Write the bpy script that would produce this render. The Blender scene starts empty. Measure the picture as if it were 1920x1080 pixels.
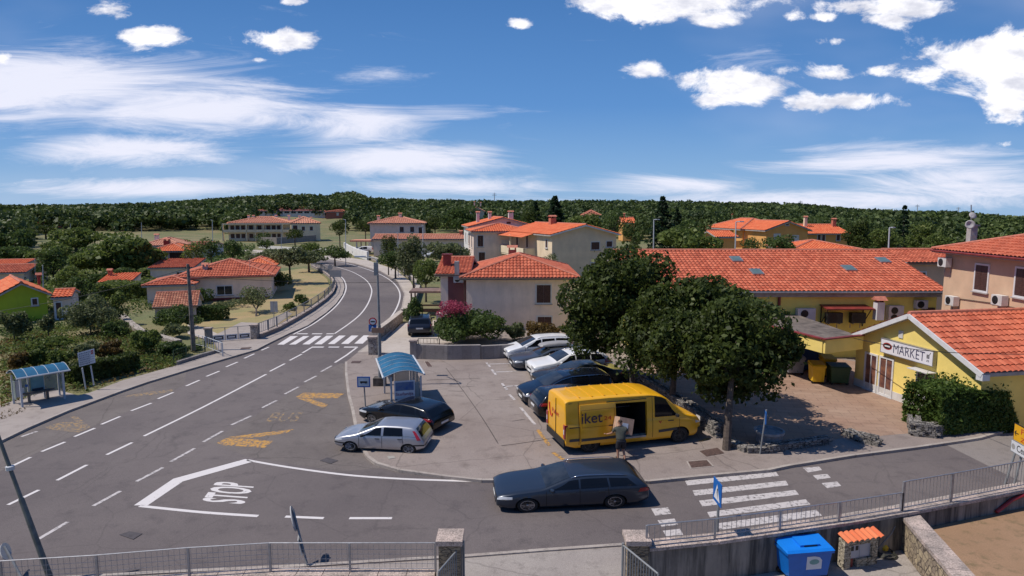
import bpy, bmesh, math, random
import numpy as np
from mathutils import Vector, Matrix
random.seed(7); rng = np.random.default_rng(11)
sc = bpy.context.scene
COL = sc.collection
R = math.radians
# ---------------------------------------------------------------- camera
CAM_H, F = 9.0, 1200.0; PITCH = math.atan(142.5 / F); K = F / 900.0        # focal length in pixels of the 1920 px wide photograph
cd = bpy.data.cameras.new("camera"); cam = bpy.data.objects.new("camera", cd); COL.objects.link(cam)
cam.location = (0, 0, CAM_H); cam.rotation_euler = (R(90) - PITCH, 0, 0)
cd.sensor_width = 36; cd.lens = 36 * F / 1920; cd.clip_start = 0.1; cd.clip_end = 6000
sc.camera = cam
CP, SP = math.cos(PITCH), math.sin(PITCH)
# ---------------------------------------------------------------- sun and sky
SUN_EL, SUN_AZ = R(57), R(-5)               # sun is on the left, slightly beyond the scene
sd = Vector((-math.cos(SUN_EL) * math.cos(SUN_AZ), math.cos(SUN_EL) * math.sin(SUN_AZ), math.sin(SUN_EL)))
sl = bpy.data.lights.new("sun", 'SUN'); sl.energy = 3.45; sl.angle = R(0.5); sl.color = (1.0, 0.93, 0.83)
so = bpy.data.objects.new("sun", sl); COL.objects.link(so)
so.rotation_euler = (-sd).to_track_quat('-Z', 'Y').to_euler()
sc.view_settings.view_transform = 'Standard'; sc.view_settings.look = 'None'
sc.view_settings.exposure = 0.36; sc.view_settings.gamma = 1.0; sc.view_settings.use_curve_mapping = False
sc.render.engine = 'CYCLES'
sc.cycles.max_bounces = 6; sc.cycles.diffuse_bounces = 3; sc.cycles.glossy_bounces = 3
sc.cycles.transparent_max_bounces = 12; sc.cycles.transmission_bounces = 4
sc.cycles.use_denoising = True

def pdir(px, py):
    """direction of a photograph pixel"""
    X = (px - 960) / F; Y = -(py - 540) / F
    return X, CP + Y * SP, -SP + Y * CP

def make_world():
    w = bpy.data.worlds.new("World"); sc.world = w; w.use_nodes = True
    nt = w.node_tree; N = nt.nodes; L = nt.links; N.clear()
    out = N.new('ShaderNodeOutputWorld'); bg = N.new('ShaderNodeBackground'); L.new(bg.outputs[0], out.inputs[0])
    sky = N.new('ShaderNodeTexSky'); sky.sky_type = 'NISHITA'; sky.sun_disc = False
    sky.sun_elevation = SUN_EL; sky.sun_rotation = math.atan2(sd.x, sd.y) % (2 * math.pi)
    sky.altitude = 0; sky.air_density = 1.0; sky.dust_density = 0.3; sky.ozone_density = 4.0
    def val(op, a, b=None, c=None):
        n = N.new('ShaderNodeMath'); n.operation = op
        for i, v in enumerate((a, b, c)):
            if v is None: continue
            if isinstance(v, (int, float)): n.inputs[i].default_value = v
            else: L.new(v, n.inputs[i])
        return n.outputs[0]
    def smooth(x, a, b):
        n = N.new('ShaderNodeMapRange'); n.interpolation_type = 'SMOOTHSTEP'; L.new(x, n.inputs[0])
        n.inputs[1].default_value = a; n.inputs[2].default_value = b; return n.outputs[0]
    tc = N.new('ShaderNodeTexCoord'); sp = N.new('ShaderNodeSeparateXYZ'); L.new(tc.outputs['Generated'], sp.inputs[0])
    yy = val('MAXIMUM', sp.outputs[1], 0.05)
    u = val('DIVIDE', sp.outputs[0], yy); v = val('DIVIDE', sp.outputs[2], yy)
    def noise(su, sv, scale, detail=6, rough=0.55, off=0.0, dist=0.0):
        cb = N.new('ShaderNodeCombineXYZ'); L.new(val('MULTIPLY', u, su), cb.inputs[0]); L.new(val('MULTIPLY', v, sv), cb.inputs[1])
        cb.inputs[2].default_value = off
        n = N.new('ShaderNodeTexNoise'); n.inputs['Scale'].default_value = scale; n.inputs['Detail'].default_value = detail
        n.inputs['Roughness'].default_value = rough; n.inputs['Distortion'].default_value = dist
        L.new(cb.outputs[0], n.inputs['Vector']); return n.outputs[0]
    puff = noise(1, 1.7, 8.0, 12, 0.66, 0, .3); wisp = noise(1, 6.5, 3.4, 12, 0.70, 3.0, 1.1); big = noise(1, 3.0, 1.6, 4, 0.5, 9.0)
    def blobs(lst):
        tot = None
        for px, py, rx, ry, s in lst:
            d = pdir(px, py); u0, v0 = d[0] / d[1], d[2] / d[1]
            k = 1 / F / d[1]
            a = val('MULTIPLY', val('SUBTRACT', u, u0), 1 / (rx * k)); b = val('MULTIPLY', val('SUBTRACT', v, v0), 1 / (ry * k))
            r2 = val('ADD', val('MULTIPLY', a, a), val('MULTIPLY', b, b))
            e = val('MULTIPLY', val('EXPONENT', val('MULTIPLY', r2, -1.0)), s)
            tot = e if tot is None else val('MAXIMUM', tot, e)
        return tot
    cum = [(1240, 8, 190, 36, 1.2), (1340, 34, 80, 28, 1.1), (1375, 160, 100, 36, 1.25), (1330, 182, 50, 20, 1), (1590, 188, 115, 22, 1.15),
           (1850, 115, 140, 58, 1.3), (1905, 160, 80, 60, 1.1), (1760, 130, 60, 40, .9), (1890, 75, 60, 45, 1), (525, 75, 88, 26, 1.1),
           (280, 66, 70, 18, .95), (210, 18, 60, 24, .8), (1210, 135, 52, 17, .72), (1560, 138, 90, 20, .85), (1470, 130, 60, 16, .7),
           (1690, 12, 150, 26, .95), (1660, 35, 60, 20, .8), (975, 45, 28, 14, .75), (550, 3, 40, 12, .9), (1570, 76, 38, 12, .75),
           (8, 105, 22, 16, .9), (1550, 32, 30, 12, .7), (1480, 30, 30, 14, .6), (1900, 225, 60, 18, .7), (1880, 270, 25, 9, .6), (1640, 135, 40, 14, .6), (480, 112, 30, 8, .6)]
    cir = [(60, 165, 360, 80, 1.25), (330, 200, 300, 62, 1.15), (520, 215, 200, 40, .9), (650, 235, 180, 42, 1.1), (760, 298, 230, 34, 1.25), (870, 290, 100, 26, 1.1), (240, 283, 200, 36, 1.25), (690, 300, 120, 30, 1.2), (880, 350, 260, 22, 1.05),
           (820, 210, 140, 22, .6), (250, 352, 300, 22, 1.0), (1250, 348, 220, 24, 1.0), (1660, 300, 230, 36, 1.0), (1800, 345, 240, 44, 1.1), (1550, 375, 560, 24, 1.0),
           (700, 145, 110, 20, .65), (300, 110, 300, 50, .5), (950, 205, 90, 18, .35), (1400, 110, 140, 40, .3), (60, 340, 40, 8, .6), (900, 375, 900, 12, .6)]
    bc = blobs(cum); bi = blobs(cir)
    mc = smooth(val('ADD', bc, val('MULTIPLY', val('SUBTRACT', puff, 0.5), 2.6)), 0.42, 0.80)
    mi = val('MULTIPLY', smooth(val('ADD', bi, val('MULTIPLY', val('SUBTRACT', wisp, 0.5), 2.1)), 0.26, 1.25), 0.95)
    back = val('MULTIPLY', smooth(big, 0.5, 0.8), 0.22)
    mi = val('MAXIMUM', mi, back)
    mix1 = N.new('ShaderNodeMix'); mix1.data_type = 'RGBA'; L.new(mi, mix1.inputs['Factor'])
    hs = N.new('ShaderNodeHueSaturation'); hs.inputs['Saturation'].default_value = 1.12; hs.inputs['Value'].default_value = 1.0
    L.new(sky.outputs[0], hs.inputs['Color'])
    lowair = N.new('ShaderNodeMix'); lowair.data_type = 'RGBA'; lowair.inputs['Factor'].default_value = 0.85
    hz = N.new('ShaderNodeValToRGB'); L.new(v, hz.inputs[0]); e = hz.color_ramp.elements
    e[0].position = 0.0; e[0].color = (0.25, 0.45, 0.74, 1); e[1].position = 0.45; e[1].color = (0.030, 0.125, 0.37, 1); k = e.new(0.16); k.color = (0.095, 0.26, 0.60, 1)
    sc_ = N.new('ShaderNodeMix'); sc_.data_type = 'RGBA'; sc_.blend_type = 'MULTIPLY'; sc_.inputs['Factor'].default_value = 1; L.new(hz.outputs[0], sc_.inputs['A']); sc_.inputs['B'].default_value = (9, 9, 9, 1)
    L.new(hs.outputs[0], lowair.inputs['A']); L.new(sc_.outputs['Result'], lowair.inputs['B'])
    L.new(lowair.outputs['Result'], mix1.inputs['A']); mix1.inputs['B'].default_value = (7.6, 7.7, 8.8, 1)
    puff2 = noise(1, 2.2, 13.0, 8, 0.6, 5.0)
    cr = N.new('ShaderNodeMix'); cr.data_type = 'RGBA'; L.new(val('MULTIPLY', smooth(puff2, 0.42, 0.66), 0.75), cr.inputs['Factor'])
    cr.inputs['A'].default_value = (9.6, 9.5, 9.9, 1); cr.inputs['B'].default_value = (5.2, 5.4, 6.4, 1)
    mix2 = N.new('ShaderNodeMix'); mix2.data_type = 'RGBA'; L.new(mc, mix2.inputs['Factor'])
    L.new(mix1.outputs['Result'], mix2.inputs['A']); L.new(cr.outputs['Result'], mix2.inputs['B'])
    L.new(mix2.outputs['Result'], bg.inputs['Color']); bg.inputs['Strength'].default_value = 0.09
make_world()

# ---------------------------------------------------------------- pixel -> place helpers
def G(px, py, z=0.0):
    """the point of the plane at height z seen at a photograph pixel"""
    d = pdir(px, py); t = (z - CAM_H) / d[2]
    return Vector((d[0] * t, d[1] * t, z))
def AT(px, py, D):
    """the point seen at a pixel, D depth units (K metres each) ahead"""
    D = D * K
    d = pdir(px, py); t = D / d[1]
    return Vector((d[0] * t, D, CAM_H + d[2] * t))
# ---------------------------------------------------------------- materials
MATS = {}
def mat(name, col, rough=0.8, var=0.12, scale=3.0, bump=0.0, bscale=None, metal=0.0, col2=None, spec=None, coat=0.0, detail=5, alpha=None):
    if name in MATS: return MATS[name]
    m = bpy.data.materials.new(name); m.use_nodes = True; MATS[name] = m
    nt = m.node_tree; N = nt.nodes; L = nt.links; b = N['Principled BSDF']
    b.inputs['Roughness'].default_value = rough; b.inputs['Metallic'].default_value = metal
    if spec is not None: b.inputs['Specular IOR Level'].default_value = spec
    if coat: b.inputs['Coat Weight'].default_value = coat; b.inputs['Coat Roughness'].default_value = 0.05
    if alpha is not None: b.inputs['Alpha'].default_value = alpha
    tc = N.new('ShaderNodeTexCoord'); no = N.new('ShaderNodeTexNoise'); L.new(tc.outputs['Object'], no.inputs['Vector'])
    no.inputs['Scale'].default_value = scale; no.inputs['Detail'].default_value = detail; no.inputs['Roughness'].default_value = 0.6
    ra = N.new('ShaderNodeValToRGB'); L.new(no.outputs[0], ra.inputs[0])
    c2 = col2 if col2 else tuple(max(0, c * (1 - 2 * var)) for c in col)
    c1 = col if col2 else tuple(min(1, c * (1 + var)) for c in col)
    ra.color_ramp.elements[0].position = 0.3; ra.color_ramp.elements[0].color = (*c2, 1)
    ra.color_ramp.elements[1].position = 0.7; ra.color_ramp.elements[1].color = (*c1, 1)
    L.new(ra.outputs[0], b.inputs['Base Color'])
    if bump:
        n2 = N.new('ShaderNodeTexNoise'); L.new(tc.outputs['Object'], n2.inputs['Vector']); n2.inputs['Scale'].default_value = bscale or scale * 8
        n2.inputs['Detail'].default_value = 4
        bp = N.new('ShaderNodeBump'); bp.inputs['Strength'].default_value = bump; bp.inputs['Distance'].default_value = 0.03
        L.new(n2.outputs[0], bp.inputs['Height']); L.new(bp.outputs[0], b.inputs['Normal'])
    return m

def nodes_of(m):
    return m.node_tree.nodes, m.node_tree.links, m.node_tree.nodes['Principled BSDF']

def layered(name, base, dark, light, s1=0.25, s2=6.0, grain=60.0, gamt=0.35, rough=0.9, streak=None, crack=0.0, bump=0.25):
    """worn ground surface: broad patches, mid stains, fine grain, optional cracks"""
    if name in MATS: return MATS[name]
    m = bpy.data.materials.new(name); m.use_nodes = True; MATS[name] = m
    N, L, b = nodes_of(m); b.inputs['Roughness'].default_value = rough
    tc = N.new('ShaderNodeTexCoord')
    def no(s, d=5, r=0.6, dist=0):
        n = N.new('ShaderNodeTexNoise'); L.new(tc.outputs['Object'], n.inputs['Vector']); n.inputs['Scale'].default_value = s
        n.inputs['Detail'].default_value = d; n.inputs['Roughness'].default_value = r; n.inputs['Distortion'].default_value = dist; return n.outputs[0]
    def ramp(x, a, ca, bb, cb):
        r = N.new('ShaderNodeValToRGB'); L.new(x, r.inputs[0]); e = r.color_ramp.elements
        e[0].position = a; e[0].color = (*ca, 1); e[1].position = bb; e[1].color = (*cb, 1); return r.outputs[0]
    def mix(f, a, bb, mode='MIX'):
        n = N.new('ShaderNodeMix'); n.data_type = 'RGBA'; n.blend_type = mode
        if isinstance(f, float): n.inputs['Factor'].default_value = f
        else: L.new(f, n.inputs['Factor'])
        for k, v in (('A', a), ('B', bb)):
            if isinstance(v, tuple): n.inputs[k].default_value = (*v, 1)
            else: L.new(v, n.inputs[k])
        return n.outputs['Result']
    c = mix(ramp(no(s1, 4), 0.35, (0, 0, 0), 0.65, (1, 1, 1)), base, light)
    c = mix(ramp(no(s2, 6, 0.7), 0.52, (0, 0, 0), 0.75, (.8, .8, .8)), c, dark)
    g = ramp(no(grain, 3, 0.7), 0.3, (1 - gamt,) * 3, 0.7, (1 + gamt * .6,) * 3)
    c = mix(1.0, c, g, 'MULTIPLY')
    if crack:
        vo = N.new('ShaderNodeTexVoronoi'); vo.feature = 'DISTANCE_TO_EDGE'; vo.inputs['Scale'].default_value = 0.35
        mp = N.new('ShaderNodeMix'); mp.data_type = 'VECTOR'; mp.inputs['Factor'].default_value = 0.25
        n2 = N.new('ShaderNodeTexNoise'); n2.inputs['Scale'].default_value = 1.2; n2.inputs['Detail'].default_value = 6
        L.new(tc.outputs['Object'], n2.inputs['Vector']); L.new(tc.outputs['Object'], mp.inputs['A']); L.new(n2.outputs['Color'], mp.inputs['B'])
        L.new(mp.outputs['Result'], vo.inputs['Vector'])
        r = ramp(vo.outputs[0], 0.0, (crack,) * 3, 0.008, (0, 0, 0))
        c = mix(r, c, tuple(x * .45 for x in dark))
    L.new(c, b.inputs['Base Color'])
    bp = N.new('ShaderNodeBump'); bp.inputs['Strength'].default_value = bump; bp.inputs['Distance'].default_value = 0.02
    L.new(no(grain, 3, .7), bp.inputs['Height']); L.new(bp.outputs[0], b.inputs['Normal'])
    return m

def leafmat(name, c1, c2, c3=None, trans=0.45):
    """foliage: colour varies leaf by leaf and clump by clump"""
    if name in MATS: return MATS[name]
    m = bpy.data.materials.new(name); m.use_nodes = True; MATS[name] = m
    nt = m.node_tree; N = nt.nodes; L = nt.links; N.clear()
    out = N.new('ShaderNodeOutputMaterial'); geo = N.new('ShaderNodeNewGeometry'); tc = N.new('ShaderNodeTexCoord')
    no = N.new('ShaderNodeTexNoise'); no.inputs['Scale'].default_value = 1.3; no.inputs['Detail'].default_value = 3; L.new(tc.outputs['Object'], no.inputs['Vector'])
    ad = N.new('ShaderNodeMath'); ad.operation = 'MULTIPLY_ADD'; L.new(geo.outputs['Random Per Island'], ad.inputs[0]); ad.inputs[1].default_value = 0.42
    sb = N.new('ShaderNodeMath'); sb.operation = 'MULTIPLY_ADD'; L.new(no.outputs[0], sb.inputs[0]); sb.inputs[1].default_value = 1.2; sb.inputs[2].default_value = -0.35
    L.new(sb.outputs[0], ad.inputs[2])
    ra = N.new('ShaderNodeValToRGB'); L.new(ad.outputs[0], ra.inputs[0]); e = ra.color_ramp.elements
    e[0].position = 0.2; e[0].color = (*c1, 1); e[1].position = 0.75; e[1].color = (*c2, 1)
    if c3: k = e.new(0.97); k.color = (*c3, 1)
    d = N.new('ShaderNodeBsdfPrincipled'); d.inputs['Roughness'].default_value = 0.55; d.inputs['Specular IOR Level'].default_value = 0.3
    t = N.new('ShaderNodeBsdfTranslucent'); mx = N.new('ShaderNodeMixShader'); mx.inputs[0].default_value = trans
    L.new(ra.outputs[0], d.inputs['Base Color']); L.new(ra.outputs[0], t.inputs['Color'])
    L.new(d.outputs[0], mx.inputs[1]); L.new(t.outputs[0], mx.inputs[2]); L.new(mx.outputs[0], out.inputs[0])
    return m

# ---------------------------------------------------------------- mesh helpers
class MB:
    """collects verts and faces, then links them as ONE mesh object"""
    def __init__(s): s.v = []; s.f = []
    def add(s, vs, fs):
        o = len(s.v); s.v += [tuple(p) for p in vs]; s.f += [tuple(i + o for i in f) for f in fs]; return s
    def box(s, x0, y0, z0, x1, y1, z1, M=None):
        vs = [Vector((x, y, z)) for z in (z0, z1) for y in (y0, y1) for x in (x0, x1)]
        if M is not None: vs = [M @ p for p in vs]
        return s.add(vs, [(0, 2, 3, 1), (4, 5, 7, 6), (0, 1, 5, 4), (2, 6, 7, 3), (0, 4, 6, 2), (1, 3, 7, 5)])
    def prism(s, pts, z0, z1, M=None):
        """polygon (xy, counter-clockwise) extruded from z0 to z1"""
        n = len(pts)
        vs = [Vector((p[0], p[1], z0)) for p in pts] + [Vector((p[0], p[1], z1)) for p in pts]
        if M is not None: vs = [M @ p for p in vs]
        return s.add(vs, [tuple(range(n - 1, -1, -1)), tuple(range(n, 2 * n))] + [(i, (i + 1) % n, n + (i + 1) % n, n + i) for i in range(n)])
    def tube(s, pts, r, n=8, r2=None, caps=True):
        pts = [Vector(p) for p in pts]; m = len(pts); rings = []
        for i, p in enumerate(pts):
            t = (pts[min(i + 1, m - 1)] - pts[max(i - 1, 0)]).normalized()
            a = t.orthogonal().normalized() if i == 0 else (a0 - t * a0.dot(t)).normalized()
            a0 = a; b = t.cross(a)
            rr = r if r2 is None else r + (r2 - r) * i / (m - 1)
            rings.append([p + (a * math.cos(2 * math.pi * k / n) + b * math.sin(2 * math.pi * k / n)) * rr for k in range(n)])
        vs = [q for ring in rings for q in ring]
        fs = [(i * n + k, i * n + (k + 1) % n, (i + 1) * n + (k + 1) % n, (i + 1) * n + k) for i in range(m - 1) for k in range(n)]
        if caps: fs += [tuple(range(n - 1, -1, -1)), tuple((m - 1) * n + k for k in range(n))]
        return s.add(vs, fs)
    def beam(s, p, q, w, h):
        p = Vector(p); q = Vector(q); t = (q - p).normalized(); up = Vector((0, 0, 1)) if abs(t.z) < 0.95 else Vector((0, 1, 0))
        a = t.cross(up).normalized() * w / 2; b = a.cross(t).normalized() * h / 2
        vs = [e + sa * a + sb * b for e in (p, q) for sa, sb in ((-1, -1), (1, -1), (1, 1), (-1, 1))]
        return s.add(vs, [(0, 1, 2, 3), (7, 6, 5, 4), (0, 4, 5, 1), (1, 5, 6, 2), (2, 6, 7, 3), (3, 7, 4, 0)])
    def quad(s, a, b, c, d): return s.add([a, b, c, d], [(0, 1, 2, 3)])
    def lathe(s, prof, n=16, M=None):
        vs = [Vector((r * math.cos(2 * math.pi * k / n), r * math.sin(2 * math.pi * k / n), z)) for r, z in prof for k in range(n)]
        if M is not None: vs = [M @ p for p in vs]
        m = len(prof)
        fs = [(i * n + k, i * n + (k + 1) % n, (i + 1) * n + (k + 1) % n, (i + 1) * n + k) for i in range(m - 1) for k in range(n)]
        fs += [tuple(range(n - 1, -1, -1)), tuple((m - 1) * n + k for k in range(n))]
        return s.add(vs, fs)
    def build(s, name, m, parent=None, smooth=False, angle=None):
        me = bpy.data.meshes.new(name); me.from_pydata(s.v, [], s.f); me.update()
        if m is not None: me.materials.append(m)
        if smooth:
            me.polygons.foreach_set('use_smooth', [True] * len(me.polygons))
            if angle: me.set_sharp_from_angle(angle=R(angle))
        o = bpy.data.objects.new(name, me); COL.objects.link(o)
        if parent is not None: o.parent = parent
        return o
def fast_mesh(name, verts, nper, m, parent=None, smooth=False):
    """verts (k*nper,3): k separate polygons of nper corners"""
    me = bpy.data.meshes.new(name); nv = len(verts); nf = nv // nper
    me.vertices.add(nv); me.vertices.foreach_set('co', np.asarray(verts, dtype=np.float32).ravel())
    me.loops.add(nv); me.loops.foreach_set('vertex_index', np.arange(nv, dtype=np.int32))
    me.polygons.add(nf); me.polygons.foreach_set('loop_start', np.arange(0, nv, nper, dtype=np.int32))
    me.polygons.foreach_set('loop_total', np.full(nf, nper, dtype=np.int32))
    me.update(calc_edges=True)
    if m: me.materials.append(m)
    o = bpy.data.objects.new(name, me); COL.objects.link(o)
    if parent is not None: o.parent = parent
    return o
def tag(o, label=None, cat=None, group=None, kind=None):
    if label: o['label'] = label
    if cat: o['category'] = cat
    if group: o['group'] = group
    if kind: o['kind'] = kind
    return o
def empty(name, loc=(0, 0, 0), rz=0.0, label=None, cat=None, group=None):
    o = bpy.data.objects.new(name, None); COL.objects.link(o); o.location = loc; o.rotation_euler = (0, 0, rz); o.empty_display_size = 0.2
    return tag(o, label, cat, group)
def kids(o): return [c for c in o.children]
def copy_tree(o, parent=None):
    c = o.copy(); COL.objects.link(c)
    if parent is not None: c.parent = parent
    for ch in list(o.children): copy_tree(ch, c)
    return c
def text_mesh(body, size=1.0, bold=0.0):
    """letters of the default font as verts and faces in the xy plane, centred"""
    cu = bpy.data.curves.new("lettering", 'FONT'); cu.body = body; cu.size = size; cu.align_x = 'CENTER'; cu.align_y = 'CENTER'; cu.offset = bold; cu.resolution_u = 3
    o = bpy.data.objects.new("lettering", cu); COL.objects.link(o)
    dg = bpy.context.evaluated_depsgraph_get(); me = bpy.data.meshes.new_from_object(o.evaluated_get(dg))
    vs = [v.co.copy() for v in me.vertices]; fs = [tuple(p.vertices) for p in me.polygons]
    bpy.data.objects.remove(o); bpy.data.curves.remove(cu); bpy.data.meshes.remove(me)
    return vs, fs
def fit_text(body, bold=0.0):
    vs, fs = text_mesh(body, 1.0, bold)
    x0 = min(v.x for v in vs); x1 = max(v.x for v in vs); y0 = min(v.y for v in vs); y1 = max(v.y for v in vs)
    return [((v.x - x0) / (x1 - x0), (v.y - y0) / (y1 - y0)) for v in vs], fs
def text_on(mb, body, o, ux, uy, bold=0.0):
    """letters stretched over the parallelogram o, o+ux, o+uy"""
    vs, fs = fit_text(body, bold); o = Vector(o); ux = Vector(ux); uy = Vector(uy)
    return mb.add([o + ux * a + uy * b for a, b in vs], fs)
# ================================================================ terrain
RIDGE = [(-400, 392), (0, 386), (150, 385), (300, 381), (450, 370), (560, 365), (620, 366), (655, 357), (690, 368), (760, 372), (900, 374), (1050, 374), (1240, 376),
         (1400, 380), (1500, 383), (1600, 392), (1700, 395), (1800, 396), (1900, 403), (2300, 408)]
NEAR = [(-1.4, 150), (-0.9, 170), (-0.6, 190), (-0.3, 200), (0.0, 185), (0.25, 165), (0.5, 120), (0.8, 100), (1.4, 90)]
def lerp_tab(t, x):
    if x <= t[0][0]: return t[0][1]
    for (a, b), (c, d) in zip(t, t[1:]):
        if x <= c: return b + (d - b) * (x - a) / (c - a)
    return t[-1][1]
def terrain(x, y):
    if y < 80: return 0.0
    y = y / K; u = x / y; r = math.hypot(x, y); n = lerp_tab(NEAR, u)
    px = 960 + u * 900; ry = lerp_tab(RIDGE, px)
    D = 400.0
    top = AT(px, ry + 2.5, D).z - 7.0
    t = (r - n) / (D - n); t = max(0.0, min(1.0, t)); t = t * t * (3 - 2 * t) * 0.65 + t * 0.35
    h = top * t
    if r > 430: h -= (r - 430) * 0.03
    return h
mb = MB(); xs = list(range(-1000, 1001, 10)); ys = [-80, -40, 0, 30, 60] + list(range(80, 700, 8)) + list(range(720, 1500, 60))
nx = len(xs)
mb.add([(x, y, terrain(x, y) + (-0.03 if y < 70 else (math.sin(x * .07) * math.cos(y * .05)) * .3 * (y > 140) - .03)) for y in ys for x in xs],
       [(j * nx + i, j * nx + i + 1, (j + 1) * nx + i + 1, (j + 1) * nx + i) for j in range(len(ys) - 1) for i in range(nx - 1)])
M_dry = layered('dry_grass_ground', (0.24, 0.19, 0.09), (0.13, 0.12, 0.05), (0.11, 0.14, 0.045), 0.12, 1.6, 18, 0.5)
tag(mb.build('ground', M_dry, smooth=True), kind='structure')

M_asph = layered('road_asphalt', (0.116, 0.096, 0.096), (0.080, 0.066, 0.068), (0.165, 0.138, 0.132), 0.11, 1.3, 70, 0.5, 0.88, crack=0.25)
M_asph2 = layered('old_pale_asphalt', (0.20, 0.175, 0.16), (0.15, 0.13, 0.12), (0.24, 0.21, 0.195), 0.2, 3, 60, 0.3)
M_pave = layered('pavement_concrete', (0.240, 0.193, 0.172), (0.15, 0.118, 0.104), (0.30, 0.25, 0.225), 0.22, 1.4, 55, 0.38, crack=0.5)
M_drive = layered('driveway_concrete', (0.42, 0.36, 0.31), (0.30, 0.25, 0.21), (0.48, 0.42, 0.37), 0.4, 2.5, 40, 0.2)
M_walk = layered('footway_concrete', (0.30, 0.255, 0.23), (0.2, 0.165, 0.15), (0.36, 0.31, 0.28), 0.5, 2.5, 50, 0.25)
M_kerb = layered('kerb_stone', (0.33, 0.28, 0.25), (0.12, 0.10, 0.09), (0.42, 0.37, 0.33), 0.8, 4, 40, 0.3)
M_plaza = layered('plaza_flags', (0.33, 0.205, 0.145), (0.22, 0.14, 0.10), (0.38, 0.26, 0.19), 0.35, 2.0, 40, 0.25)
def flag_joints(m, sx, sy, dark=0.55, rot=12):
    N, L, b = nodes_of(m); src = b.inputs['Base Color'].links[0].from_socket
    tc = N.new('ShaderNodeTexCoord'); mp = N.new('ShaderNodeMapping'); L.new(tc.outputs['Object'], mp.inputs['Vector']); mp.inputs['Rotation'].default_value = (0, 0, R(rot))
    br = N.new('ShaderNodeTexBrick'); L.new(mp.outputs[0], br.inputs['Vector']); br.inputs['Scale'].default_value = 1
    br.inputs['Brick Width'].default_value = sx; br.inputs['Row Height'].default_value = sy; br.inputs['Mortar Size'].default_value = 0.012
    br.inputs['Color1'].default_value = (1, 1, 1, 1); br.inputs['Color2'].default_value = (.86, .84, .82, 1); br.inputs['Mortar'].default_value = (dark,) * 3 + (1,)
    mx = N.new('ShaderNodeMix'); mx.data_type = 'RGBA'; mx.blend_type = 'MULTIPLY'; mx.inputs['Factor'].default_value = 1
    L.new(src, mx.inputs['A']); L.new(br.outputs[0], mx.inputs['B']); L.new(mx.outputs['Result'], b.inputs['Base Color'])
flag_joints(M_plaza, 0.9, 0.45)
LK = [(-260, 950), (-120, 884), (0, 826), (50, 802), (125, 770), (225, 733), (275, 716), (350, 693), (425, 671), (480, 655), (499, 645), (540, 625), (575, 610), (610, 586),
      (628, 570), (641, 552), (645, 538), (641, 525), (632, 516), (618, 507), (600, 498), (577, 491), (520, 482), (440, 475)]
RK = [(440, 471), (520, 476), (577, 483), (625, 487), (667, 494), (714, 508), (746, 527), (759, 550), (754, 577), (730, 609), (703, 638), (672, 660), (649, 678), (649, 698), (654, 740),
      (661, 765), (668, 802), (678, 835), (690, 855), (706, 867), (750, 880), (837, 892), (904, 899), (960, 899), (1090, 902), (1218, 901), (1317, 891), (1440, 880), (1478, 872), (1597, 853),
      (1715, 838), (1798, 826), (1836, 820), (1900, 802), (1990, 780), (2200, 735)]
BK = [(2200, 850), (1920, 905), (1700, 946), (1500, 980), (1345, 1001), (1166, 1021), (1020, 1031), (878, 1042), (740, 1050), (662, 1055), (560, 1061), (300, 1073), (0, 1090), (-260, 1110)]
def gp(lst, z): return [G(a, b, z) for a, b in lst]
def sheet(name, pts, z, m, parent=None, thick=0.0):
    P = [(p.x, p.y) for p in gp(pts, z)]
    a = sum(P[i][0] * P[(i + 1) % len(P)][1] - P[(i + 1) % len(P)][0] * P[i][1] for i in range(len(P)))
    if a < 0: P.reverse()
    q = MB()
    if thick: q.prism(P, z - thick, z)
    else: q.add([(x, y, z) for x, y in P], [tuple(range(len(P)))])
    o = q.build(name, m, parent)
    if parent is None: tag(o, kind='structure')
    return o
road = sheet('road', LK + RK + BK, 0.004, M_asph)
M_bay = layered('worn_bay_asphalt', (0.138, 0.115, 0.107), (0.09, 0.074, 0.072), (0.175, 0.148, 0.136), 0.35, 1.6, 60, 0.5, 0.92, crack=0.5)
sheet('bus_bay', [(606, 697), (640, 681), (649, 683), (649, 698), (654, 740), (661, 765), (668, 802), (678, 835), (690, 855), (704, 867), (712, 878), (640, 884), (560, 872), (466, 856), (388, 829), (420, 812), (475, 782), (530, 746)], 0.006, M_bay)
sheet('bus_bay', [(0, 829), (50, 804), (125, 772), (225, 735), (275, 718), (350, 695), (345, 722), (284, 752), (190, 793), (100, 834), (30, 868), (0, 884)], 0.006, M_bay)
sheet('side_road', [(1768, 831), (1798, 826), (1836, 820), (1900, 802), (1990, 780), (2200, 735), (2200, 850), (1920, 905), (1858, 876)], 0.008, M_asph2)
RP = RK[11:]
sheet('pavement', [(703, 638)] + RP + [(2300, 640), (1500, 600), (900, 600), (720, 622)], 0.10, M_pave, thick=0.2)
sheet('footway', RK[:12] + [(690, 659), (716, 640), (746, 607), (768, 575), (778, 545), (770, 528), (742, 506), (690, 488), (640, 481), (577, 477), (520, 471), (440, 466)], 0.104, M_drive, thick=0.2)
sheet('footway', LK[:22] + [(596, 503), (612, 513), (622, 521), (629, 530), (631, 543), (621, 556), (597, 574), (560, 597), (508, 620), (500, 606), (452, 604), (395, 632), (410, 655), (388, 668), (320, 688), (230, 713), (166, 737), (146, 741), (95, 728), (0, 760),
                       (-130, 810), (-260, 880)], 0.10, M_walk, thick=0.2)
sheet('plaza', [(1186, 712), (1262, 752), (1352, 815), (1400, 838), (1430, 846), (1490, 838), (1545, 829), (1592, 818), (1640, 818), (1708, 812), (1760, 800), (1760, 700), (1480, 660), (1190, 660)], 0.104, M_plaza)
sheet('driveway', [(700, 658), (717, 643), (752, 607), (800, 600), (840, 600), (872, 640), (790, 645), (774, 668)], 0.106, M_drive)
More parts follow.
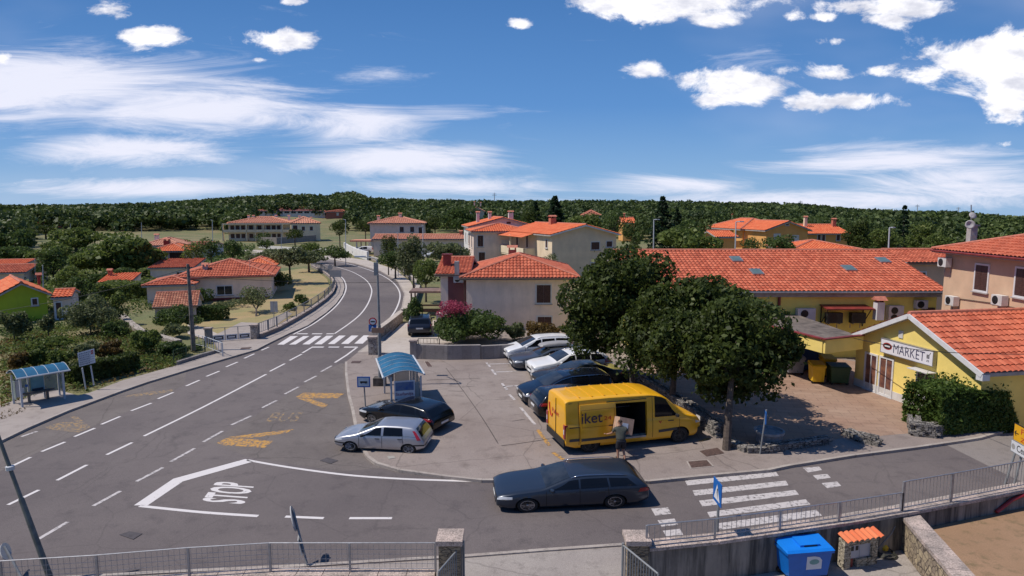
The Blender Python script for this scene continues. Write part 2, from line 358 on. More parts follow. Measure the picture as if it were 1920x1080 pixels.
# kerbs
def kerb(pts, w=0.13, z=0.105):
    q = MB(); P = gp(pts, 0.1)
    for a, b in zip(P, P[1:]):
        t = (b - a).normalized(); n = Vector((-t.y, t.x, 0)) * w / 2
        q.prism([(a - n)[:2], (b - n)[:2], (b + n)[:2], (a + n)[:2]], -0.05, z)
    return tag(q.build('kerb', M_kerb), kind='structure')
kerb(LK); kerb(RK[2:12], z=0.11); kerb(RK[12:19]); kerb(RK[18:])
kerb([(2200, 850), (1920, 904), (1700, 945), (1500, 979), (1345, 1000)], 0.12, 0.1)
kerb([(1166, 1020), (1020, 1030), (878, 1041), (740, 1049), (560, 1060), (300, 1072), (0, 1089), (-260, 1109)], 0.12, 0.1)
sheet('apron', [(1172, 1022), (1020, 1032), (878, 1043), (740, 1051), (560, 1062), (300, 1074), (0, 1091), (-260, 1111), (-260, 1500), (3000, 1500), (1960, 930), (1600, 1000), (1345, 1040)], 0.06,
      layered('apron_concrete', (0.29, 0.25, 0.23), (0.18, 0.155, 0.14), (0.35, 0.31, 0.28), 0.3, 3, 45, 0.3, crack=0.4), thick=0.1)
# ---------------------------------------------------------------- painted markings
def paint(name, col, wear=0.45):
    m = bpy.data.materials.new(name); m.use_nodes = True; MATS[name] = m
    N, L, b = nodes_of(m); b.inputs['Roughness'].default_value = 0.7
    tc = N.new('ShaderNodeTexCoord'); n = N.new('ShaderNodeTexNoise'); n.inputs['Scale'].default_value = 7; n.inputs['Detail'].default_value = 8; n.inputs['Roughness'].default_value = 0.75
    L.new(tc.outputs['Object'], n.inputs['Vector']); r = N.new('ShaderNodeValToRGB'); L.new(n.outputs[0], r.inputs[0]); e = r.color_ramp.elements
    e[0].position = wear - 0.06; e[0].color = (0.125, 0.112, 0.108, 1); e[1].position = wear + 0.05; e[1].color = (*col, 1)
    L.new(r.outputs[0], b.inputs['Base Color']); return m
M_white = paint('white_road_paint', (0.62, 0.58, 0.57), 0.36); M_worn = paint('worn_white_paint', (0.50, 0.46, 0.45), 0.44)
M_yel = paint('yellow_road_paint', (0.50, 0.26, 0.05), 0.49); M_yel2 = paint('faded_yellow_paint', (0.34, 0.21, 0.08), 0.53)
def strip(q, pts, w, z=0.009):
    P = gp(pts, 0.0)
    n = []
    for i in range(len(P)):
        t = (P[min(i + 1, len(P) - 1)] - P[max(i - 1, 0)]).normalized(); n.append(Vector((-t.y, t.x, 0)) * w / 2)
    vs = [p + m_ + Vector((0, 0, z)) for p, m_ in zip(P, n)] + [p - m_ + Vector((0, 0, z)) for p, m_ in zip(P, n)]
    k = len(P); q.add(vs, [(i + k, i + 1 + k, i + 1, i) for i in range(k - 1)])
def poly(q, pts, z=0.009):
    q.add([p + Vector((0, 0, z)) for p in gp(pts, 0.0)], [tuple(range(len(pts)))])
def Z(x0, y0, k, pts): return [(x0 + a / k, y0 + b / k) for a, b in pts]
q = MB()
def fine(pts, n=6):
    """smooth a polyline (Catmull-Rom)"""
    out = []; P = [pts[0]] + list(pts) + [pts[-1]]
    for i in range(1, len(P) - 2):
        for k in range(n):
            t = k / n; a, b, c, d = P[i - 1], P[i], P[i + 1], P[i + 2]
            out.append(tuple(0.5 * (2 * b[j] + (c[j] - a[j]) * t + (2 * a[j] - 5 * b[j] + 4 * c[j] - d[j]) * t * t + (3 * b[j] - a[j] - 3 * c[j] + d[j]) * t ** 3) for j in (0, 1)))
    return out + [tuple(pts[-1])]
strip(q, fine([(550, 627), (585, 609), (612, 590), (632, 572), (645, 553), (649, 538), (645, 525), (636, 516)]), 0.14)
strip(q, fine([(627, 626), (656, 606), (676, 589), (689, 571), (696, 553), (696, 540), (686, 525), (663, 511), (640, 503), (612, 496), (580, 491), (540, 485)]), 0.13)
strip(q, fine([(708, 622), (724, 606), (743, 579), (750, 552), (737, 530), (707, 512), (662, 497), (625, 489.5), (577, 485), (540, 481)]), 0.14)
strip(q, [(628, 680), (650, 666), (670, 651)], 0.14)
for a, b in [((567, 662), (584, 652)), ((543, 676), (566, 664)), ((506, 696.5), (534, 682)), ((248, 830), (200, 853)), ((163, 872), (107, 901)), ((73, 919), (15, 947)),
             ((490, 657), (504, 651)), ((458, 672), (477, 663.5)), ((424, 688), (445.5, 679)), ((387, 706), (411.5, 696)), ((349, 724), (374, 713)), ((296, 748), (325, 736)), ((246, 770.5), (284, 756)),
             ((190, 796), (225.5, 781)), ((139.5, 819), (178, 803)), ((78, 847), (122, 829)), ((17, 877), (57.5, 857.5)),
             ((535, 969), (607, 972)), ((655, 972), (735, 972))]: strip(q, [a, b], 0.13)
strip(q, fine([(499, 702), (380, 764), (270, 818)]), 0.13)
for pts in ([(557, 626), (577, 626)], [(585, 626), (604, 626)], [(612, 626), (627, 626)], [(584, 651), (607, 651)], [(616, 651), (636, 651)], [(645, 651), (670, 651)]): strip(q, pts, 0.3)
strip(q, fine([(464, 863), (520, 873), (587, 883), (662, 892), (750, 898), (830, 901), (904, 903)]), 0.13)
strip(q, fine([(262, 949), (380, 961), (484, 968)]), 0.14)
q.build('white_marking', M_white, road)
q = MB()
for a, b in [((602, 697), (622, 686)), ((571, 716.5), (593, 705)), ((534, 739), (560, 725.5)), ((491, 765), (519, 751)), ((434, 797), (471, 780)), ((381, 829), (417.5, 808.5)), ((320, 866), (365, 841)),
             ((256, 903), (305.5, 877)), ((175, 949), (226, 921)), ((69, 1013), (127, 979)), ((40, 819), (70, 809))]: strip(q, [a, b], 0.13)
q.build('worn_marking', M_worn, road)
q = MB(); poly(q, [(251, 948), (277, 948), (343, 903), (474, 866), (460, 861), (325, 898)]); q.build('stop_line', M_white, road)
q = MB()
for s in ([(385, 190), (405, 232), (1190, 150), (1165, 115)], [(450, 275), (470, 320), (1272, 230), (1250, 190)], [(505, 362), (535, 412), (1362, 310), (1330, 270)],
          [(575, 460), (600, 505), (1462, 395), (1420, 350)], [(640, 560), (690, 612), (1560, 490), (1510, 440)],
          [(95, 430), (130, 490), (268, 475), (240, 420)], [(150, 530), (185, 585), (325, 568), (295, 515)], [(195, 620), (225, 668), (370, 655), (345, 603)],
          [(1395, 80), (1440, 120), (1560, 100), (1535, 70)], [(1480, 145), (1520, 182), (1635, 165), (1605, 132)], [(1555, 212), (1605, 255), (1725, 235), (1690, 198)]):
    poly(q, Z(1200, 860, 4.571, s))
q.build('zebra_crossing', M_worn, road)
q = MB()
for s in ([(790, 318), (860, 318), (1010, 228), (930, 228)], [(915, 318), (985, 316), (1130, 228), (1065, 228)], [(1055, 316), (1130, 316), (1260, 226), (1190, 226)], [(1182, 315), (1260, 315), (1385, 224), (1310, 224)],
          [(1325, 312), (1395, 312), (1515, 222), (1445, 222)], [(1465, 310), (1545, 310), (1650, 222), (1575, 222)], [(1605, 308), (1695, 308), (1790, 220), (1705, 220)]):
    poly(q, Z(380, 590, 5.647, s))
q.build('zebra_crossing', M_white, road)
def slab2(q, pts, z=0.009):
    P = [p + Vector((0, 0, z)) for p in gp(pts, 0.0)]
    a = sum(P[i].x * P[(i + 1) % len(P)].y - P[(i + 1) % len(P)].x * P[i].y for i in range(len(P)))
    if a < 0: P.reverse()
    q.add(P, [tuple(range(len(P)))])
q = MB()
slab2(q, Z(380, 590, 5.647, [(985, 875), (1070, 828), (1500, 835), (1430, 885), (1140, 888)])); slab2(q, Z(380, 590, 5.647, [(1000, 884), (1140, 892), (1330, 955), (1275, 990), (1100, 920)]))
slab2(q, Z(360, 720, 5.647, [(265, 625), (370, 572), (560, 580), (860, 605), (770, 678), (330, 650)])); slab2(q, Z(360, 720, 5.647, [(370, 566), (560, 540), (1080, 480), (1000, 520), (620, 574)]))
q.build('bus_bay_marking', M_yel, road)
q = MB(); slab2(q, Z(0, 560, 4, [(330, 965), (450, 930), (570, 925), (525, 885), (580, 885), (680, 965), (590, 1005), (400, 985)])); slab2(q, Z(0, 560, 4, [(890, 740), (1080, 705), (1310, 680), (1290, 700), (1150, 722), (1080, 730)]))
o0 = G(497, 791); text_on(q, 'BUS', o0 + Vector((0, 0, .01)), G(556, 791) - o0, G(514, 773) - o0, 0.01)
q.build('bus_bay_marking', M_yel2, road)
q = MB(); o0 = G(458, 946); text_on(q, 'STOP', o0 + Vector((0, 0, .009)), G(480, 908) - o0, G(377, 940) - o0, 0.025)
q.build('stop_lettering', M_white, road)
q = MB()
def pstrip(pts, w): 
    P = [G(a, b, .1) for a, b in pts]
    for a, b in zip(P, P[1:]):
        t = (b - a).normalized(); n = Vector((-t.y, t.x, 0)) * w / 2; z = Vector((0, 0, .008)); q.add([a - n + z, b - n + z, b + n + z, a + n + z], [(0, 1, 2, 3)])
for pts in ([(914, 683), (1000, 680)], [(925, 698), (1010, 694)], [(943, 725), (1040, 719)], [(912, 680), (919, 688)], [(922, 693), (930, 703)], [(941, 719), (951, 731)], [(955, 740), (965, 750)], [(976, 764), (1003, 796)]): pstrip(pts, .13)
q.build('parking_marking', M_worn, bpy.data.objects['pavement'])
q = MB()
for pts in ([(836, 690), (870, 735), (905, 785), (934, 832)], [(800, 713), (850, 711), (900, 710)], [(866, 726), (890, 724)], [(940, 836), (985, 830), (1030, 823)], [(960, 790), (985, 786)], [(840, 733), (868, 734)]): pstrip(fine(pts, 3), .035)
q.build('joint', mat('tar_joint', (.075, .06, .055), .8, .3, 5), bpy.data.objects['pavement'])
q = MB()
q = MB()
for pts in ([(1008, 806), (1030, 836)], [(1036, 848), (1056, 862)], [(1310, 828), (1330, 822)]): pstrip(pts, .16)
q.build('parking_marking', M_yel, bpy.data.objects['pavement'])
# covers and gratings let into the ground
M_iron = mat('rusty_iron', (0.10, 0.06, 0.05), 0.7, 0.3, 12, 0.3)
def cover(pts, z=0.1, m=M_iron, label=None, rim=True):
    P = [(p.x, p.y) for p in gp(pts, z)]
    a = sum(P[i][0] * P[(i + 1) % len(P)][1] - P[(i + 1) % len(P)][0] * P[i][1] for i in range(len(P)))
    if a < 0: P.reverse()
    t = empty('manhole_cover', (0, 0, 0), 0, label, 'manhole cover')
    MB().prism(P, z, z + .014).build('lid', m, t)
    if rim:
        c = Vector((sum(p[0] for p in P) / len(P), sum(p[1] for p in P) / len(P))); q = MB()
        for i in range(len(P)):
            p = Vector(P[i]); r_ = Vector(P[(i + 1) % len(P)]); po = c + (p - c) * 1.16; ro = c + (r_ - c) * 1.16
            q.prism([p, po, ro, r_][::-1], z, z + .01) if False else q.prism([po, ro, r_, p], z, z + .012)
        q.build('rim', M_kerb, t)
M_dark = mat('patched_asphalt', (0.075, 0.066, 0.072), 0.9, 0.15, 8, 0.3)
cover([(224, 1003), (243, 997), (267, 1001), (250, 1012)], 0.006, M_dark, 'dark square cover in the asphalt near the bottom fence', False)
cover([(600, 864), (614, 858), (634, 864), (620, 870)], 0.006, M_dark, 'dark worn cover in the asphalt below the silver hatchback', False)
cover([(1290, 866), (1325, 863), (1335, 874), (1297, 878)], 0.1, M_iron, 'rusty rectangular grate in the pavement below the yellow van')
cover([(1312, 846), (1345, 840), (1358, 850), (1325, 856)], 0.1, M_iron, 'rusty square cover at the foot of the kerbside tree', False)
cover([(796, 678), (803, 678), (811, 688), (802, 688)], 0.1, M_iron, 'narrow drain grate beside the blue roofed shelter')
cover([(660, 677), (678, 677), (674, 681), (658, 681)], 0.1, M_iron, 'small drain grate in the pavement left of the lamp post', False)
cover([(453, 652), (472, 651), (468, 654), (450, 655)], 0.1, M_iron, 'small drain grate in front of the white garden gate', False)
cover([(726, 856), (738, 855), (742, 859), (729, 861)], 0.1, mat('light_iron', (0.35, .33, .3), .6), 'small pale round cover beside the silver hatchback', False)
# ================================================================ buildings
def tilemat(name, c1, c2, dark=(0.10, 0.035, 0.025), tw=0.26, rl=0.38, weather=0.35):
    if name in MATS: return MATS[name]
    m = bpy.data.materials.new(name); m.use_nodes = True; MATS[name] = m
    N, L, b = nodes_of(m); b.inputs['Roughness'].default_value = 0.85
    at = N.new('ShaderNodeAttribute'); at.attribute_name = 'tile'        # one random number per tile
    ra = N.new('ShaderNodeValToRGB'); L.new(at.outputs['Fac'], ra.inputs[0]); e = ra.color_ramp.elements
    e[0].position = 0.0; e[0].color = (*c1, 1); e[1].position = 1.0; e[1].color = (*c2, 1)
    tc = N.new('ShaderNodeTexCoord'); no = N.new('ShaderNodeTexNoise'); no.inputs['Scale'].default_value = 1.6; no.inputs['Detail'].default_value = 8; no.inputs['Roughness'].default_value = .7
    L.new(tc.outputs['Object'], no.inputs['Vector']); r2 = N.new('ShaderNodeValToRGB'); L.new(no.outputs[0], r2.inputs[0]); e = r2.color_ramp.elements
    e[0].position = 0.45; e[0].color = (0, 0, 0, 1); e[1].position = 0.75; e[1].color = (weather,) * 3 + (1,)
    mx = N.new('ShaderNodeMix'); mx.data_type = 'RGBA'; L.new(r2.outputs[0], mx.inputs['Factor']); L.new(ra.outputs[0], mx.inputs['A']); mx.inputs['B'].default_value = (*dark, 1)
    L.new(mx.outputs['Result'], b.inputs['Base Color']); return m
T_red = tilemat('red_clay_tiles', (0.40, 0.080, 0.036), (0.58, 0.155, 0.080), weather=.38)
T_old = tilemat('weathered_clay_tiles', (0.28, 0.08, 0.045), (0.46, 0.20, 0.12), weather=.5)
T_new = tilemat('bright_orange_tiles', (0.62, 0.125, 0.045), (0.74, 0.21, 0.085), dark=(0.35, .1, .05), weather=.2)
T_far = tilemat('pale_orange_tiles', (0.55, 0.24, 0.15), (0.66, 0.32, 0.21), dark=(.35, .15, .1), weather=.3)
M_ridge = mat('ridge_tile_clay', (0.50, 0.17, 0.11), 0.85, 0.2, 6)
M_soffit = mat('eave_concrete', (0.40, 0.37, 0.36), 0.9, 0.15, 2)
M_brownw = mat('brown_wood_paint', (0.085, 0.038, 0.03), 0.6, 0.2, 9)
M_whitep = mat('white_frame_paint', (0.66, 0.65, 0.66), 0.5, 0.06, 3)
M_glass = mat('window_glass', (0.025, 0.03, 0.035), 0.08, 0.1, 1, spec=0.5)
M_metal = mat('galvanised_metal', (0.36, 0.36, 0.38), 0.45, 0.12, 8, metal=0.6)
M_ac = mat('air_conditioner_white', (0.62, 0.60, 0.58), 0.5, 0.08, 3)
M_black = mat('black_plastic', (0.012, 0.012, 0.013), 0.5, 0.2, 5)
M_redp = mat('dark_red_paint', (0.23, 0.035, 0.03), 0.5, 0.2, 3)

class Tiles:
    """clay tile surface in real relief, clipped to each slope's outline"""
    def __init__(s): s.v = []; s.f = []; s.a = []
    def slope(s, pts, tw=0.26, rl=0.38, amp=0.045, step=0.035, sub=4):
        pts = [Vector(p) for p in pts]; U = (pts[1] - pts[0]).normalized(); nrm = U.cross(pts[-1] - pts[0]).normalized(); V = nrm.cross(U)
        uv = [((p - pts[0]).dot(U), (p - pts[0]).dot(V)) for p in pts]
        u0 = min(a for a, b in uv); u1 = max(a for a, b in uv); v1 = max(b for a, b in uv)
        nc = max(2, int((u1 - u0) / tw) + 1); nr = max(1, int(v1 / rl) + 1)
        bm = bmesh.new(); lay = bm.faces.layers.float.new('tile')
        prof = [abs(math.sin(math.pi * (k / sub))) ** 0.7 for k in range(sub + 1)]
        for r in range(nr):
            jit = random.uniform(-.02, .02)
            row = []
            for j, (vv, zz) in enumerate(((r * rl - 0.03, step), ((r + 1) * rl, 0.0))):
                ln = []
                for c in range(nc):
                    for k in range(sub if c < nc - 1 else sub + 1):
                        p = pts[0] + U * (u0 + (c + k / sub) * tw) + V * vv + nrm * (amp * prof[k] + zz); ln.append(bm.verts.new(p))
                row.append(ln)
            rnd = [random.random() for _ in range(nc)]
            for i in range(len(row[0]) - 1):
                f = bm.faces.new((row[0][i], row[0][i + 1], row[1][i + 1], row[1][i])); f[lay] = rnd[min(i // sub, nc - 1)]
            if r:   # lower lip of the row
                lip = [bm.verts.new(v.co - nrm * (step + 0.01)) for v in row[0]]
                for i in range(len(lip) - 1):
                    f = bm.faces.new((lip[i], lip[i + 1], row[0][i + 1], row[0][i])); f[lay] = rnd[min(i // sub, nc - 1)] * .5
        n = len(pts)
        for i in range(1, n):
            a = pts[i]; b = pts[(i + 1) % n]; cut = (b - a).cross(nrm).normalized()
            bmesh.ops.bisect_plane(bm, geom=bm.verts[:] + bm.edges[:] + bm.faces[:], plane_co=a, plane_no=cut, clear_outer=True)
        o = len(s.v); bm.verts.index_update(); s.v += [tuple(v.co) for v in bm.verts]
        s.f += [tuple(v.index + o for v in f.verts) for f in bm.faces]; s.a += [f[lay] for f in bm.faces]; bm.free(); return s
    def build(s, name, m, parent):
        me = bpy.data.meshes.new(name); me.from_pydata(s.v, [], s.f); me.update()
        at = me.attributes.new('tile', 'FLOAT', 'FACE'); at.data.foreach_set('value', s.a); me.materials.append(m)
        o = bpy.data.objects.new(name, me); COL.objects.link(o); o.parent = parent; return o

def face_frame(w, d, face):
    """local origin, along-vector, outward normal of a wall face"""
    return {'F': (Vector((0, 0, 0)), Vector((1, 0, 0)), Vector((0, -1, 0))), 'R': (Vector((w, 0, 0)), Vector((0, 1, 0)), Vector((1, 0, 0))),
            'B': (Vector((w, d, 0)), Vector((-1, 0, 0)), Vector((0, 1, 0))), 'L': (Vector((0, d, 0)), Vector((0, -1, 0)), Vector((-1, 0, 0)))}[face]
def window(root, w, d, face, u, zc, ww, hh, style='glass', fm=None, sm=None):
    """u metres along the face (left to right seen from outside), zc its centre height"""
    o, a, n = face_frame(w, d, face); c = o + a * u + Vector((0, 0, zc)); up = Vector((0, 0, 1)); fm = fm or M_whitep
    def bx(q, u0, u1, z0, z1, n0, n1):
        vs = [c + a * uu + up * zz + n * nn for zz in (z0, z1) for nn in (n0, n1) for uu in (u0, u1)]
        q.add(vs, [(0, 1, 3, 2), (4, 6, 7, 5), (0, 4, 5, 1), (2, 3, 7, 6), (0, 2, 6, 4), (1, 5, 7, 3)])
    t = 0.09; q = MB(); x, z = ww / 2, hh / 2
    bx(q, -x - t, -x, -z - t, z + t, 0.0, .05); bx(q, x, x + t, -z - t, z + t, 0.0, .05); bx(q, -x, x, z, z + t, 0.0, .048); bx(q, -x, x, -z - t, -z, 0.0, .048)
    if style == 'glass':
        bx(q, -.025, .025, -z, z, .012, .04)
    f = q.build('window', fm, root)
    if style == 'shutter':
        q = MB(); bx(q, -x, -.006, -z, z, .006, .03); bx(q, .006, x, -z, z, .006, .03)
        for k in range(int(hh / .09)): zz = -z + .05 + k * .09; bx(q, -x + .05, -.05, zz, zz + .05, .03, .042); bx(q, .05, x - .05, zz, zz + .05, .03, .042)
        q.build('shutter', sm or M_brownw, f)
    elif style == 'blind':
        q = MB(); bx(q, -x, x, -z, z, .006, .025); q.build('shutter', sm or M_ac, f)
    elif style == 'door':
        q = MB(); bx(q, -x, x, -z, z, .006, .025); q.build('door', sm or M_brownw, f)
    else:
        q = MB(); bx(q, -x, x, -z, z, .004, .012); q.build('pane', M_glass, f)
    q = MB(); bx(q, -x - .15, x + .15, -z - t - .06, -z - t, 0.0, .12)
    if style != 'door': q.build('sill', M_soffit, f)
    return f
def chimney(roof, x, y, z0, z1, s=0.5, m=None, cap='tile'):
    q = MB(); q.box(x - s / 2, y - s / 2, z0, x + s / 2, y + s / 2, z1 - .35)
    for a in (-1, 1):
        for b in (-1, 1): q.box(x + a * s * .38 - .06, y + b * s * .38 - .06, z1 - .35, x + a * s * .38 + .06, y + b * s * .38 + .06, z1 - .12)
    c = q.build('chimney', m or M_soffit, roof)
    q = MB(); e = s / 2 + .12
    if cap == 'tile': q.add([(x - e, y - e, z1 - .12), (x + e, y - e, z1 - .12), (x + e, y + e, z1 - .12), (x - e, y + e, z1 - .12), (x - e, y, z1 + .08), (x + e, y, z1 + .08)], [(3, 2, 1, 0), (0, 1, 5, 4), (2, 3, 4, 5), (0, 4, 3), (1, 2, 5)]); q.build('cap', M_ridge, c)
    else: q.box(x - e, y - e, z1 - .12, x + e, y + e, z1); q.build('cap', M_soffit, c)
    return c
def house(name, label, cat, A, B, d, h, rise, roof='gableX', wall=None, tiles=T_new, ov=0.5, z0=0.0, wins=(), chims=(), tw=0.26, rl=0.38, group=None, fas=None, ridge=None, gutter=True):
    """A, B: front wall corners (left, right) as seen from the camera; d: depth behind; h: eave height"""
    d = d * K; A = Vector((A[0], A[1])); B = Vector((B[0], B[1])); w = (B - A).length; ang = math.atan2(B.y - A.y, B.x - A.x)
    t = empty(name, (A.x, A.y, z0), ang, label, cat, group); H = h - z0
    q = MB(); s = rise / ((d if roof in ('gableX', 'hip') else w) / 2) if roof != 'shed' else rise / d
    if roof == 'hip' and w < d: s = rise / (w / 2)
    if roof == 'gableX': q.add([(0, 0, 0), (w, 0, 0), (w, d, 0), (0, d, 0), (0, 0, H), (w, 0, H), (w, d, H), (0, d, H), (0, d / 2, H + rise - .03), (w, d / 2, H + rise - .03)], [(3, 2, 1, 0), (0, 1, 5, 4), (2, 3, 7, 6), (1, 2, 6, 9, 5), (3, 0, 4, 8, 7)])
    elif roof == 'gableY': q.add([(0, 0, 0), (w, 0, 0), (w, d, 0), (0, d, 0), (0, 0, H), (w, 0, H), (w, d, H), (0, d, H), (w / 2, 0, H + rise - .03), (w / 2, d, H + rise - .03)], [(3, 2, 1, 0), (0, 1, 5, 8, 4), (2, 3, 7, 9, 6), (1, 2, 6, 5), (3, 0, 4, 7)])
    elif roof == 'shed': q.add([(0, 0, 0), (w, 0, 0), (w, d, 0), (0, d, 0), (0, 0, H), (w, 0, H), (w, d, H + rise - .03), (0, d, H + rise - .03)], [(3, 2, 1, 0), (0, 1, 5, 4), (2, 3, 7, 6), (1, 2, 6, 5), (3, 0, 4, 7)])
    else: q.box(0, 0, 0, w, d, H)
    q.build('wall', wall, t)
    ze = H - ov * s; e = ov; tl = Tiles(); cap = MB(); und = MB()
    kw = dict(tw=tw, rl=rl, amp=.24 * tw, step=.11 * rl); lift = 0.07
    if roof == 'gableX':
        r = H + rise; P = [(-e, -e, ze), (w + e, -e, ze), (w + e, d / 2, r), (-e, d / 2, r)]; Qs = [(w + e, d + e, ze), (-e, d + e, ze), (-e, d / 2, r), (w + e, d / 2, r)]; sl = [P, Qs]; rid = [((-e, d / 2, r), (w + e, d / 2, r))]
    elif roof == 'gableY':
        r = H + rise; P = [(-e, d + e, ze), (-e, -e, ze), (w / 2, -e, r), (w / 2, d + e, r)]; Qs = [(w + e, -e, ze), (w + e, d + e, ze), (w / 2, d + e, r), (w / 2, -e, r)]; sl = [P, Qs]; rid = [((w / 2, -e, r), (w / 2, d + e, r))]
    elif roof == 'shed':
        r = H + rise + e * s; sl = [[(-e, -e, ze), (w + e, -e, ze), (w + e, d + e, r), (-e, d + e, r)]]; rid = []
    elif roof == 'flat': sl = []; rid = []
    else:
        if w >= d:
            r = H + rise; g = d / 2; a1 = (g, g, r); b1 = (w - g, g, r)
            if ridge: a1 = (ridge[0], g, r); b1 = (ridge[1], g, r)
        else:
            r = H + rise; g = w / 2; a1 = (g, g, r); b1 = (g, d - g, r)
            if ridge: a1 = (g, ridge[0], r); b1 = (g, ridge[1], r)
        c0, c1, c2, c3 = (-e, -e, ze), (w + e, -e, ze), (w + e, d + e, ze), (-e, d + e, ze)
        if w >= d: sl = [[c0, c1, b1, a1], [c1, c2, b1], [c2, c3, a1, b1], [c3, c0, a1]]; rid = [(a1, b1), (c0, a1), (c1, b1), (c2, b1), (c3, a1)]
        else: sl = [[c0, c1, a1], [c1, c2, b1, a1], [c2, c3, b1], [c3, c0, a1, b1]]; rid = [(a1, b1), (c0, a1), (c1, a1), (c2, b1), (c3, b1)]
    L3 = lambda p, dz=lift: Vector(p) + Vector((0, 0, dz))
    for S in sl:
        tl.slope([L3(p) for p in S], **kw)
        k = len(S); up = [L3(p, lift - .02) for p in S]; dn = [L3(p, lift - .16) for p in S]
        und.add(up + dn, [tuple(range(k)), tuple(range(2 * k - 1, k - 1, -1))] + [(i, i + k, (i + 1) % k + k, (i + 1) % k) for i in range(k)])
    if roof == 'flat':
        ro = MB().box(-e, -e, H + .002, w + e, d + e, H + .18).build('roof', tiles, t)
    else:
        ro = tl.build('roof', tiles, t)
        und.build('eave', fas or M_soffit, ro)
        for a, b in rid: cap.tube([L3(a, lift + .04 * tw / .26), L3(b, lift + .04 * tw / .26)], .11 * tw / .26, 6)
        if rid: cap.build('ridge', M_ridge if tiles is not T_far else T_far, ro)
        if gutter and roof in ('hip', 'gableX', 'shed'): MB().tube([(-e, -e - .06, ze + .02), (w + e, -e - .06, ze + .02)], .06, 6).build('gutter', M_brownw if gutter is True else gutter, ro)
    for c in chims: chimney(ro, c[0], c[1] * K, *c[2:])
    for wn in wins: window(t, w, d, wn[0], wn[1] * (K if wn[0] in 'LR' else 1), *wn[2:])
    t['w'] = w
    return t
def XY(px, D, z=3.0):
    return Vector(((px - 960) / F * (D * K * CP + (CAM_H - z) * SP), D * K))
def HZ(py, D): 
    v = (py - 540) / F
    return CAM_H - D * K * (SP + v * CP) / (CP - v * SP)
def stucco(name, c, var=.08, stain=(0.25, .23, .21), amt=.5):
    if name in MATS: return MATS[name]
    m = mat(name, c, 0.92, var, 0.7, 0.15, 40); N, L, b = nodes_of(m); src = b.inputs['Base Color'].links[0].from_socket
    tc = N.new('ShaderNodeTexCoord'); mp = N.new('ShaderNodeMapping'); mp.inputs['Scale'].default_value = (2.2, 2.2, 0.35); L.new(tc.outputs['Object'], mp.inputs['Vector'])
    no = N.new('ShaderNodeTexNoise'); no.inputs['Scale'].default_value = 1.1; no.inputs['Detail'].default_value = 7; no.inputs['Roughness'].default_value = .7; L.new(mp.outputs[0], no.inputs['Vector'])
    ra = N.new('ShaderNodeValToRGB'); L.new(no.outputs[0], ra.inputs[0]); e = ra.color_ramp.elements; e[0].position = .5; e[0].color = (0, 0, 0, 1); e[1].position = .82; e[1].color = (amt,) * 3 + (1,)
    mx = N.new('ShaderNodeMix'); mx.data_type = 'RGBA'; L.new(ra.outputs[0], mx.inputs['Factor']); L.new(src, mx.inputs['A']); mx.inputs['B'].default_value = (*stain, 1)
    L.new(mx.outputs['Result'], b.inputs['Base Color']); return m
W_grey = stucco('grey_stucco', (0.88, 0.70, 0.585), stain=(.5, .40, .34)); W_beige = stucco('beige_stucco', (0.78, 0.62, 0.44), amt=.15); W_cream = stucco('cream_stucco', (0.78, 0.66, 0.48), amt=.15)
W_yel = stucco('ochre_yellow_stucco', (0.95, 0.80, 0.19), stain=(.7, .58, .26), amt=.3); W_mark = stucco('market_yellow_stucco', (0.86, 0.66, 0.19), stain=(.6, .5, .3), amt=.15)
W_peach = stucco('peach_stucco', (0.62, 0.42, 0.28), amt=.12); W_white = stucco('white_stucco', (0.68, 0.66, 0.64), amt=.2); W_green = stucco('lime_green_stucco', (0.42, 0.50, 0.035), stain=(.2, .25, .05), amt=.3)
W_or = stucco('orange_stucco', (0.74, 0.38, 0.12), stain=(.4, .22, .1), amt=.2); W_pink = stucco('pinkish_stucco', (0.82, 0.65, 0.55), amt=.3); W_old = stucco('old_plaster', (0.50, 0.44, 0.40), stain=(.2, .17, .15), amt=.8)

# --- grey house in the middle
D = 36.0
A = XY(874, D, 4); B = XY(1076, D, 4); he = HZ(518, D); dd = 8.0
w = (B - A).length
t = house('grey_house', 'grey stucco two storey house with red tiled hip roof behind the pink flowering bush', 'house', A, B, dd, he, HZ(476, D + 4) - he, 'hip', W_grey, T_red, 0.45, -1.2,
      wins=[('F', w * .72, HZ(551, D) + 1.2, 1.05, 1.35, 'shutter'), ('F', w * .73, HZ(605, D) + 1.2, 1.05, .9, 'shutter')], tw=.27, rl=.42, ridge=(2.6, 4.6))
h2 = house('wing', None, None, XY(826, D + .6, 4), XY(873, D + .6, 4), 7.2, he + .1, .85, 'gableX', W_pink, T_red, .4, -1.2, tw=.27, rl=.42)
for k in ('label', 'category'):
    if k in h2: del h2[k]
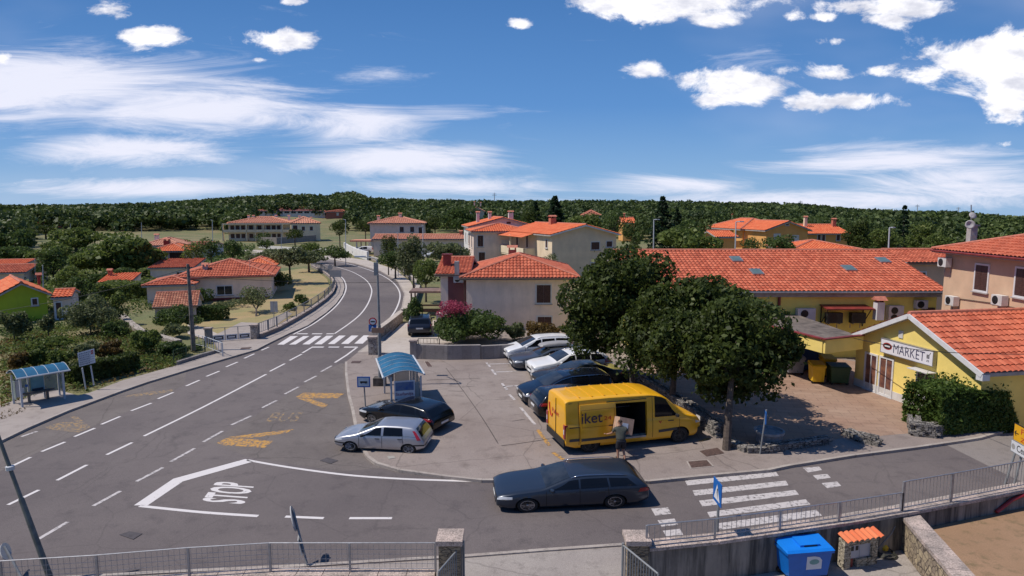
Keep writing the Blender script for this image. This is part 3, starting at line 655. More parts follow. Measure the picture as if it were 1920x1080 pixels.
# the wing is part of the grey house
inv = Matrix.LocRotScale(t.location, t.rotation_euler, None).inverted()
m_ = inv @ Matrix.LocRotScale(h2.location, h2.rotation_euler, None)
for c_ in list(h2.children): c_.parent = t; c_.location = m_.to_translation(); c_.rotation_euler = m_.to_euler()
bpy.data.objects.remove(h2)
groof = [c_ for c_ in t.children if c_.name.startswith('roof')][0]
W_burg = stucco('burgundy_paint', (0.20, 0.075, 0.075), amt=.15)
q = MB(); q.box(-1.45, .6 * K - .04, 1.9, -.06, .6 * K - .004, he + 1.15); q.build('burgundy_panel', W_burg, t)
q = MB(); q.tube([(-.12, -.1, he + 1.1), (-.12, -.1, 2.0)], .05, 6); q.build('downpipe', M_brownw, t)
def ac_unit(parent, M, w=.85, h=.6, dep=.32, fans=1, am=None):
    q = MB(); q.box(-w / 2, -dep, 0, w / 2, 0, h, M)
    a = q.build('air_conditioner', am or M_ac, parent); q = MB()
    for k in range(fans):
        zc = h * (.5 if fans == 1 else (.28 + .44 * k)); r = min(h / fans * .42, .26)
        q.lathe([(r, 0), (r, .012), (r * .3, .02)], 16, M @ Matrix.Translation((-w * .12, -dep, zc)) @ Matrix.Rotation(R(90), 4, 'X'))
    q.build('fan_grille', M_black, a)
    q = MB()
    for x in (-w * .35, w * .35): q = MB(); q.box(x - .02, -dep, -.06, x + .02, .06, -.01, M); q.box(x - .02, .03, -.35, x + .02, .06, -.061, M); q.build('bracket', M_metal, a)
    return a
ac_unit(t, Matrix.Translation((-.62, .6 * K - .06, HZ(531, D) + 1.2)), .75, .5)
q = MB(); q.box(-.9, .3, he + 1.2 - .3, -.55, .65, he + 1.2 + 1.1); q.build('chimney', M_soffit, groof)
q = MB(); q.box(-2.0, 2.6, he + 1.0, -1.4, 3.2, he + 2.6); q.box(-2.1, 2.5, he + 2.6, -1.3, 3.3, he + 2.7); q.build('chimney', M_redp, groof)
chimney(groof, w * .43, (dd - 1.5) * K, he + 1.4, HZ(462, D + 6) + 1.2, .7, M_ridge)
# low entrance wall and terrace left of the grey house
q = MB(); a = XY(822, 35.2, 1); b = XY(870, 35.2, 1); y_ = 35 * K; q.box(a.x, y_, 0, b.x, y_ + .25, 1.0); q.box(a.x - .1, y_ - .1, 1.0, b.x, y_ + .3, 1.12); q.box(a.x - .1, y_ - .2, 0, a.x + .35, y_ + .35, 1.6)
tag(q.build('entrance_wall', W_pink), 'low stone fronted entrance wall at the left corner of the grey house', 'wall')

# --- long ochre building
D = 29.0; A = XY(1190, D, 4); B = XY(1757, D, 4); A.x = 7.6; he = HZ(543, D)
t = house('long_yellow_building', 'long single storey ochre building with red tiled roof and skylights behind the plaza', 'building', A, B, 9.5, he, HZ(472, D + 4.75) - he, 'gableX', W_yel, T_red, .45, 0,
          wins=[('R', 3, 2.2, .8, .9, 'shutter')], tw=.27, rl=.4, gutter=M_metal)
yb = t; w = t['w']; roofo = [c for c in t.children if c.name.startswith('roof')][0]
q = MB(); q.box(-.05, -.28, he - .42, w + .05, -.003, he - .12); q.build('fascia', M_soffit, roofo)
sl = (HZ(472, D + 4.75) - he) / (4.75 * K)
for px, py in ((1380, 487), (1418, 511), (1591, 504), (1655, 489)):
    # the point of the front slope at that pixel
    dd_ = pdir(px, py); tt = (he + .12 - sl * D * K - CAM_H) / (dd_[2] - sl * dd_[1]); P = Vector((dd_[0] * tt, dd_[1] * tt, CAM_H + dd_[2] * tt))
    M = Matrix.Translation((P.x - A.x, P.y - A.y, P.z)) @ Matrix.Rotation(math.atan(sl), 4, 'X')
    q = MB(); q.box(-.36, -.45, 0, .36, .45, .1, M); s_ = q.build('roof_window', M_metal, roofo); q = MB(); q.box(-.29, -.38, .1, .29, .38, .112, M); q.build('pane', mat('skylight_glass', (.12, .17, .16), .15, .1, 2), s_)
lx = lambda px, z=3: (px - 960) / F * (D * K * CP + (CAM_H - z) * SP) - A.x
M0 = lambda px, py, dy=-.04: Matrix.Translation((lx(px, HZ(py, D)), dy, HZ(py, D)))
ac_unit(t, M0(1505, 610, -.1), 1.08, 1.1, .36, 2); ac_unit(t, M0(1671, 602, -.1), .9, 1.0, .36, 2); ac_unit(t, M0(1721, 577, -.1), .7, .5, .3)
DK = mat('old_dark_unit', (.03, .032, .03), .6, .2); ac_unit(t, M0(1556, 603, -.25), .95, .62, .35, 1, DK); ac_unit(t, M0(1600, 603, -.25), .85, .62, .35, 1, DK)
q = MB(); x0, x1 = lx(1536, 3), lx(1621, 3); z1 = HZ(575, D); z0_ = HZ(581, D - 1.0)
q.add([(x0, 0, z1 + .15), (x1, 0, z1 + .15), (x1 + .1, -1.0, z0_), (x0 - .0, -1.0, z0_), (x0, 0, z1 + .09), (x1, 0, z1 + .09), (x1 + .1, -1.0, z0_ - .06), (x0, -1.0, z0_ - .06)], [(3, 2, 1, 0), (4, 5, 6, 7), (3, 7, 6, 2), (0, 4, 7, 3), (1, 2, 6, 5)])
aw = q.build('awning', M_redp, t); q = MB()
for xx in (x0 + .1, x1 - .1): q = MB(); q.beam((xx, -.02, z1 - 1.1), (xx, -.9, z0_ - .05), .04, .04); q.beam((xx, -.05, z1 - 1.2), (xx, -.05, z1 + .05), .05, .05); q.build('awning_frame', M_black, aw)
q = MB(); q.tube([(lx(1459), -.1, he - .2), (lx(1459), -.1, .2)], .09, 8); q.build('downpipe', M_redp, t)
q = MB(); x0 = lx(1632); q.box(x0 - .22, -1.1, 2.6, x0 + .22, -.65, HZ(568, D - 1)); cst = q.build('chimney', M_whitep, t); chz = HZ(568, D - 1)
q = MB(); e = .33; q.add([(x0 - e, -1.22, chz + .12), (x0 + e, -1.22, chz + .12), (x0 + e, -.53, chz + .12), (x0 - e, -.53, chz + .12), (x0 - e, -.88, chz + .34), (x0 + e, -.88, chz + .34)], [(3, 2, 1, 0), (0, 1, 5, 4), (2, 3, 4, 5), (0, 4, 3), (1, 2, 5)])
for a_ in (-.18, .12): q.box(x0 + a_, -1.05, chz, x0 + a_ + .06, -.7, chz + .12)
q.build('cap', M_ridge, cst)
q = MB(); x0 = lx(1740); q.box(x0 - .4, -.04, 2.2, x0 + .4, -.003, 3.2); q.build('door', M_brownw, t)
for px in (1520,): window(t, w, 9.5 * K, 'F', lx(px, 1.6), 1.55, 1.1, 1.2, 'glass')
# --- canopy over the bins
q = MB(); zt = 2.78; cp = [(15.25, 23.0 * K), (17.55, 23.75 * K), (17.4, 28.95 * K), (12.9, 28.95 * K)]
q.prism(cp, zt - .1, zt); tcan = empty('canopy', (0, 0, 0), 0, 'flat canopy with yellow fascia and red edge between the market and the ochre building', 'canopy'); q.build('deck', mat('bitumen_deck', (.16, .13, .11), .95, .3, 2, .3), tcan)
q = MB()
def wallseg(q, a, b, z0, z1, th=.12):
    a = Vector(a); b = Vector(b); t_ = (b - a).normalized(); n = Vector((-t_.y, t_.x)) * th / 2; q.prism([a - n, b - n, b + n, a + n], z0, z1)
wallseg(q, (15.2, 22.95 * K), (17.6, 23.72 * K), zt - .62, zt + .06); wallseg(q, (12.82, 28.9 * K), (15.18, 23.0 * K), zt - .62, zt + .06); q.build('fascia', W_mark, tcan)
q = MB(); wallseg(q, (15.12, 22.9 * K), (17.6, 23.7 * K), zt + .06, zt + .12, .22); wallseg(q, (12.75, 28.9 * K), (15.15, 22.98 * K), zt + .06, zt + .12, .22); q.build('edging', M_redp, tcan)
q = MB(); q.box(16.5, 28 * K, .1, 16.6, 28 * K + .1, zt - .1); q.box(13.3, 28 * K, .1, 13.4, 28 * K + .1, zt - .1); q.build('post', M_whitep, tcan)
q = MB(); q.box(14.2, 28.2 * K, .1, 17.4, 28.5 * K, zt - .12); q.build('back_panel', mat('poster_panel', (.10, .07, .06), .6, .9, 2.2, col2=(.30, .25, .2)), tcan)
# --- market
FA = Vector((17.75, 24.3 * K)); FB = Vector((19.05, 19.0 * K)); Lm = (FB - FA).length
t = house('market', 'yellow market hall with white gable trim, red tiled roof and lettered sign board', 'shop', FA, FB, 13.0, 2.68, 1.62, 'gableY', W_mark, T_red, .32, 0, tw=.27, rl=.4)
ro = [c for c in t.children if c.name.startswith('roof')][0]
q = MB(); s = 1.62 / (Lm / 2); e = .32; zl = 2.68 - .32 * s + .1; za = 2.68 + 1.62 + .12
for x0, x1 in ((-e, Lm / 2), (Lm + e, Lm / 2)): q.beam((x0, -e - .03, zl - .12), (x1, -e - .03, za - .12), .07, .2)
q.box(-e - .05, -e - .05, zl - .34, -e + .25, -e + .3, zl - .1); q.box(Lm + e - .25, -e - .05, zl - .34, Lm + e + .05, -e + .3, zl - .1); q.build('verge_trim', M_whitep, ro)
q = MB(); q.box(-.012, -.02, 0, Lm + .012, -.002, .48); q.build('plinth', M_ac, t)
M_post1 = mat('bread_poster', (.28, .12, .07), .4, .5, 2.6, col2=(.06, .03, .04), detail=2)
def fu(px, py):   # position along the market front of a pixel, and its height
    d = pdir(px, py); a = FA; b = FB - FA; den = d[0] * b.y - d[1] * b.x
    k = (d[0] * (-a.y) - d[1] * (-a.x)) / den if den else 0
    # solve (a + b k) x d = 0
    k = -(a.x * d[1] - a.y * d[0]) / (b.x * d[1] - b.y * d[0]); p = a + b * k; tt = p.y / d[1]
    return k * Lm, CAM_H + d[2] * tt
for n_, (pl, pr, ptop, pbot) in enumerate(((1623, 1643, 665, 735), (1651, 1673, 673, 746))):
    u0, _ = fu(pl, 700); u1, _ = fu(pr, 700); zt_ = fu((pl + pr) / 2, ptop)[1]; zb = max(.2, fu((pl + pr) / 2, pbot)[1])
    f = window(t, Lm, 13 * K, 'F', (u0 + u1) / 2, (zt_ + zb) / 2, max(.45, u1 - u0), zt_ - zb, 'glass')
    f.children[0].data.materials[0] = M_post1
u0, z_ = fu(1735, 712); window(t, Lm, 13 * K, 'F', u0, z_ - .2, .8, 1.1, 'glass')
q = MB(); q.box(u0 - .55, -.5, z_ + .42, u0 + .6, 0, z_ + .46); q.build('awning', M_ac, t)
u0, z_ = fu(1690, 627); q = MB(); q.box(u0 - .13, -.04, z_ - .17, u0 + .13, 0, z_ + .17); q.build('vent', M_ac, t)
# sign board
ua, za_ = fu(1658, 657); ub, zb_ = fu(1756, 674); zc = 2.62
q = MB(); q.box(ua, -.2, 2.28, ub, -.03, 2.92); sg = q.build('sign_board', mat('sign_white', (.72, .70, .74), .5, .03, 2), t)
q = MB(); q.box(ua - .03, -.21, 2.25, ub + .03, -.02, 2.279); q.box(ua - .03, -.21, 2.921, ub + .03, -.02, 2.95); q.box(ua - .03, -.21, 2.279, ua - .001, -.02, 2.921); q.box(ub + .001, -.21, 2.279, ub + .03, -.02, 2.921); q.build('frame', M_metal, sg)
W_ = ub - ua; q = MB(); text_on(q, 'MARKET', (ua + W_ * .26, -.205, 2.39), (W_ * .6, 0, 0), (0, 0, .42), -.004); q.build('lettering', mat('sign_navy', (.03, .03, .09), .5, .05), sg)
q = MB(); c_ = (ua + W_ * .135, -.203, 2.62)
def disc(q, c, rx, rz, y, n=24, inner=None):
    vs = [(c[0] + rx * math.cos(2 * math.pi * k / n), y, c[2] + rz * math.sin(2 * math.pi * k / n)) for k in range(n)]
    q.add(vs, [tuple(range(n))])
disc(q, c_, W_ * .095, .17, -.204); q.build('emblem', mat('emblem_red', (.35, .03, .03), .5, .05), sg); q = MB(); disc(q, c_, W_ * .08, .12, -.208); q.build('emblem', M_black, sg); q = MB(); q.box(c_[0] - W_ * .055, -.212, 2.585, c_[0] + W_ * .055, -.209, 2.655); q.build('emblem', M_whitep, sg)
q = MB(); x0 = ua + W_ * .895; 
for k in range(4): q.box(x0 + k * .04, -.207, 2.56, x0 + k * .04 + .015, -.204, 2.74)
for k in range(3): q.box(x0 - .01, -.208, 2.57 + k * .06, x0 + .15, -.2035, 2.585 + k * .06)
q.box(x0 + .01, -.207, 2.47, x0 + .13, -.204, 2.485); q.beam((x0 + .14, -.206, 2.74), (x0 + .2, -.206, 2.84), .004, .02); disc(q, (x0 + .03, 0, 2.43), .022, .022, -.207, 10); disc(q, (x0 + .11, 0, 2.43), .022, .022, -.207, 10)
q.build('trolley_emblem', M_black, sg)
# market skylight
M = Matrix.Translation((Lm * .80, 4.1 * 1.2, 2.68 + 1.62 - s * Lm * .30 + .12)) @ Matrix.Rotation(math.atan(s), 4, 'Y'); q = MB(); q.box(-.3, -.35, 0, .3, .35, .1, M); s_ = q.build('roof_window', M_metal, ro); q = MB(); q.box(-.24, -.28, .1, .24, .28, .112, M); q.build('pane', MATS['skylight_glass'], s_)
# --- peach building on the right edge
A = Vector((24.6, 27.2 * K)); B = Vector((23.95, 17.0 * K)); he = HZ(466, 27.2)
t = house('peach_building', 'peach stucco building with brown shuttered windows and red tiled roof on the right edge', 'building', A, B, 10.5, he, 2.0, 'hip', W_peach, T_red, .5, 0, tw=.27, rl=.4, gutter=M_redp)
w = t['w']; ro = [c for c in t.children if c.name.startswith('roof')][0]
def pu(px, py):
    d = pdir(px, py); b = B - A; k = -(A.x * d[1] - A.y * d[0]) / (b.x * d[1] - b.y * d[0]); p = A + b * k; return k * w, CAM_H + d[2] * p.y / d[1]
for px, py, ww, hh in ((1841, 521, .95, 1.3), (1919, 530, .95, 1.3)):
    u, z = pu(px, py); window(t, w, 10.5 * K, 'F', u, z, ww, hh, 'shutter')
for px, py, k in ((1778, 500, 1), (1792, 572, 1), (1882, 572, 1)):
    u, z = pu(px, py); ac_unit(t, Matrix.Translation((u, -.06, z)), .75, .5)
q = MB(); pts = [pu(a, b) for a, b in ((1800, 560), (1860, 568), (1919, 580))]; q.tube([(u, -.04, z) for u, z in pts], .018, 5); q.build('wall_cable', M_black, t)
P = AT(1822, 441, 29.5); inv = Matrix.LocRotScale(t.location, t.rotation_euler, None).inverted(); lp = inv @ P
q = MB(); q.box(lp.x - .2, lp.y - .2, lp.z - .8, lp.x + .2, lp.y + .2, lp.z + .55); q.box(lp.x - .28, lp.y - .28, lp.z + .55, lp.x + .28, lp.y + .28, lp.z + .65); ch = q.build('chimney', M_soffit, ro)
q = MB(); Mx = inv @ Matrix.Translation(AT(1819, 421, 28.9)) @ Matrix.Rotation(R(78), 4, 'X') @ Matrix.Rotation(R(-15), 4, 'Y'); q.lathe([(.02, -.1), (.16, -.07), (.27, 0), (.27, .015), (.16, -.05), (.02, -.1)], 20, Mx); dish = q.build('satellite_dish', mat('dish_white', (.42, .40, .40), .4, .05), ch, smooth=True)
q = MB(); Mx = inv @ Matrix.Translation(AT(1824, 404, 29.3)) @ Matrix.Rotation(R(60), 4, 'X'); q.lathe([(.02, -.08), (.22, 0), (.22, .012), (.02, -.06)], 20, Mx); q.build('satellite_dish', MATS['dish_white'], ch, smooth=True)
q = MB(); a = inv @ AT(1821, 420, 29.4); b = inv @ AT(1821, 384, 29.4); q.tube([a, b], .03, 6); q.tube([inv @ AT(1816, 397, 29.4), inv @ AT(1827, 395, 29.4)], .015, 5); q.build('aerial', M_metal, ch)
# --- low red roofed block between the ochre and the peach building
D = 38; A = XY(1700, D); B = XY(1795, D); he = HZ(492, D)
house('pink_annex', 'small pinkish block with red tiled roof between the ochre and peach buildings', 'house', A, B, 5, he, HZ(470, D + 2.5) - he, 'gableX', W_peach, T_red, .3, 0, [('F', 1.0, he - 1.3, .8, 1.0, 'glass')], tw=.3, rl=.4)
# ================================================================ houses farther away
def hs(name, label, px, D, ang, w, d, ey, ry, roof, wall, tiles, z0=0.0, ov=.4, wins=(), chims=(), tw=.34, rd=None, cat='house', fas=None, gutter=None, rl=.5):
    """px, D: left front wall corner; ey: pixel row of the eave there; ry: pixel row of the ridge"""
    A = XY(px, D, 4); B = A + Vector((math.cos(ang), math.sin(ang) * K)) * w
    he = HZ(ey, D); dm = d / 2 if roof in ('gableX', 'hip') else (d if roof == 'shed' else 0)
    rise = max(.4, HZ(ry, D + (rd if rd is not None else dm)) - he)
    t = house(name, label, cat, A, B, d, he, rise, roof, wall, tiles, ov, z0, wins, chims, tw, rl, None, fas, gutter=gutter)
    return t
def wrow(face, us, z, ww, hh, st='shutter'): return [(face, u, z, ww, hh, st) for u in us]
# beige house with gable to the camera
D = 60; h = HZ(440, D)
t = hs('beige_house', 'large beige house with plain gable wall and orange roof right of the white house', 1035, D, .26, 8.8, 12.5, 440, 423, 'gableY', W_beige, T_new, ov=.45, tw=.34,
       wins=[('F', 6.0, h - 1.5, 1.15, .95, 'shutter'), ('F', 8.0, h - 1.3, .8, .7, 'shutter'), ('F', 6.0, h - 4.2, 1.2, .95, 'shutter'), ('L', 11.2, h - 1.2, .6, 1.0, 'shutter'), ('L', 11.2, h - 4.2, .6, 1.0, 'shutter'), ('L', 6, h - 1.2, .7, 1.6, 'shutter'), ('L', 3, h - 1.2, .7, 1.6, 'shutter'), ('L', 6, h - 4.2, .8, 1.9, 'shutter')], chims=[(4.0, 7, h + .8, h + 2.3, .8, M_ridge)])
q = MB(); q.box(-1.7, 5.6, h - 3.2, -.01, 16.4, h - 3.0); q.box(-1.75, 5.5, h - 3.0, -1.6, 16.5, h - 2.0); q.box(-1.75, 5.5, h - 3.0, -.01, 5.65, h - 2.0); q.build('balcony', W_cream, t)
q = MB(); q.box(-1.7, 5.7, h - 6, -1.4, 6, h - 3.2); q.box(-1.7, 11, h - 6, -1.4, 11.3, h - 3.2); q.box(-1.7, 11, h - 2, -1.5, 11.2, h - .3); q.build('balcony_post', W_cream, t)
tl = Tiles(); tl.slope([(-2.1, 16.9, h - .55), (-2.1, 5.3, h - .55), (0, 5.3, h + .05), (0, 16.9, h + .05)], .34, .5); tl.build('balcony_roof', T_new, t)
q = MB(); q.box(-.02, -.02, 0, -.001, 12.5, h) if False else q.beam((-.45, -.5, h - .12), (4.4, -.5, HZ(423, D) - .02), .06, .16).beam((9.25, -.5, h - .12), (4.4, -.5, HZ(423, D) - .02), .06, .16); q.build('verge_trim', M_whitep, t)
q = MB(); tl = Tiles(); tl.slope([(8.3, 7, h - .35), (11.6, 7, h - .35), (11.6, 13, h + .25), (8.3, 13, h + .25)], .34, .5); tl.build('porch_roof', T_new, t)
q = MB(); [q.box(11.1, y, h - 3, 11.3, y + .2, h - .4) for y in (7.2, 12.5)]; q.box(8.8, 7, h - 3.2, 11.4, 13, h - 3.0); q.build('porch_post', M_whitep, t)
# white house: tall gable part behind, hipped wing in front
D = 70; h = HZ(434, D)
hs('white_house', 'white house wing with low orange hip roof in front of the taller white gable', 888, D, .12, 8.4, 6, 434, 421, 'hip', W_pink, T_new, tw=.36,
   wins=[('F', 4.7, h - 1.6, .9, .5, 'blind'), ('F', 7.3, h - 1.4, 1.5, 1.3, 'blind'), ('L', 1.5, h - 1.5, .9, 1.8, 'shutter'), ('L', 4.2, h - 1.5, .9, 1.8, 'shutter'), ('F', 1.2, h - 4, .9, 1.9, 'shutter'), ('F', 1.0, h - 1.4, .8, 1.6, 'shutter')])
D = 77; h = HZ(425, D)
hs('white_gable_house', 'tall white house with orange gable roof and three chimneys behind the hipped wing', 882, D, .12, 10.6, 9, 425, 409, 'gableY', W_white, T_new, tw=.36,
   wins=[('F', 6.2, h + .6, .7, .35, 'shutter'), ('L', 3, h - 2, .9, 1.6, 'shutter'), ('L', 6.5, h - 2, .9, 1.6, 'shutter')], chims=[(1.8, 4, h + .3, h + 2.4, .5, W_white), (3.9, 4.5, h + .8, h + 2.4, .5, W_white), (7.6, 5, h + .6, h + 2.5, .8, W_white)])
# pale house with annex by the parking lot
D = 112; h = HZ(419, D)
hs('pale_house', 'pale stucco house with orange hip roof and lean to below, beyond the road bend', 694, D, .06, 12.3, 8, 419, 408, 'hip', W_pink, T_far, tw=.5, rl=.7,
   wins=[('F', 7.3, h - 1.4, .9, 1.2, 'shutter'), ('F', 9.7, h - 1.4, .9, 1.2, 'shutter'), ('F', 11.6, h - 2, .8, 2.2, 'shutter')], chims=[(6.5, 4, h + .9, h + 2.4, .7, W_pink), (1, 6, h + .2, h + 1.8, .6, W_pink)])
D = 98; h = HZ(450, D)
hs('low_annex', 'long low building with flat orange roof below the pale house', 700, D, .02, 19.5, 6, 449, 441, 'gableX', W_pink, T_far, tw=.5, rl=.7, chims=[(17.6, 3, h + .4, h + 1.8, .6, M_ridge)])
t = empty('carport', XY(668, 104, 0).to_3d(), 0.02, 'open carport with orange roof over the distant white van', 'carport')
q = MB(); [q.box(x, y, 0, x + .25, y + .25, 2.6) for x in (0, 2.7) for y in (0, 4.5)]; q.build('post', W_white, t); q = MB(); q.box(-1.2, -.5, 2.6, 3.2, 5.2, 2.95); q.build('roof', T_far, t)
# apartment block far left of centre
D = 150; h = HZ(419, D); w = 19
W_apt = stucco('apartment_cream', (0.80, 0.66, 0.48), amt=.1)
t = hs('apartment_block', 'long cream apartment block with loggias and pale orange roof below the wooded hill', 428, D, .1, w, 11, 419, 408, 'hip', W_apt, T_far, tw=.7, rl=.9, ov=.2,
       wins=[('F', u, z, 1.2, 1.35, 'shutter') for z in (h - 1.3, h - 3.9) for u in (1.2, 2.8, 4.4, 6.8, 9.3, 12.0, 13.6, 15.2)], chims=[(x, 5, h + .9, h + 2.5, .6, W_white) for x in (4.5, 6, 13, 17)])
q = MB(); q.box(-1.5, -1.3, h - 2.75, w, -.003, h - 2.45); q.box(-1.5, -1.3, h - .35, w, -.003, h - .05); q.box(-1.5, -1.3, h - 2.5, w, -1.2, h - 1.9)
for x in (-1.5, 5.6, 8.2, 10.6, 16.4, 18.8): q.box(x, -1.3, 0, x + .25, -.003, h - .3)
q.build('loggia', W_apt, t)
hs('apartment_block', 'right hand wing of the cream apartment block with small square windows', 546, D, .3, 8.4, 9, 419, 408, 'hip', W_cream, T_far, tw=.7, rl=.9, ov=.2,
   wins=[('F', 3.6, h - 1.6, .9, 1.2, 'shutter'), ('F', 6.0, h - 1.6, .9, 1.2, 'shutter'), ('F', 1.2, h - 1.4, 1.3, 1.6, 'shutter')], chims=[(3, 4, h + .6, h + 2.3, .6, W_white), (6.5, 4, h + .3, h + 1.9, .6, W_white)])
D = 262; h = HZ(396, D)
hs('school_building', 'wide white public building with dark red roof against the wooded hill', 482, D, 0, 37, 14, 396, 389, 'hip', W_white, tilemat('dull_red_tiles', (.34, .13, .11), (.4, .17, .14)), 1, tw=.9, rl=1.2,
   wins=[('F', 2 + k * 3.6, h - 1.4, 2.6, 1.3, 'glass') for k in range(10)])
D = 256; h = HZ(399, D)
hs('brick_hall', 'low brick red hall at the right end of the white public building', 612, D, .05, 12.5, 10, 398, 394, 'hip', stucco('brick_render', (.34, .12, .09)), T_old, 1, tw=.9, rl=1.2, wins=[('F', 6, h - 1.6, 1, 1.6, 'blind')])
D = 230; h = HZ(396, D)
hs('hill_villa', 'small cream villa half hidden behind the round tree on the hill', 882, D, .05, 6.6, 8, 396, 389, 'gableY', W_beige, T_far, 2, tw=.9, rl=1.2, wins=[('F', 4, h - 2, 1.6, 1.3, 'shutter')], chims=[(2, 3, h + .8, h + 2.6, .6, W_pink), (5, 3, h + .4, h + 2.3, .6, W_pink)])
D = 200; h = HZ(419, D)
hs('small_white_house', 'small white house alone at the foot of the forest on the far left', 52, D, .1, 8.2, 7, 419, 417, 'hip', W_white, T_old, 0, tw=.9, rl=1.2, wins=[('F', 2.5, h - 1, 1, 1, 'shutter'), ('F', 5.5, h - 1, 2, 1.4, 'glass')], chims=[(3, 3, h, h + 1.6, .6, W_white)])
hs('ochre_cottage', 'small ochre cottage partly hidden by trees beside the small white house', 97, 190, .1, 4.2, 6, 428, 423, 'gableX', W_or, T_old, -1, tw=.9, rl=1.2)
# orange houses
D = 75; h = HZ(431, D)
t = hs('orange_house', 'orange stucco house with two white shuttered windows in its gable wall', 1436, D, .1, 6.9, 11, 431, 416, 'gableY', W_or, T_new, tw=.36, ov=.5,
   wins=[('F', 1.8, h - 1.1, 1.0, .85, 'blind'), ('F', 4.9, h - 1.3, .95, .75, 'blind'), ('F', 3.4, h + .8, .5, .2, 'shutter')])
D = 80; h = HZ(427, D)
t = hs('orange_terrace_house', 'orange house with covered terrace and wide orange roof left of the gabled orange house', 1392, D, .1, 7.5, 9, 427, 411, 'hip', W_or, T_new, tw=.36, ov=.9,
   wins=[('F', 1.0, h - 1.4, 1.2, 1.2, 'glass'), ('F', 3.0, h - 1.4, .6, 1.5, 'blind')])
q = MB(); q.box(-2.2, -1.5, h - 3.2, 3.6, -.01, h - 2.95); q.box(-2.2, -1.5, h - 2.95, 3.6, -1.4, h - 2.1); [q.box(x, -1.5, 0, x + .25, -1.25, h - .3) for x in (-2.2, .6, 3.4)]; q.build('terrace', W_or, t)
D = 84; h = HZ(437, D)
hs('orange_row_house', 'orange roofed house with ochre walls and dark doors right of the gabled orange house', 1514, D, .02, 7, 8, 438, 422, 'gableX', W_or, T_new, tw=.36, wins=[('F', 2.0, h - .9, .5, 1.4, 'shutter'), ('F', 2.8, h - .9, .5, 1.4, 'shutter'), ('F', 5.4, h - .8, .6, 1, 'shutter')], chims=[(1.4, 3, h + .8, h + 2.9, .5, W_cream), (6.6, 3, h + .5, h + 2.5, .6, M_ridge)])
D = 57
hs('low_orange_house', 'low house with wide flat orange hip roof just behind the ochre building ridge', 1492, D, -.02, 6.6, 5, 466, 452, 'hip', W_pink, T_new, tw=.34, ov=.8)
D = 66
for k, (px_, lab) in enumerate(((1345, 'small orange roofed outbuilding left of the covered terrace'),)):
    hs('outbuilding', lab, px_, D, .1, 2.6, 4, 444, 434, 'gableX', W_or, T_new, tw=.34)
D = 160
hs('far_cottage', 'long low orange roof seen between trees left of the orange houses', 1290, D, 0, 8.5, 8, 432, 427, 'gableX', W_pink, T_old, 0, tw=.6, rl=.9)
hs('far_cottage', 'small orange roofed cottage among trees right of the tall dark conifer group', 1168, 150, 0, 3.6, 6, 418, 409, 'gableX', W_or, T_new, 0, tw=.6, rl=.9, chims=[(1, 3, 6, 8.6, .5, M_ridge)])
hs('far_cottage', 'grey brown roofed house in the trees behind the beige gable house', 1096, 190, 0, 6.2, 8, 404, 396, 'hip', W_pink, T_old, 0, tw=.9, rl=1.2)
hs('far_cottage', 'tiny brown roofed house on the forest slope above the orange houses', 1361, 300, 0, 6, 7, 406, 401, 'gableX', W_pink, T_old, 2, tw=.9, rl=1.2)
# left cluster
D = 64; h = HZ(503, D)
hs('tiled_house', 'low grey house with ribbed orange roof and small white window, left of the utility pole', 279, D, .16, 5.2, 4.5, 503, 487, 'shed', W_grey, T_red, -2.5, tw=.3, ov=.3, wins=[('F', 3.6, h + 2.5 - .9, .7, .6, 'glass')])
D = 71; h = HZ(470, D)
t = hs('terrace_house', 'house with open upper loggia and orange hip roof above the ribbed orange roof', 285, D, .16, 4.6, 5, 470, 458, 'hip', W_pink, T_new, -2.5, tw=.34, ov=.5, wins=[('F', 1.2, h + 2.5 - .7, 1.1, .9, 'glass'), ('F', 3.2, h + 2.5 - .75, 1.8, .9, 'shutter')], chims=[(1.3, 2, h + 2.5 + .4, h + 2.5 + 1.7, .8, M_redp)])
D = 82; h = HZ(459, D)
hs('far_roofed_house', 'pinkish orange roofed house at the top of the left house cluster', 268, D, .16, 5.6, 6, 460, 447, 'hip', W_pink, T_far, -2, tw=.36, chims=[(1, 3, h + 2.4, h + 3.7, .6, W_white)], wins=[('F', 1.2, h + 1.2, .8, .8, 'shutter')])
D = 95
hs('far_row_house', 'grey roofed low house behind the left cluster beside the olive trees', 340, D, .05, 5, 6, 463, 455, 'gableX', W_white, T_old, -1, tw=.4)
D = 48; h = HZ(518, D)
t = hs('hip_roofed_house', 'single storey pale stucco house with ribbed orange hip roof above the dry lawn', 334, D, .22, 8.5, 6.5, 519, 487, 'hip', W_grey, T_red, 0, tw=.27, ov=.45, rd=4.2,
   wins=[('F', 4.15, HZ(547, D), 1.4, .85, 'glass')], chims=[(2.2, 1.2, h + .2, HZ(494, D + 1.5), .45, M_soffit)], gutter=M_redp)
q = MB(); q.box(-.01, -.02, 0, 8.41, -.002, .25); q.build('plinth', M_redp, t)
q = MB(); q.tube([(6.6, .5, h - .3), (6.6, .5, h + 1.6)], .02, 5); q.build('aerial', M_metal, t)
hs('garden_wing', 'low left wing of the hip roofed house with its own small orange hip roof', 272, 46, .22, 3.9, 4, 535, 520, 'hip', W_grey, T_red, 0, tw=.27, ov=.35)
hs('rear_wing', 'small orange hip roof rising behind the right end of the hip roofed house', 455, 56, .2, 3.2, 4, 498, 484, 'hip', W_grey, T_new, 0, tw=.3, ov=.4)
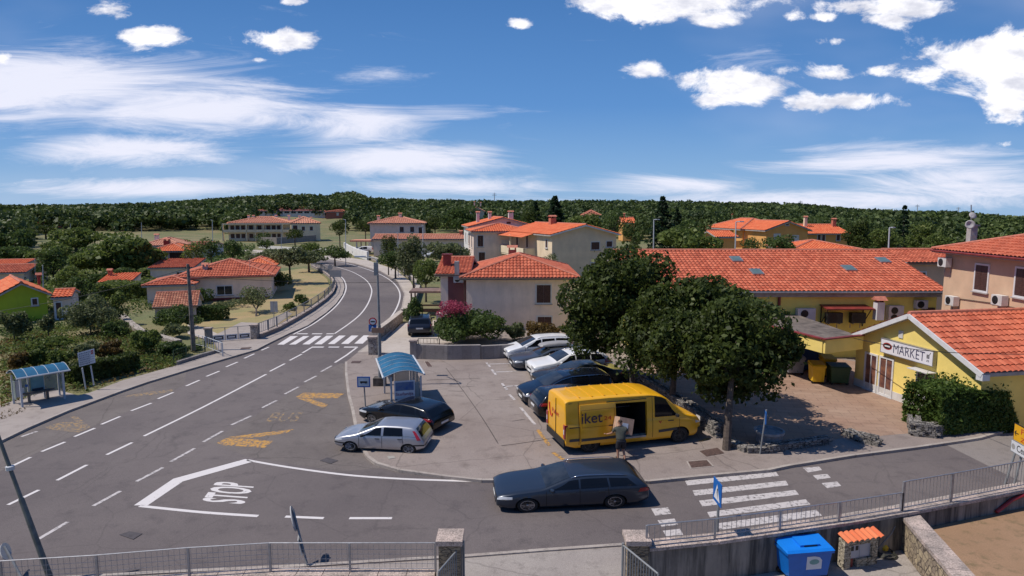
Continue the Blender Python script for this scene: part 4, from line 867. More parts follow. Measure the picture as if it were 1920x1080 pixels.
# shed
A = G(292, 607); B = G(369, 603)
t = house('stone_shed', 'old plastered shed with mottled tile roof and red base stripe below the utility pole', 'shed', A.xy, B.xy, 3.0, HZ(574, 38.8), .85, 'gableX', W_old, T_old, .16, 0, wins=[('L', 1.4, 1.25, .35, .35, 'shutter')], tw=.2, rl=.3)
q = MB(); q.box(-.012, -.012, 0, t['w'] + .012, -.001, .22); q.box(-.012, 0, 0, -.001, 3.0, .22); q.build('plinth', M_redp, t)
# green house and its grey lean-to
A = G(-2, 608); B = A + Vector((.73, .68, 0)) * 3.3
h = HZ(556, A.y / K)
t = house('green_house', 'lime green house with bright orange gable roof on the far left', 'house', A.xy, B.xy, 5.5, h, HZ(538, A.y / K) - h + .15, 'gableY', W_green, T_new, .28, 0, wins=[('F', 2.45, HZ(571, A.y / K), .32, .5, 'shutter')], tw=.3, rl=.45, chims=[(3.4, 3.6, h + .3, h + 1.3, .22, M_redp)])
A = B.copy(); 
hs('lean_to', 'grey lean-to with dark door attached to the right of the green house', 95, A.y / K, .35, 1.15, 3.0, 559, 553, 'gableX', W_pink, T_new, 0, tw=.3, ov=.15, wins=[('F', .35, .75, .36, 1.35, 'door')])
hs('edge_house', 'grey house with two orange roofs cut by the left edge', -36, 58, .2, 4.2, 5, 512, 498, 'gableX', W_grey, T_red, -1, tw=.3)
hs('edge_house', 'farther house with pinkish orange roof behind the grey one at the left edge', -36, 68, .2, 4.8, 5, 497, 489, 'gableX', W_beige, T_new, -1, tw=.3, wins=[('F', 3.6, 1.2, .8, .8, 'glass')])
hs('vine_shed', 'small shed with sloping orange roof among the vines left of the stone shed', 180, 52, .2, 3.1, 3.0, 531, 514, 'shed', W_grey, T_new, 0, tw=.3, ov=.1, chims=[(.35, 2.2, 1.2, HZ(505, 54), .35, M_ridge)])
# ================================================================ vehicles
def carpaint(name, col, metal=.3, rough=.32, coat=.45):
    if name in MATS: return MATS[name]
    return mat(name, col, rough, .03, 2, 0, None, metal, coat=coat)
M_tyre = mat('tyre_rubber', (.018, .018, .018), .85, .2, 9); M_rim = mat('alloy_rim', (.42, .42, .44), .3, .05, 4, metal=.8); M_under = mat('dark_underbody', (.008, .008, .008), .9)
M_cglass = mat('tinted_car_glass', (.006, .007, .010), .06, .1, 1, spec=.35); M_wglass = mat('windscreen_glass', (.03, .033, .036), .05, .3, 2, spec=.7)
M_tail = mat('tail_light_red', (.38, .012, .02), .2, .1, 9, coat=.8); M_head = mat('head_light_lens', (.55, .57, .6), .1, .1, 12, coat=1.0); M_plate = mat('number_plate', (.66, .66, .66), .5, .03)
M_chrome = mat('chrome_trim', (.6, .6, .62), .12, .03, 2, metal=1.0); M_trim = mat('black_trim', (.018, .018, .019), .55, .1)
def ip(tab, x):
    if x <= tab[0][0]: return tab[0][1]
    for (a, b), (c, d) in zip(tab, tab[1:]):
        if x <= c: return b + (d - b) * (x - a) / max(1e-9, c - a)
    return tab[-1][1]
def ips(tab, x, k=.12): return (ip(tab, x - k) + 2 * ip(tab, x) + ip(tab, x + k)) / 4
class CarShape:
    def __init__(s, L, W, top, belt, zs=.2, tumble=.3, tf=.15, tr=.1, sm=.1):
        s.L, s.W, s.top, s.belt, s.zs, s.tum, s.tf, s.tr, s.sm = L, W, top, belt, zs, tumble, tf, tr, sm
    def hw(s, x):
        a = max(0, (.55 - x) / .55); b = max(0, (x - s.L + .5) / .5)
        return s.W / 2 * (1 - s.tf * a ** 2 - s.tr * b ** 2)
    def zt(s, x): return ips(s.top, x, s.sm)
    def bl(s, x): return min(ip(s.belt, x), s.zt(x) - .05)
    def zb(s, x): return s.zs + .1 * max(0, (.35 - x) / .35) + .14 * max(0, (x - s.L + .4) / .4)
    def Y(s, x, z):
        w = s.hw(x); b = s.bl(x); z0 = s.zb(x)
        if z <= b:
            t = (z - z0) / (b - z0); return w * ip([(0, .93), (.12, .985), (.35, 1.0), (.68, .995), (.9, .98), (1, .955)], t)
        zt = s.zt(x); e = max(.001, zt - .05 - b); t = min(1, (z - b) / e); return w * .955 - s.tum * min(e, z - b) * t ** .3
    def roofw(s, x): return s.Y(x, s.zt(x) - .05)
    def topz(s, x, y):
        w = s.roofw(x) - .0; t = min(1, abs(y) / w); return s.zt(x) + .035 * (1 - t ** 2) - .05 * max(0, (t - .88) / .12) ** 2
    def ring(s, x):
        z0, b, zt = s.zb(x), s.bl(x), s.zt(x); pts = []
        for t in (0, .06, .14, .26, .38, .5, .62, .74, .86, .94, 1): z = z0 + (b - z0) * t; pts.append((s.Y(x, z), z))
        for t in (.03, .25, .5, .75, 1): z = b + (zt - .05 - b) * t; pts.append((s.Y(x, z), z))
        w = s.roofw(x)
        for t in (.97, .92, .8, .55, .28, 0): pts.append((w * t, s.topz(x, w * t)))
        return pts
def patch(q, f, nu, nv):
    P = [[f(i / nu, j / nv) for i in range(nu + 1)] for j in range(nv + 1)]
    q.add([p for r in P for p in r], [(j * (nu + 1) + i, j * (nu + 1) + i + 1, (j + 1) * (nu + 1) + i + 1, (j + 1) * (nu + 1) + i) for j in range(nv) for i in range(nu)])
def make_wheel(parent, x, y, r, side, spokes=10, rim=None, w=.2, rr=.68, hub=None, sw=.035):
    M = Matrix.Translation((x, y, r)) @ Matrix.Rotation(R(-90 * side), 4, 'X')   # lathe axis -> outward
    wh = empty('wheel', (0, 0, 0)); wh.parent = parent
    q = MB(); q.lathe([(r * rr, -w / 2), (r * .93, -w / 2), (r, -w * .36), (r, w * .36), (r * .93, w / 2), (r * .74, w / 2), (r * rr, w * .4)], 28, M); q.build('tyre', M_tyre, wh, True, 40)
    q = MB(); q.lathe([(r * rr, w * .08), (r * rr, w * .43), (r * rr * .93, w * .44), (r * rr * .9, w * .2), (r * .14, w * .22), (r * .12, w * .38), (r * .02, w * .4)], 28, M) if False else None
    q.lathe([(r * .12, w * .1), (r * .12, w * .40), (r * .08, w * .43)], 10, M)
    vs = []; n = 28; o = len(q.v)
    for rad, zz in ((r * rr, w * .1), (r * rr, w * .45), (r * rr * .91, w * .46), (r * rr * .9, w * .1)):
        vs += [M @ Vector((rad * math.cos(2 * math.pi * k / n), rad * math.sin(2 * math.pi * k / n), zz)) for k in range(n)]
    q.add(vs, [(i * n + k, i * n + (k + 1) % n, (i + 1) * n + (k + 1) % n, (i + 1) * n + k) for i in range(3) for k in range(n)])
    for k in range(spokes):
        a = 2 * math.pi * k / spokes; Ms = M @ Matrix.Rotation(a, 4, 'Z'); q.box(r * .1, -sw * r / .32, w * .26, r * rr * .92, sw * r / .32, w * .40, Ms)
    q.build('rim', rim or M_rim, wh, True, 30)
    q = MB(); vs = [M @ Vector((r * rr * .92 * math.cos(2 * math.pi * k / n), r * rr * .92 * math.sin(2 * math.pi * k / n), w * .1)) for k in range(n)]; q.add(vs, [tuple(range(n))]); q.build('brake_disc', hub or M_under, wh)
    return wh
def car(name, label, loc, rz, S, paint, wheels, wr, wins, ws, rw, head, tail, extra=None, scale=1.0, cat='car', plate=(True, True), spokes=10, rim=None, seams=(), glass=None, grille=True, bumper=None, cut=None, handles=(), rails=False, mirror=None, sw=.035, trimline=None, rimr=.68, zf=.88):
    t = empty(name, loc, rz, label, cat); L = S.L; X = lambda x: L / 2 - x
    xs = sorted(set([.0, .03, .08, .15] + [round(.15 + k * (L - .3) / 74, 4) for k in range(75)] + [L - .15, L - .08, L - .03, L]))
    rings = []
    for x in xs:
        r = S.ring(x)
        if x in (0, L):     # rounded ends
            zc = (r[0][1] + r[-1][1]) / 2; r = [(a * .965, zc + (b - zc) * .93) for a, b in r]
        rings.append(r)
    n = len(rings[0]); bm = bmesh.new(); V = {}
    for side in (1, -1):
        for i, x in enumerate(xs):
            for k in range(n):
                if side == -1 and k == n - 1: V[side, i, k] = V[1, i, k]; continue
                V[side, i, k] = bm.verts.new((X(x), side * rings[i][k][0], rings[i][k][1]))
    ra = wr * 1.15; dead = set(); keep = {}
    ctr = [(X(wx), wr) for wx in wheels]
    for side in (1, -1):
        ins = {}
        for i in range(len(xs)):
            for k in range(n):
                p = V[side, i, k].co; ins[i, k] = k <= 10 and any((p.x - cx) ** 2 + (p.z - cz) ** 2 < ra ** 2 for cx, cz in ctr)
        used = set()
        for i in range(len(xs) - 1):
            for k in range(n - 1):
                c = [(i, k), (i, k + 1), (i + 1, k + 1), (i + 1, k)]
                if all(ins[a] for a in c): continue
                if cut and side == cut[0]:
                    xm = (xs[i] + xs[i + 1]) / 2; zm = (rings[i][k][1] + rings[i][k + 1][1]) / 2
                    if cut[1] < xm < cut[2] and cut[3] < zm < cut[4] and k < 17: continue
                vs = [V[(side, *a)] for a in c]
                if side == 1: vs.reverse()
                try: bm.faces.new(vs)
                except ValueError: pass
                used.update(a for a in c if ins[a])
        for a in used:
            v = V[(side, *a)]
            cx, cz = min(ctr, key=lambda c: (v.co.x - c[0]) ** 2 + (v.co.z - c[1]) ** 2)
            d = Vector((v.co.x - cx, v.co.z - cz)); d = d.normalized() * ra; v.co.x = cx + d.x; v.co.z = cz + d.y
    for i in (0, len(xs) - 1):
        loop = [V[1, i, k] for k in range(n)] + [V[-1, i, k] for k in range(n - 2, -1, -1)]
        f = bm.faces.new(loop if i == 0 else loop[::-1])
        f.normal_update()
    for v in [v for v in bm.verts if not v.link_faces]: bm.verts.remove(v)
    bmesh.ops.recalc_face_normals(bm, faces=bm.faces)
    me = bpy.data.meshes.new('body'); bm.to_mesh(me); bm.free(); me.materials.append(paint)
    me.polygons.foreach_set('use_smooth', [True] * len(me.polygons)); me.set_sharp_from_angle(angle=R(38))
    b = bpy.data.objects.new('body', me); COL.objects.link(b); b.parent = t
    # dark tub under the body
    q = MB(); q.box(X(L - .25), -S.W * .40, S.zs + .04, X(.25), S.W * .40, S.zs + .3)
    for wx in wheels:
        for side in (1, -1):
            N_ = 14; vs = []
            for yy in (S.W * .28, S.W * .492):
                for k in range(N_ + 1):
                    a = math.pi * k / N_; vs.append((X(wx) + ra * .995 * math.cos(a), side * yy, wr + ra * .995 * math.sin(a)))
            q.add(vs, [(k, k + 1, N_ + 2 + k, N_ + 1 + k) for k in range(N_)]); q.add(vs[:N_ + 1], [tuple(range(N_ + 1))])
    q.build('underbody', M_under, t)
    for wx in wheels:
        for side in (1, -1): make_wheel(t, X(wx), side * (S.W / 2 - .12), wr, side, spokes, rim, sw=sw, rr=rimr)
    g = glass or M_cglass; off = .006
    for side in (1, -1):
        for (b0, b1, t0, t1) in wins:
            if cut and side == cut[0] and b0 > cut[1] - .1: continue
            def f(u, v):
                x = (b0 + (b1 - b0) * u) * (1 - v) + (t0 + (t1 - t0) * u) * v
                z0 = S.bl(x) + .03; z1 = S.zt(x) - .075; z = z0 + (max(z0 + .005, z1) - z0) * v
                return (X(x), side * (S.Y(x, z) + off), z)
            q = MB(); patch(q, f, 10, 5); q.build('side_window', g, t, True)
    def tp(x0, x1, k0, k1, nm, m):
        def f(u, v):
            x = x0 + (x1 - x0) * v; w = S.roofw(x) * (k0 + (k1 - k0) * v); y = (2 * u - 1) * w; return (X(x), y, S.topz(x, y) + .007)
        q = MB(); patch(q, f, 10, 8); return q.build(nm, m, t, True)
    if ws: tp(ws[0], ws[1], .93, .86, 'windscreen', M_wglass if glass is None else g)
    if rw: tp(rw[0], rw[1], .84, .86, 'rear_window', g)
    for side in (1, -1):
        if head:
            hx, z0, z1, hy = head
            def f(u, v): x = .02 + hx * u; z = z0 + (z1 - z0) * (.0 + v) * (1 - .25 * u) + .04 * u; z = min(z, S.bl(x) + .0); return (X(x), side * (S.Y(x, z) + .008), z)
            q = MB(); patch(q, f, 6, 3)
            def f(u, v): return (X(-.006 + .0), side * (S.hw(0) * .955 - hy * u), z0 + (z1 - z0) * v)
            patch(q, f, 2, 2); q.build('headlight', M_head, t, True)
        if tail:
            tx, z0, z1, ty = tail
            def xe_(z):
                x = L
                while S.zt(x) - .065 < z and x > L - 1.2: x -= .01
                return x
            def f(u, v): z = z0 + (z1 - z0) * v; x = xe_(z) - .015 - tx * u * (1 - .35 * v); return (X(x), side * (S.Y(x, z) + .009), z)
            q = MB(); patch(q, f, 5, 8)
            xe = L
            def f(u, v):
                z = z0 + (z1 - z0) * v; x = xe_(z)
                return (X(x) - .03, side * (S.Y(x, min(z, S.zt(x) - .06)) * .985 - ty * u), z)
            patch(q, f, 2, 8); q.build('taillight', M_tail, t, True)
    wf, wb = S.hw(0), S.hw(L)
    if plate[0]: MB().box(X(-.02), -.26, .38, X(.03), .26, .49).build('number_plate', M_plate, t)
    if plate[1]: pz = plate[1] if not isinstance(plate[1], bool) else .62; MB().box(X(L - .03), -.26, pz, X(L + .02), .26, pz + .11).build('number_plate', M_plate, t)
    if grille: q = MB(); q.box(X(-.012), -wf * .55, .54, X(.05), wf * .55, .66); q.box(X(-.014), -wf * .6, .27, X(.05), wf * .6, .36); q.build('grille', M_trim, t)
    if bumper:
        q = MB()
        for x0, x1, z0, z1 in bumper:
            for side in (1, -1):
                def f(u, v): x = x0 + (x1 - x0) * u; z = z0 + (z1 - z0) * v; return (X(x), side * (S.Y(x, max(z, S.zb(x))) + .009), z)
                patch(q, f, 14, 2)
            if x1 >= L - .01:
                def f(u, v): return (X(L + .012), S.hw(L) * .96 * (2 * u - 1), z0 + (z1 - z0) * v)
                patch(q, f, 4, 1)
        q.build('trim', M_trim, t)
    if seams:
        q = MB()
        for side in (1, -1):
            for x0, x1 in seams:
                for k in range(10):
                    za, zb_ = [S.zs + .1 + (S.bl(x0) - S.zs - .1) * e / 10 for e in (k, k + 1)]; xa, xb = [x0 + (x1 - x0) * e / 10 for e in (k, k + 1)]
                    q.quad(*[(X(x) + s_, side * (S.Y(x, z) + .004), z) for x, z, s_ in ((xa, za, .008), (xa, za, -.008), (xb, zb_, -.008), (xb, zb_, .008))])
        q.build('door_seam', M_under, t)
    for side in (1, -1):
        for hx in handles:
            q = MB(); z = S.bl(hx) - .13; y = side * (S.Y(hx, z) + .02); q.box(X(hx + .09), y - .02, z - .015, X(hx - .09), y + .012, z + .015); q.build('door_handle', paint if trimline is None else M_trim, t)
    mx = mirror if mirror else wins[0][0] + .12
    for side in (1, -1):
        q = MB(); z = S.bl(mx) + .08; y = S.Y(mx, z); M = Matrix.Translation((X(mx), side * (y + .12), z)) @ Matrix.Scale(side, 4, (0, 1, 0))
        q.lathe([(.02, -.06), (.08, -.05), (.095, 0), (.08, .05), (.02, .07)], 10, M @ Matrix.Diagonal((.75, 1.2, 1, 1))); q.box(-.03, -.14, -.03, .03, 0, 0, M); q.build('wing_mirror', paint if trimline is None else M_trim, t, True, 40)
    if rails:
        for side in (1, -1):
            q = MB(); pts = []
            for k in range(9):
                x = wins[0][2] + .1 + (wins[-1][3] - wins[0][2] - .1) * k / 8; pts.append((X(x), side * (S.roofw(x) * .93), S.zt(x) + (.055 if 0 < k < 8 else .0)))
            q.tube(pts, .016, 6); q.build('roof_rail', rails if not isinstance(rails, bool) else M_trim, t, True)
    if extra: extra(t, S, X)
    t.scale = (scale, scale, scale * zf)
    return t
def on_pavement(px, py): return G(px, py, .104)
# body shapes (x from the nose) --------------------------------------------------
S_estate = CarShape(4.70, 1.84, [(0, .68), (.12, .78), (.6, .90), (1.35, 1.0), (1.5, 1.06), (2.25, 1.40), (2.7, 1.455), (3.4, 1.46), (4.2, 1.42), (4.32, 1.38), (4.6, 1.02), (4.66, .98), (4.7, .86)], [(0, .7), (1.2, .92), (2.5, .97), (3.8, 1.02), (4.7, 1.02)], .19, .34)
S_hatch = CarShape(3.80, 1.66, [(0, .66), (.1, .74), (.45, .86), (.85, .96), (1.0, 1.02), (1.75, 1.42), (2.1, 1.48), (2.8, 1.48), (3.3, 1.43), (3.42, 1.38), (3.66, .95), (3.72, .85), (3.8, .6)], [(0, .7), (.9, .88), (1.6, .93), (3.2, .98), (3.8, .9)], .2, .3)
S_hatch2 = CarShape(4.28, 1.80, [(0, .66), (.1, .76), (.5, .88), (1.05, .98), (1.2, 1.04), (2.05, 1.44), (2.5, 1.49), (3.1, 1.47), (3.72, 1.38), (3.82, 1.33), (4.1, 1.0), (4.2, .92), (4.28, .6)], [(0, .7), (1.1, .92), (2.0, .97), (3.6, 1.03), (4.28, .95)], .2, .36)
S_mpv = CarShape(4.40, 1.82, [(0, .72), (.1, .82), (.45, .95), (.8, 1.04), (.95, 1.1), (1.9, 1.58), (2.3, 1.66), (3.4, 1.68), (4.1, 1.62), (4.2, 1.58), (4.35, 1.05), (4.4, .9)], [(0, .75), (.8, .98), (2.0, 1.03), (4.4, 1.06)], .22, .28)
S_suv = CarShape(4.55, 1.86, [(0, .80), (.1, .92), (.6, 1.02), (1.15, 1.10), (1.3, 1.16), (2.05, 1.56), (2.5, 1.63), (3.4, 1.63), (4.05, 1.56), (4.15, 1.5), (4.42, 1.08), (4.5, 1.0), (4.55, .8)], [(0, .8), (1.1, 1.02), (2.2, 1.07), (4.0, 1.14), (4.55, 1.1)], .26, .32)
S_sedan = CarShape(4.65, 1.80, [(0, .66), (.12, .76), (.6, .88), (1.3, .98), (1.45, 1.03), (2.2, 1.38), (2.6, 1.43), (3.2, 1.41), (3.45, 1.34), (4.0, 1.08), (4.2, 1.04), (4.55, 1.02), (4.62, .95), (4.65, .8)], [(0, .7), (1.2, .91), (2.5, .95), (4.65, .98)], .19, .34)
S_van = CarShape(5.75, 2.07, [(0, .82), (.1, 1.02), (.35, 1.15), (.72, 1.26), (.85, 1.33), (1.55, 2.03), (1.8, 2.18), (2.3, 2.28), (4.0, 2.32), (5.6, 2.30), (5.70, 2.26), (5.75, 2.2)], [(0, .82), (.7, 1.12), (1.2, 1.22), (5.75, 1.30)], .26, .10, .2, .015, .06)

def near_side(front_px, rear_px, S, scale, wheels, z, side):
    """position and heading from the two near wheels' ground contacts; side = +1 when the car's left faces the camera"""
    f = G(*front_px, z); r = G(*rear_px, z); h = (f - r).normalized(); left = Vector((-h.y, h.x, 0)); mid = (f + r) / 2
    c = mid - left * side * (S.W / 2 - .03) * scale + h * ((wheels[0] + wheels[1]) / 2 - S.L / 2) * scale
    print('wheelbase', (f - r).length, 'want', (wheels[1] - wheels[0]) * scale)
    return (c.x, c.y, z), math.atan2(h.y, h.x)
# dark blue-grey estate on the side road
P_est = carpaint('slate_blue_paint', (.026, .036, .056), .4)
loc, rz = near_side((985, 961), (1157, 953), S_estate, 1, (.93, 3.62), .008, 1)
car('estate_car', 'dark slate blue estate car driving along the side road', loc, rz, S_estate, P_est, (.93, 3.62), .325,
    [(1.55, 2.5, 2.2, 2.5), (2.56, 3.42, 2.56, 3.38), (3.48, 4.3, 3.44, 4.02)], (1.5, 2.25), (4.34, 4.58), (.45, .60, .74, .32), (.36, .76, .92, .4), plate=(True, .72), spokes=10, zf=.67, seams=((1.5, 1.5), (2.53, 2.53), (3.45, 3.4)), handles=(2.3, 3.2), rails=M_chrome)
P_sil = carpaint('silver_paint', (.40, .41, .45), .65, .35)
loc, rz = near_side((661, 846), (762, 851), S_hatch, .9, (.7, 3.15), .06, 1)
def hatch_trim(t, S, X):
    q = MB()
    for side in (1, -1):
        for k in range(30):
            xa, xb = 1.0 + 2.45 * k / 30, 1.0 + 2.45 * (k + 1) / 30
            q.quad(*[(X(x), side * (S.Y(x, z) + .007), z) for x, z in ((xa, S.bl(xa) + .0), (xb, S.bl(xb) + .0), (xb, S.bl(xb) + .025), (xa, S.bl(xa) + .025))])
    q.build('trim', M_chrome, t)
car('hatchback', 'silver hatchback parked across the kerb at the pavement corner', loc, rz, S_hatch, P_sil, (.7, 3.15), .285,
    [(1.12, 2.0, 1.72, 2.0), (2.1, 2.92, 2.1, 2.88)], (1.02, 1.75), (3.42, 3.68), (.35, .60, .72, .28), (.16, .80, 1.28, .12), scale=.92, zf=.73, plate=(True, .42), spokes=7, rim=mat('hubcap', (.4, .4, .42), .5, .1), seams=((1.08, 1.08), (2.05, 2.05), (2.95, 2.9)), handles=(1.85, 2.8), bumper=[(3.05, 3.8, .48, .55), (0, .5, .46, .52)], extra=hatch_trim, sw=.05, trimline=1, rimr=.72)
P_blk = carpaint('black_paint', (.008, .008, .010), .2, .2)
c = G(764, 793, .104); hd = math.atan2(G(697, 790, .104).y - G(818, 815, .104).y, G(697, 790, .104).x - G(818, 815, .104).x)
car('hatchback', 'glossy black hatchback behind the silver one, its red tail light towards the car park', (c.x - .05, c.y, .104), hd, S_hatch2, P_blk, (.86, 3.48), .315,
    [(1.3, 2.4, 2.1, 2.42), (2.48, 3.3, 2.48, 3.2), (3.36, 3.62, 3.3, 3.42)], (1.2, 2.05), (3.84, 4.14), (.55, .60, .74, .3), (.42, .80, .95, .18), scale=.93, zf=.76, plate=(True, .5), spokes=8, handles=(2.25, 3.15), seams=((1.3, 1.3), (2.45, 2.45)))
# the row of parked cars
RZ = R(180 + 14.5)
def parked(name, label, nose_px, S, paint, wheels, wr, *a, scale=1.0, rz=RZ, rev=False, **k):
    k.setdefault('zf', .80)
    p = G(*nose_px, .104); h = Vector((math.cos(rz), math.sin(rz), 0)); c = p - h * (S.L / 2 * scale) * (-1 if rev else 1)
    return car(name, label, (c.x, c.y, .104), rz, S, paint, wheels, wr, *a, scale=scale, **k)
P_wht = carpaint('white_paint', (.70, .70, .71), .0, .3); P_wht2 = carpaint('pearl_white_paint', (.74, .73, .72), .0, .25)
parked('family_car', 'white people carrier at the far end of the parked row', (945, 672), S_mpv, P_wht, (.85, 3.55), .32,
       [(1.1, 2.2, 1.9, 2.2), (2.28, 3.1, 2.28, 3.1), (3.18, 4.1, 3.18, 3.95)], (.97, 1.9), (4.22, 4.33), (.55, .66, .86, .34), (.2, .9, 1.4, .2), handles=(2.05, 2.95), seams=((1.15, 1.15), (2.25, 2.25)), rails=M_trim, scale=.97)
P_gry = carpaint('grey_metallic_paint', (.10, .11, .13), .6)
def roofbox(t, S, X):
    q = MB(); n = 12
    prof = [(.0, .02), (.12, .16), (.5, .27), (1.2, .32), (1.8, .28), (1.95, .1)]
    vs = []; 
    for (x, h) in prof:
        w = .38 if x not in (0, 1.95) else .28; z0 = S.zt(2.6) + .13
        vs += [(X(1.75 + x), w * math.cos(math.pi * k / n), z0 + h * (math.sin(math.pi * k / n) ** .5)) for k in range(n + 1)]
    m = n + 1; q.add(vs, [(i * m + k, i * m + k + 1, (i + 1) * m + k + 1, (i + 1) * m + k) for i in range(len(prof) - 1) for k in range(n)] + [(i * m, (i + 1) * m, (i + 1) * m + n, i * m + n) for i in range(len(prof) - 1)] + [tuple(range(m)), tuple(5 * m + k for k in range(m))[::-1]])
    q.build('roof_box', mat('roof_box_grey', (.30, .29, .29), .4, .05), t, True, 40)
    q = MB()
    for x in (2.2, 3.2): q.box(X(x) - .03, -.58, S.zt(x) + .05, X(x) + .03, .58, S.zt(x) + .12)
    q.build('roof_bar', M_trim, t)
parked('estate_car', 'grey metallic estate car with a roof box between two white cars', (958, 690), S_estate, P_gry, (.93, 3.62), .32,
       [(1.55, 2.5, 2.2, 2.5), (2.56, 3.42, 2.56, 3.38), (3.48, 4.3, 3.44, 4.02)], (1.5, 2.25), (4.34, 4.58), (.45, .60, .74, .32), (.36, .76, .92, .4), handles=(2.3, 3.2), extra=roofbox, scale=.96)
parked('sport_utility_car', 'white crossover car with dark side glass, third from the far wall', (992, 706), S_suv, P_wht2, (.92, 3.55), .36,
       [(1.4, 2.35, 2.05, 2.35), (2.42, 3.2, 2.42, 3.2), (3.27, 4.1, 3.27, 3.85)], (1.32, 2.05), (4.17, 4.42), (.5, .72, .92, .34), (.4, .95, 1.2, .3), handles=(2.2, 3.05), rails=M_chrome, seams=((1.4, 1.4), (2.38, 2.38)), bumper=[(0, .6, .26, .36), (1.4, 3.1, .26, .36), (4.0, 4.55, .36, .46)], scale=1.0)
P_drk = carpaint('dark_olive_paint', (.025, .027, .022), .4)
parked('saloon_car', 'dark saloon car squeezed between the white crossover and the black people carrier', (1002, 726), S_sedan, P_drk, (.9, 3.62), .32,
       [(1.5, 2.45, 2.15, 2.45), (2.52, 3.35, 2.52, 3.2), (3.42, 3.8, 3.3, 3.4)], (1.45, 2.2), (3.45, 3.98), (.5, .60, .74, .32), (.3, .78, .92, .35), handles=(2.3, 3.15), scale=1.0)
P_blk2 = carpaint('black_blue_paint', (.008, .010, .018), .3, .18)
def chrome_line(t, S, X):
    q = MB()
    for side in (1, -1): q.tube([(X(x), side * (S.Y(x, S.zt(x) - .06) + .01), S.zt(x) - .05) for x in (1.0, 1.4, 1.8, 2.3, 3, 3.6, 4.1)], .014, 5)
    q.build('roof_rail', M_chrome, t)
parked('people_carrier', 'black people carrier with bright chrome line over its side windows', (976, 755), S_mpv, P_blk2, (.85, 3.55), .33,
       [(1.1, 2.2, 1.9, 2.2), (2.28, 3.1, 2.28, 3.1), (3.18, 4.1, 3.18, 3.95)], (.97, 1.9), (4.22, 4.33), (.55, .62, .76, .34), (.3, .9, 1.1, .3), handles=(2.05, 2.95), extra=chrome_line, scale=1.0)
parked('hatchback', 'black hatchback parked tail first beside the yellow van', (999, 782), S_suv, P_blk, (.92, 3.4), .33,
       [(1.4, 2.35, 2.05, 2.35), (2.42, 3.2, 2.42, 3.2), (3.27, 4.1, 3.27, 3.85)], (1.32, 2.05), (4.17, 4.42), (.5, .72, .92, .34), (.35, .95, 1.12, .3), rz=R(14.5), rev=True, plate=(True, .72), handles=(2.2, 3.05), scale=.93)
# dark car in the driveway, seen from behind
c = G(789, 622, .11)
car('sport_utility_car', 'dark blue grey car standing in the driveway beside the pink flowering bush', (c.x, c.y, .11), R(96), S_suv, carpaint('dark_blue_paint', (.022, .026, .04), .5), (.92, 3.55), .35,
    [(1.4, 2.35, 2.05, 2.35), (2.42, 3.2, 2.42, 3.2), (3.27, 4.1, 3.27, 3.85)], (1.32, 2.05), (4.17, 4.42), (.5, .72, .92, .34), (.4, .95, 1.08, .5), plate=(True, .7), rails=M_chrome, scale=.95)
c = XY(680, 102, .5)
car('delivery_van', 'small white van under the distant orange roofed carport', (c.x, c.y, .3), R(195), S_mpv, P_wht, (.85, 3.55), .32,
    [(1.1, 2.2, 1.9, 2.2), (2.28, 3.1, 2.28, 3.1)], (.97, 1.9), None, (.55, .66, .86, .34), (.2, .9, 1.4, .2), cat='van', scale=1.0)
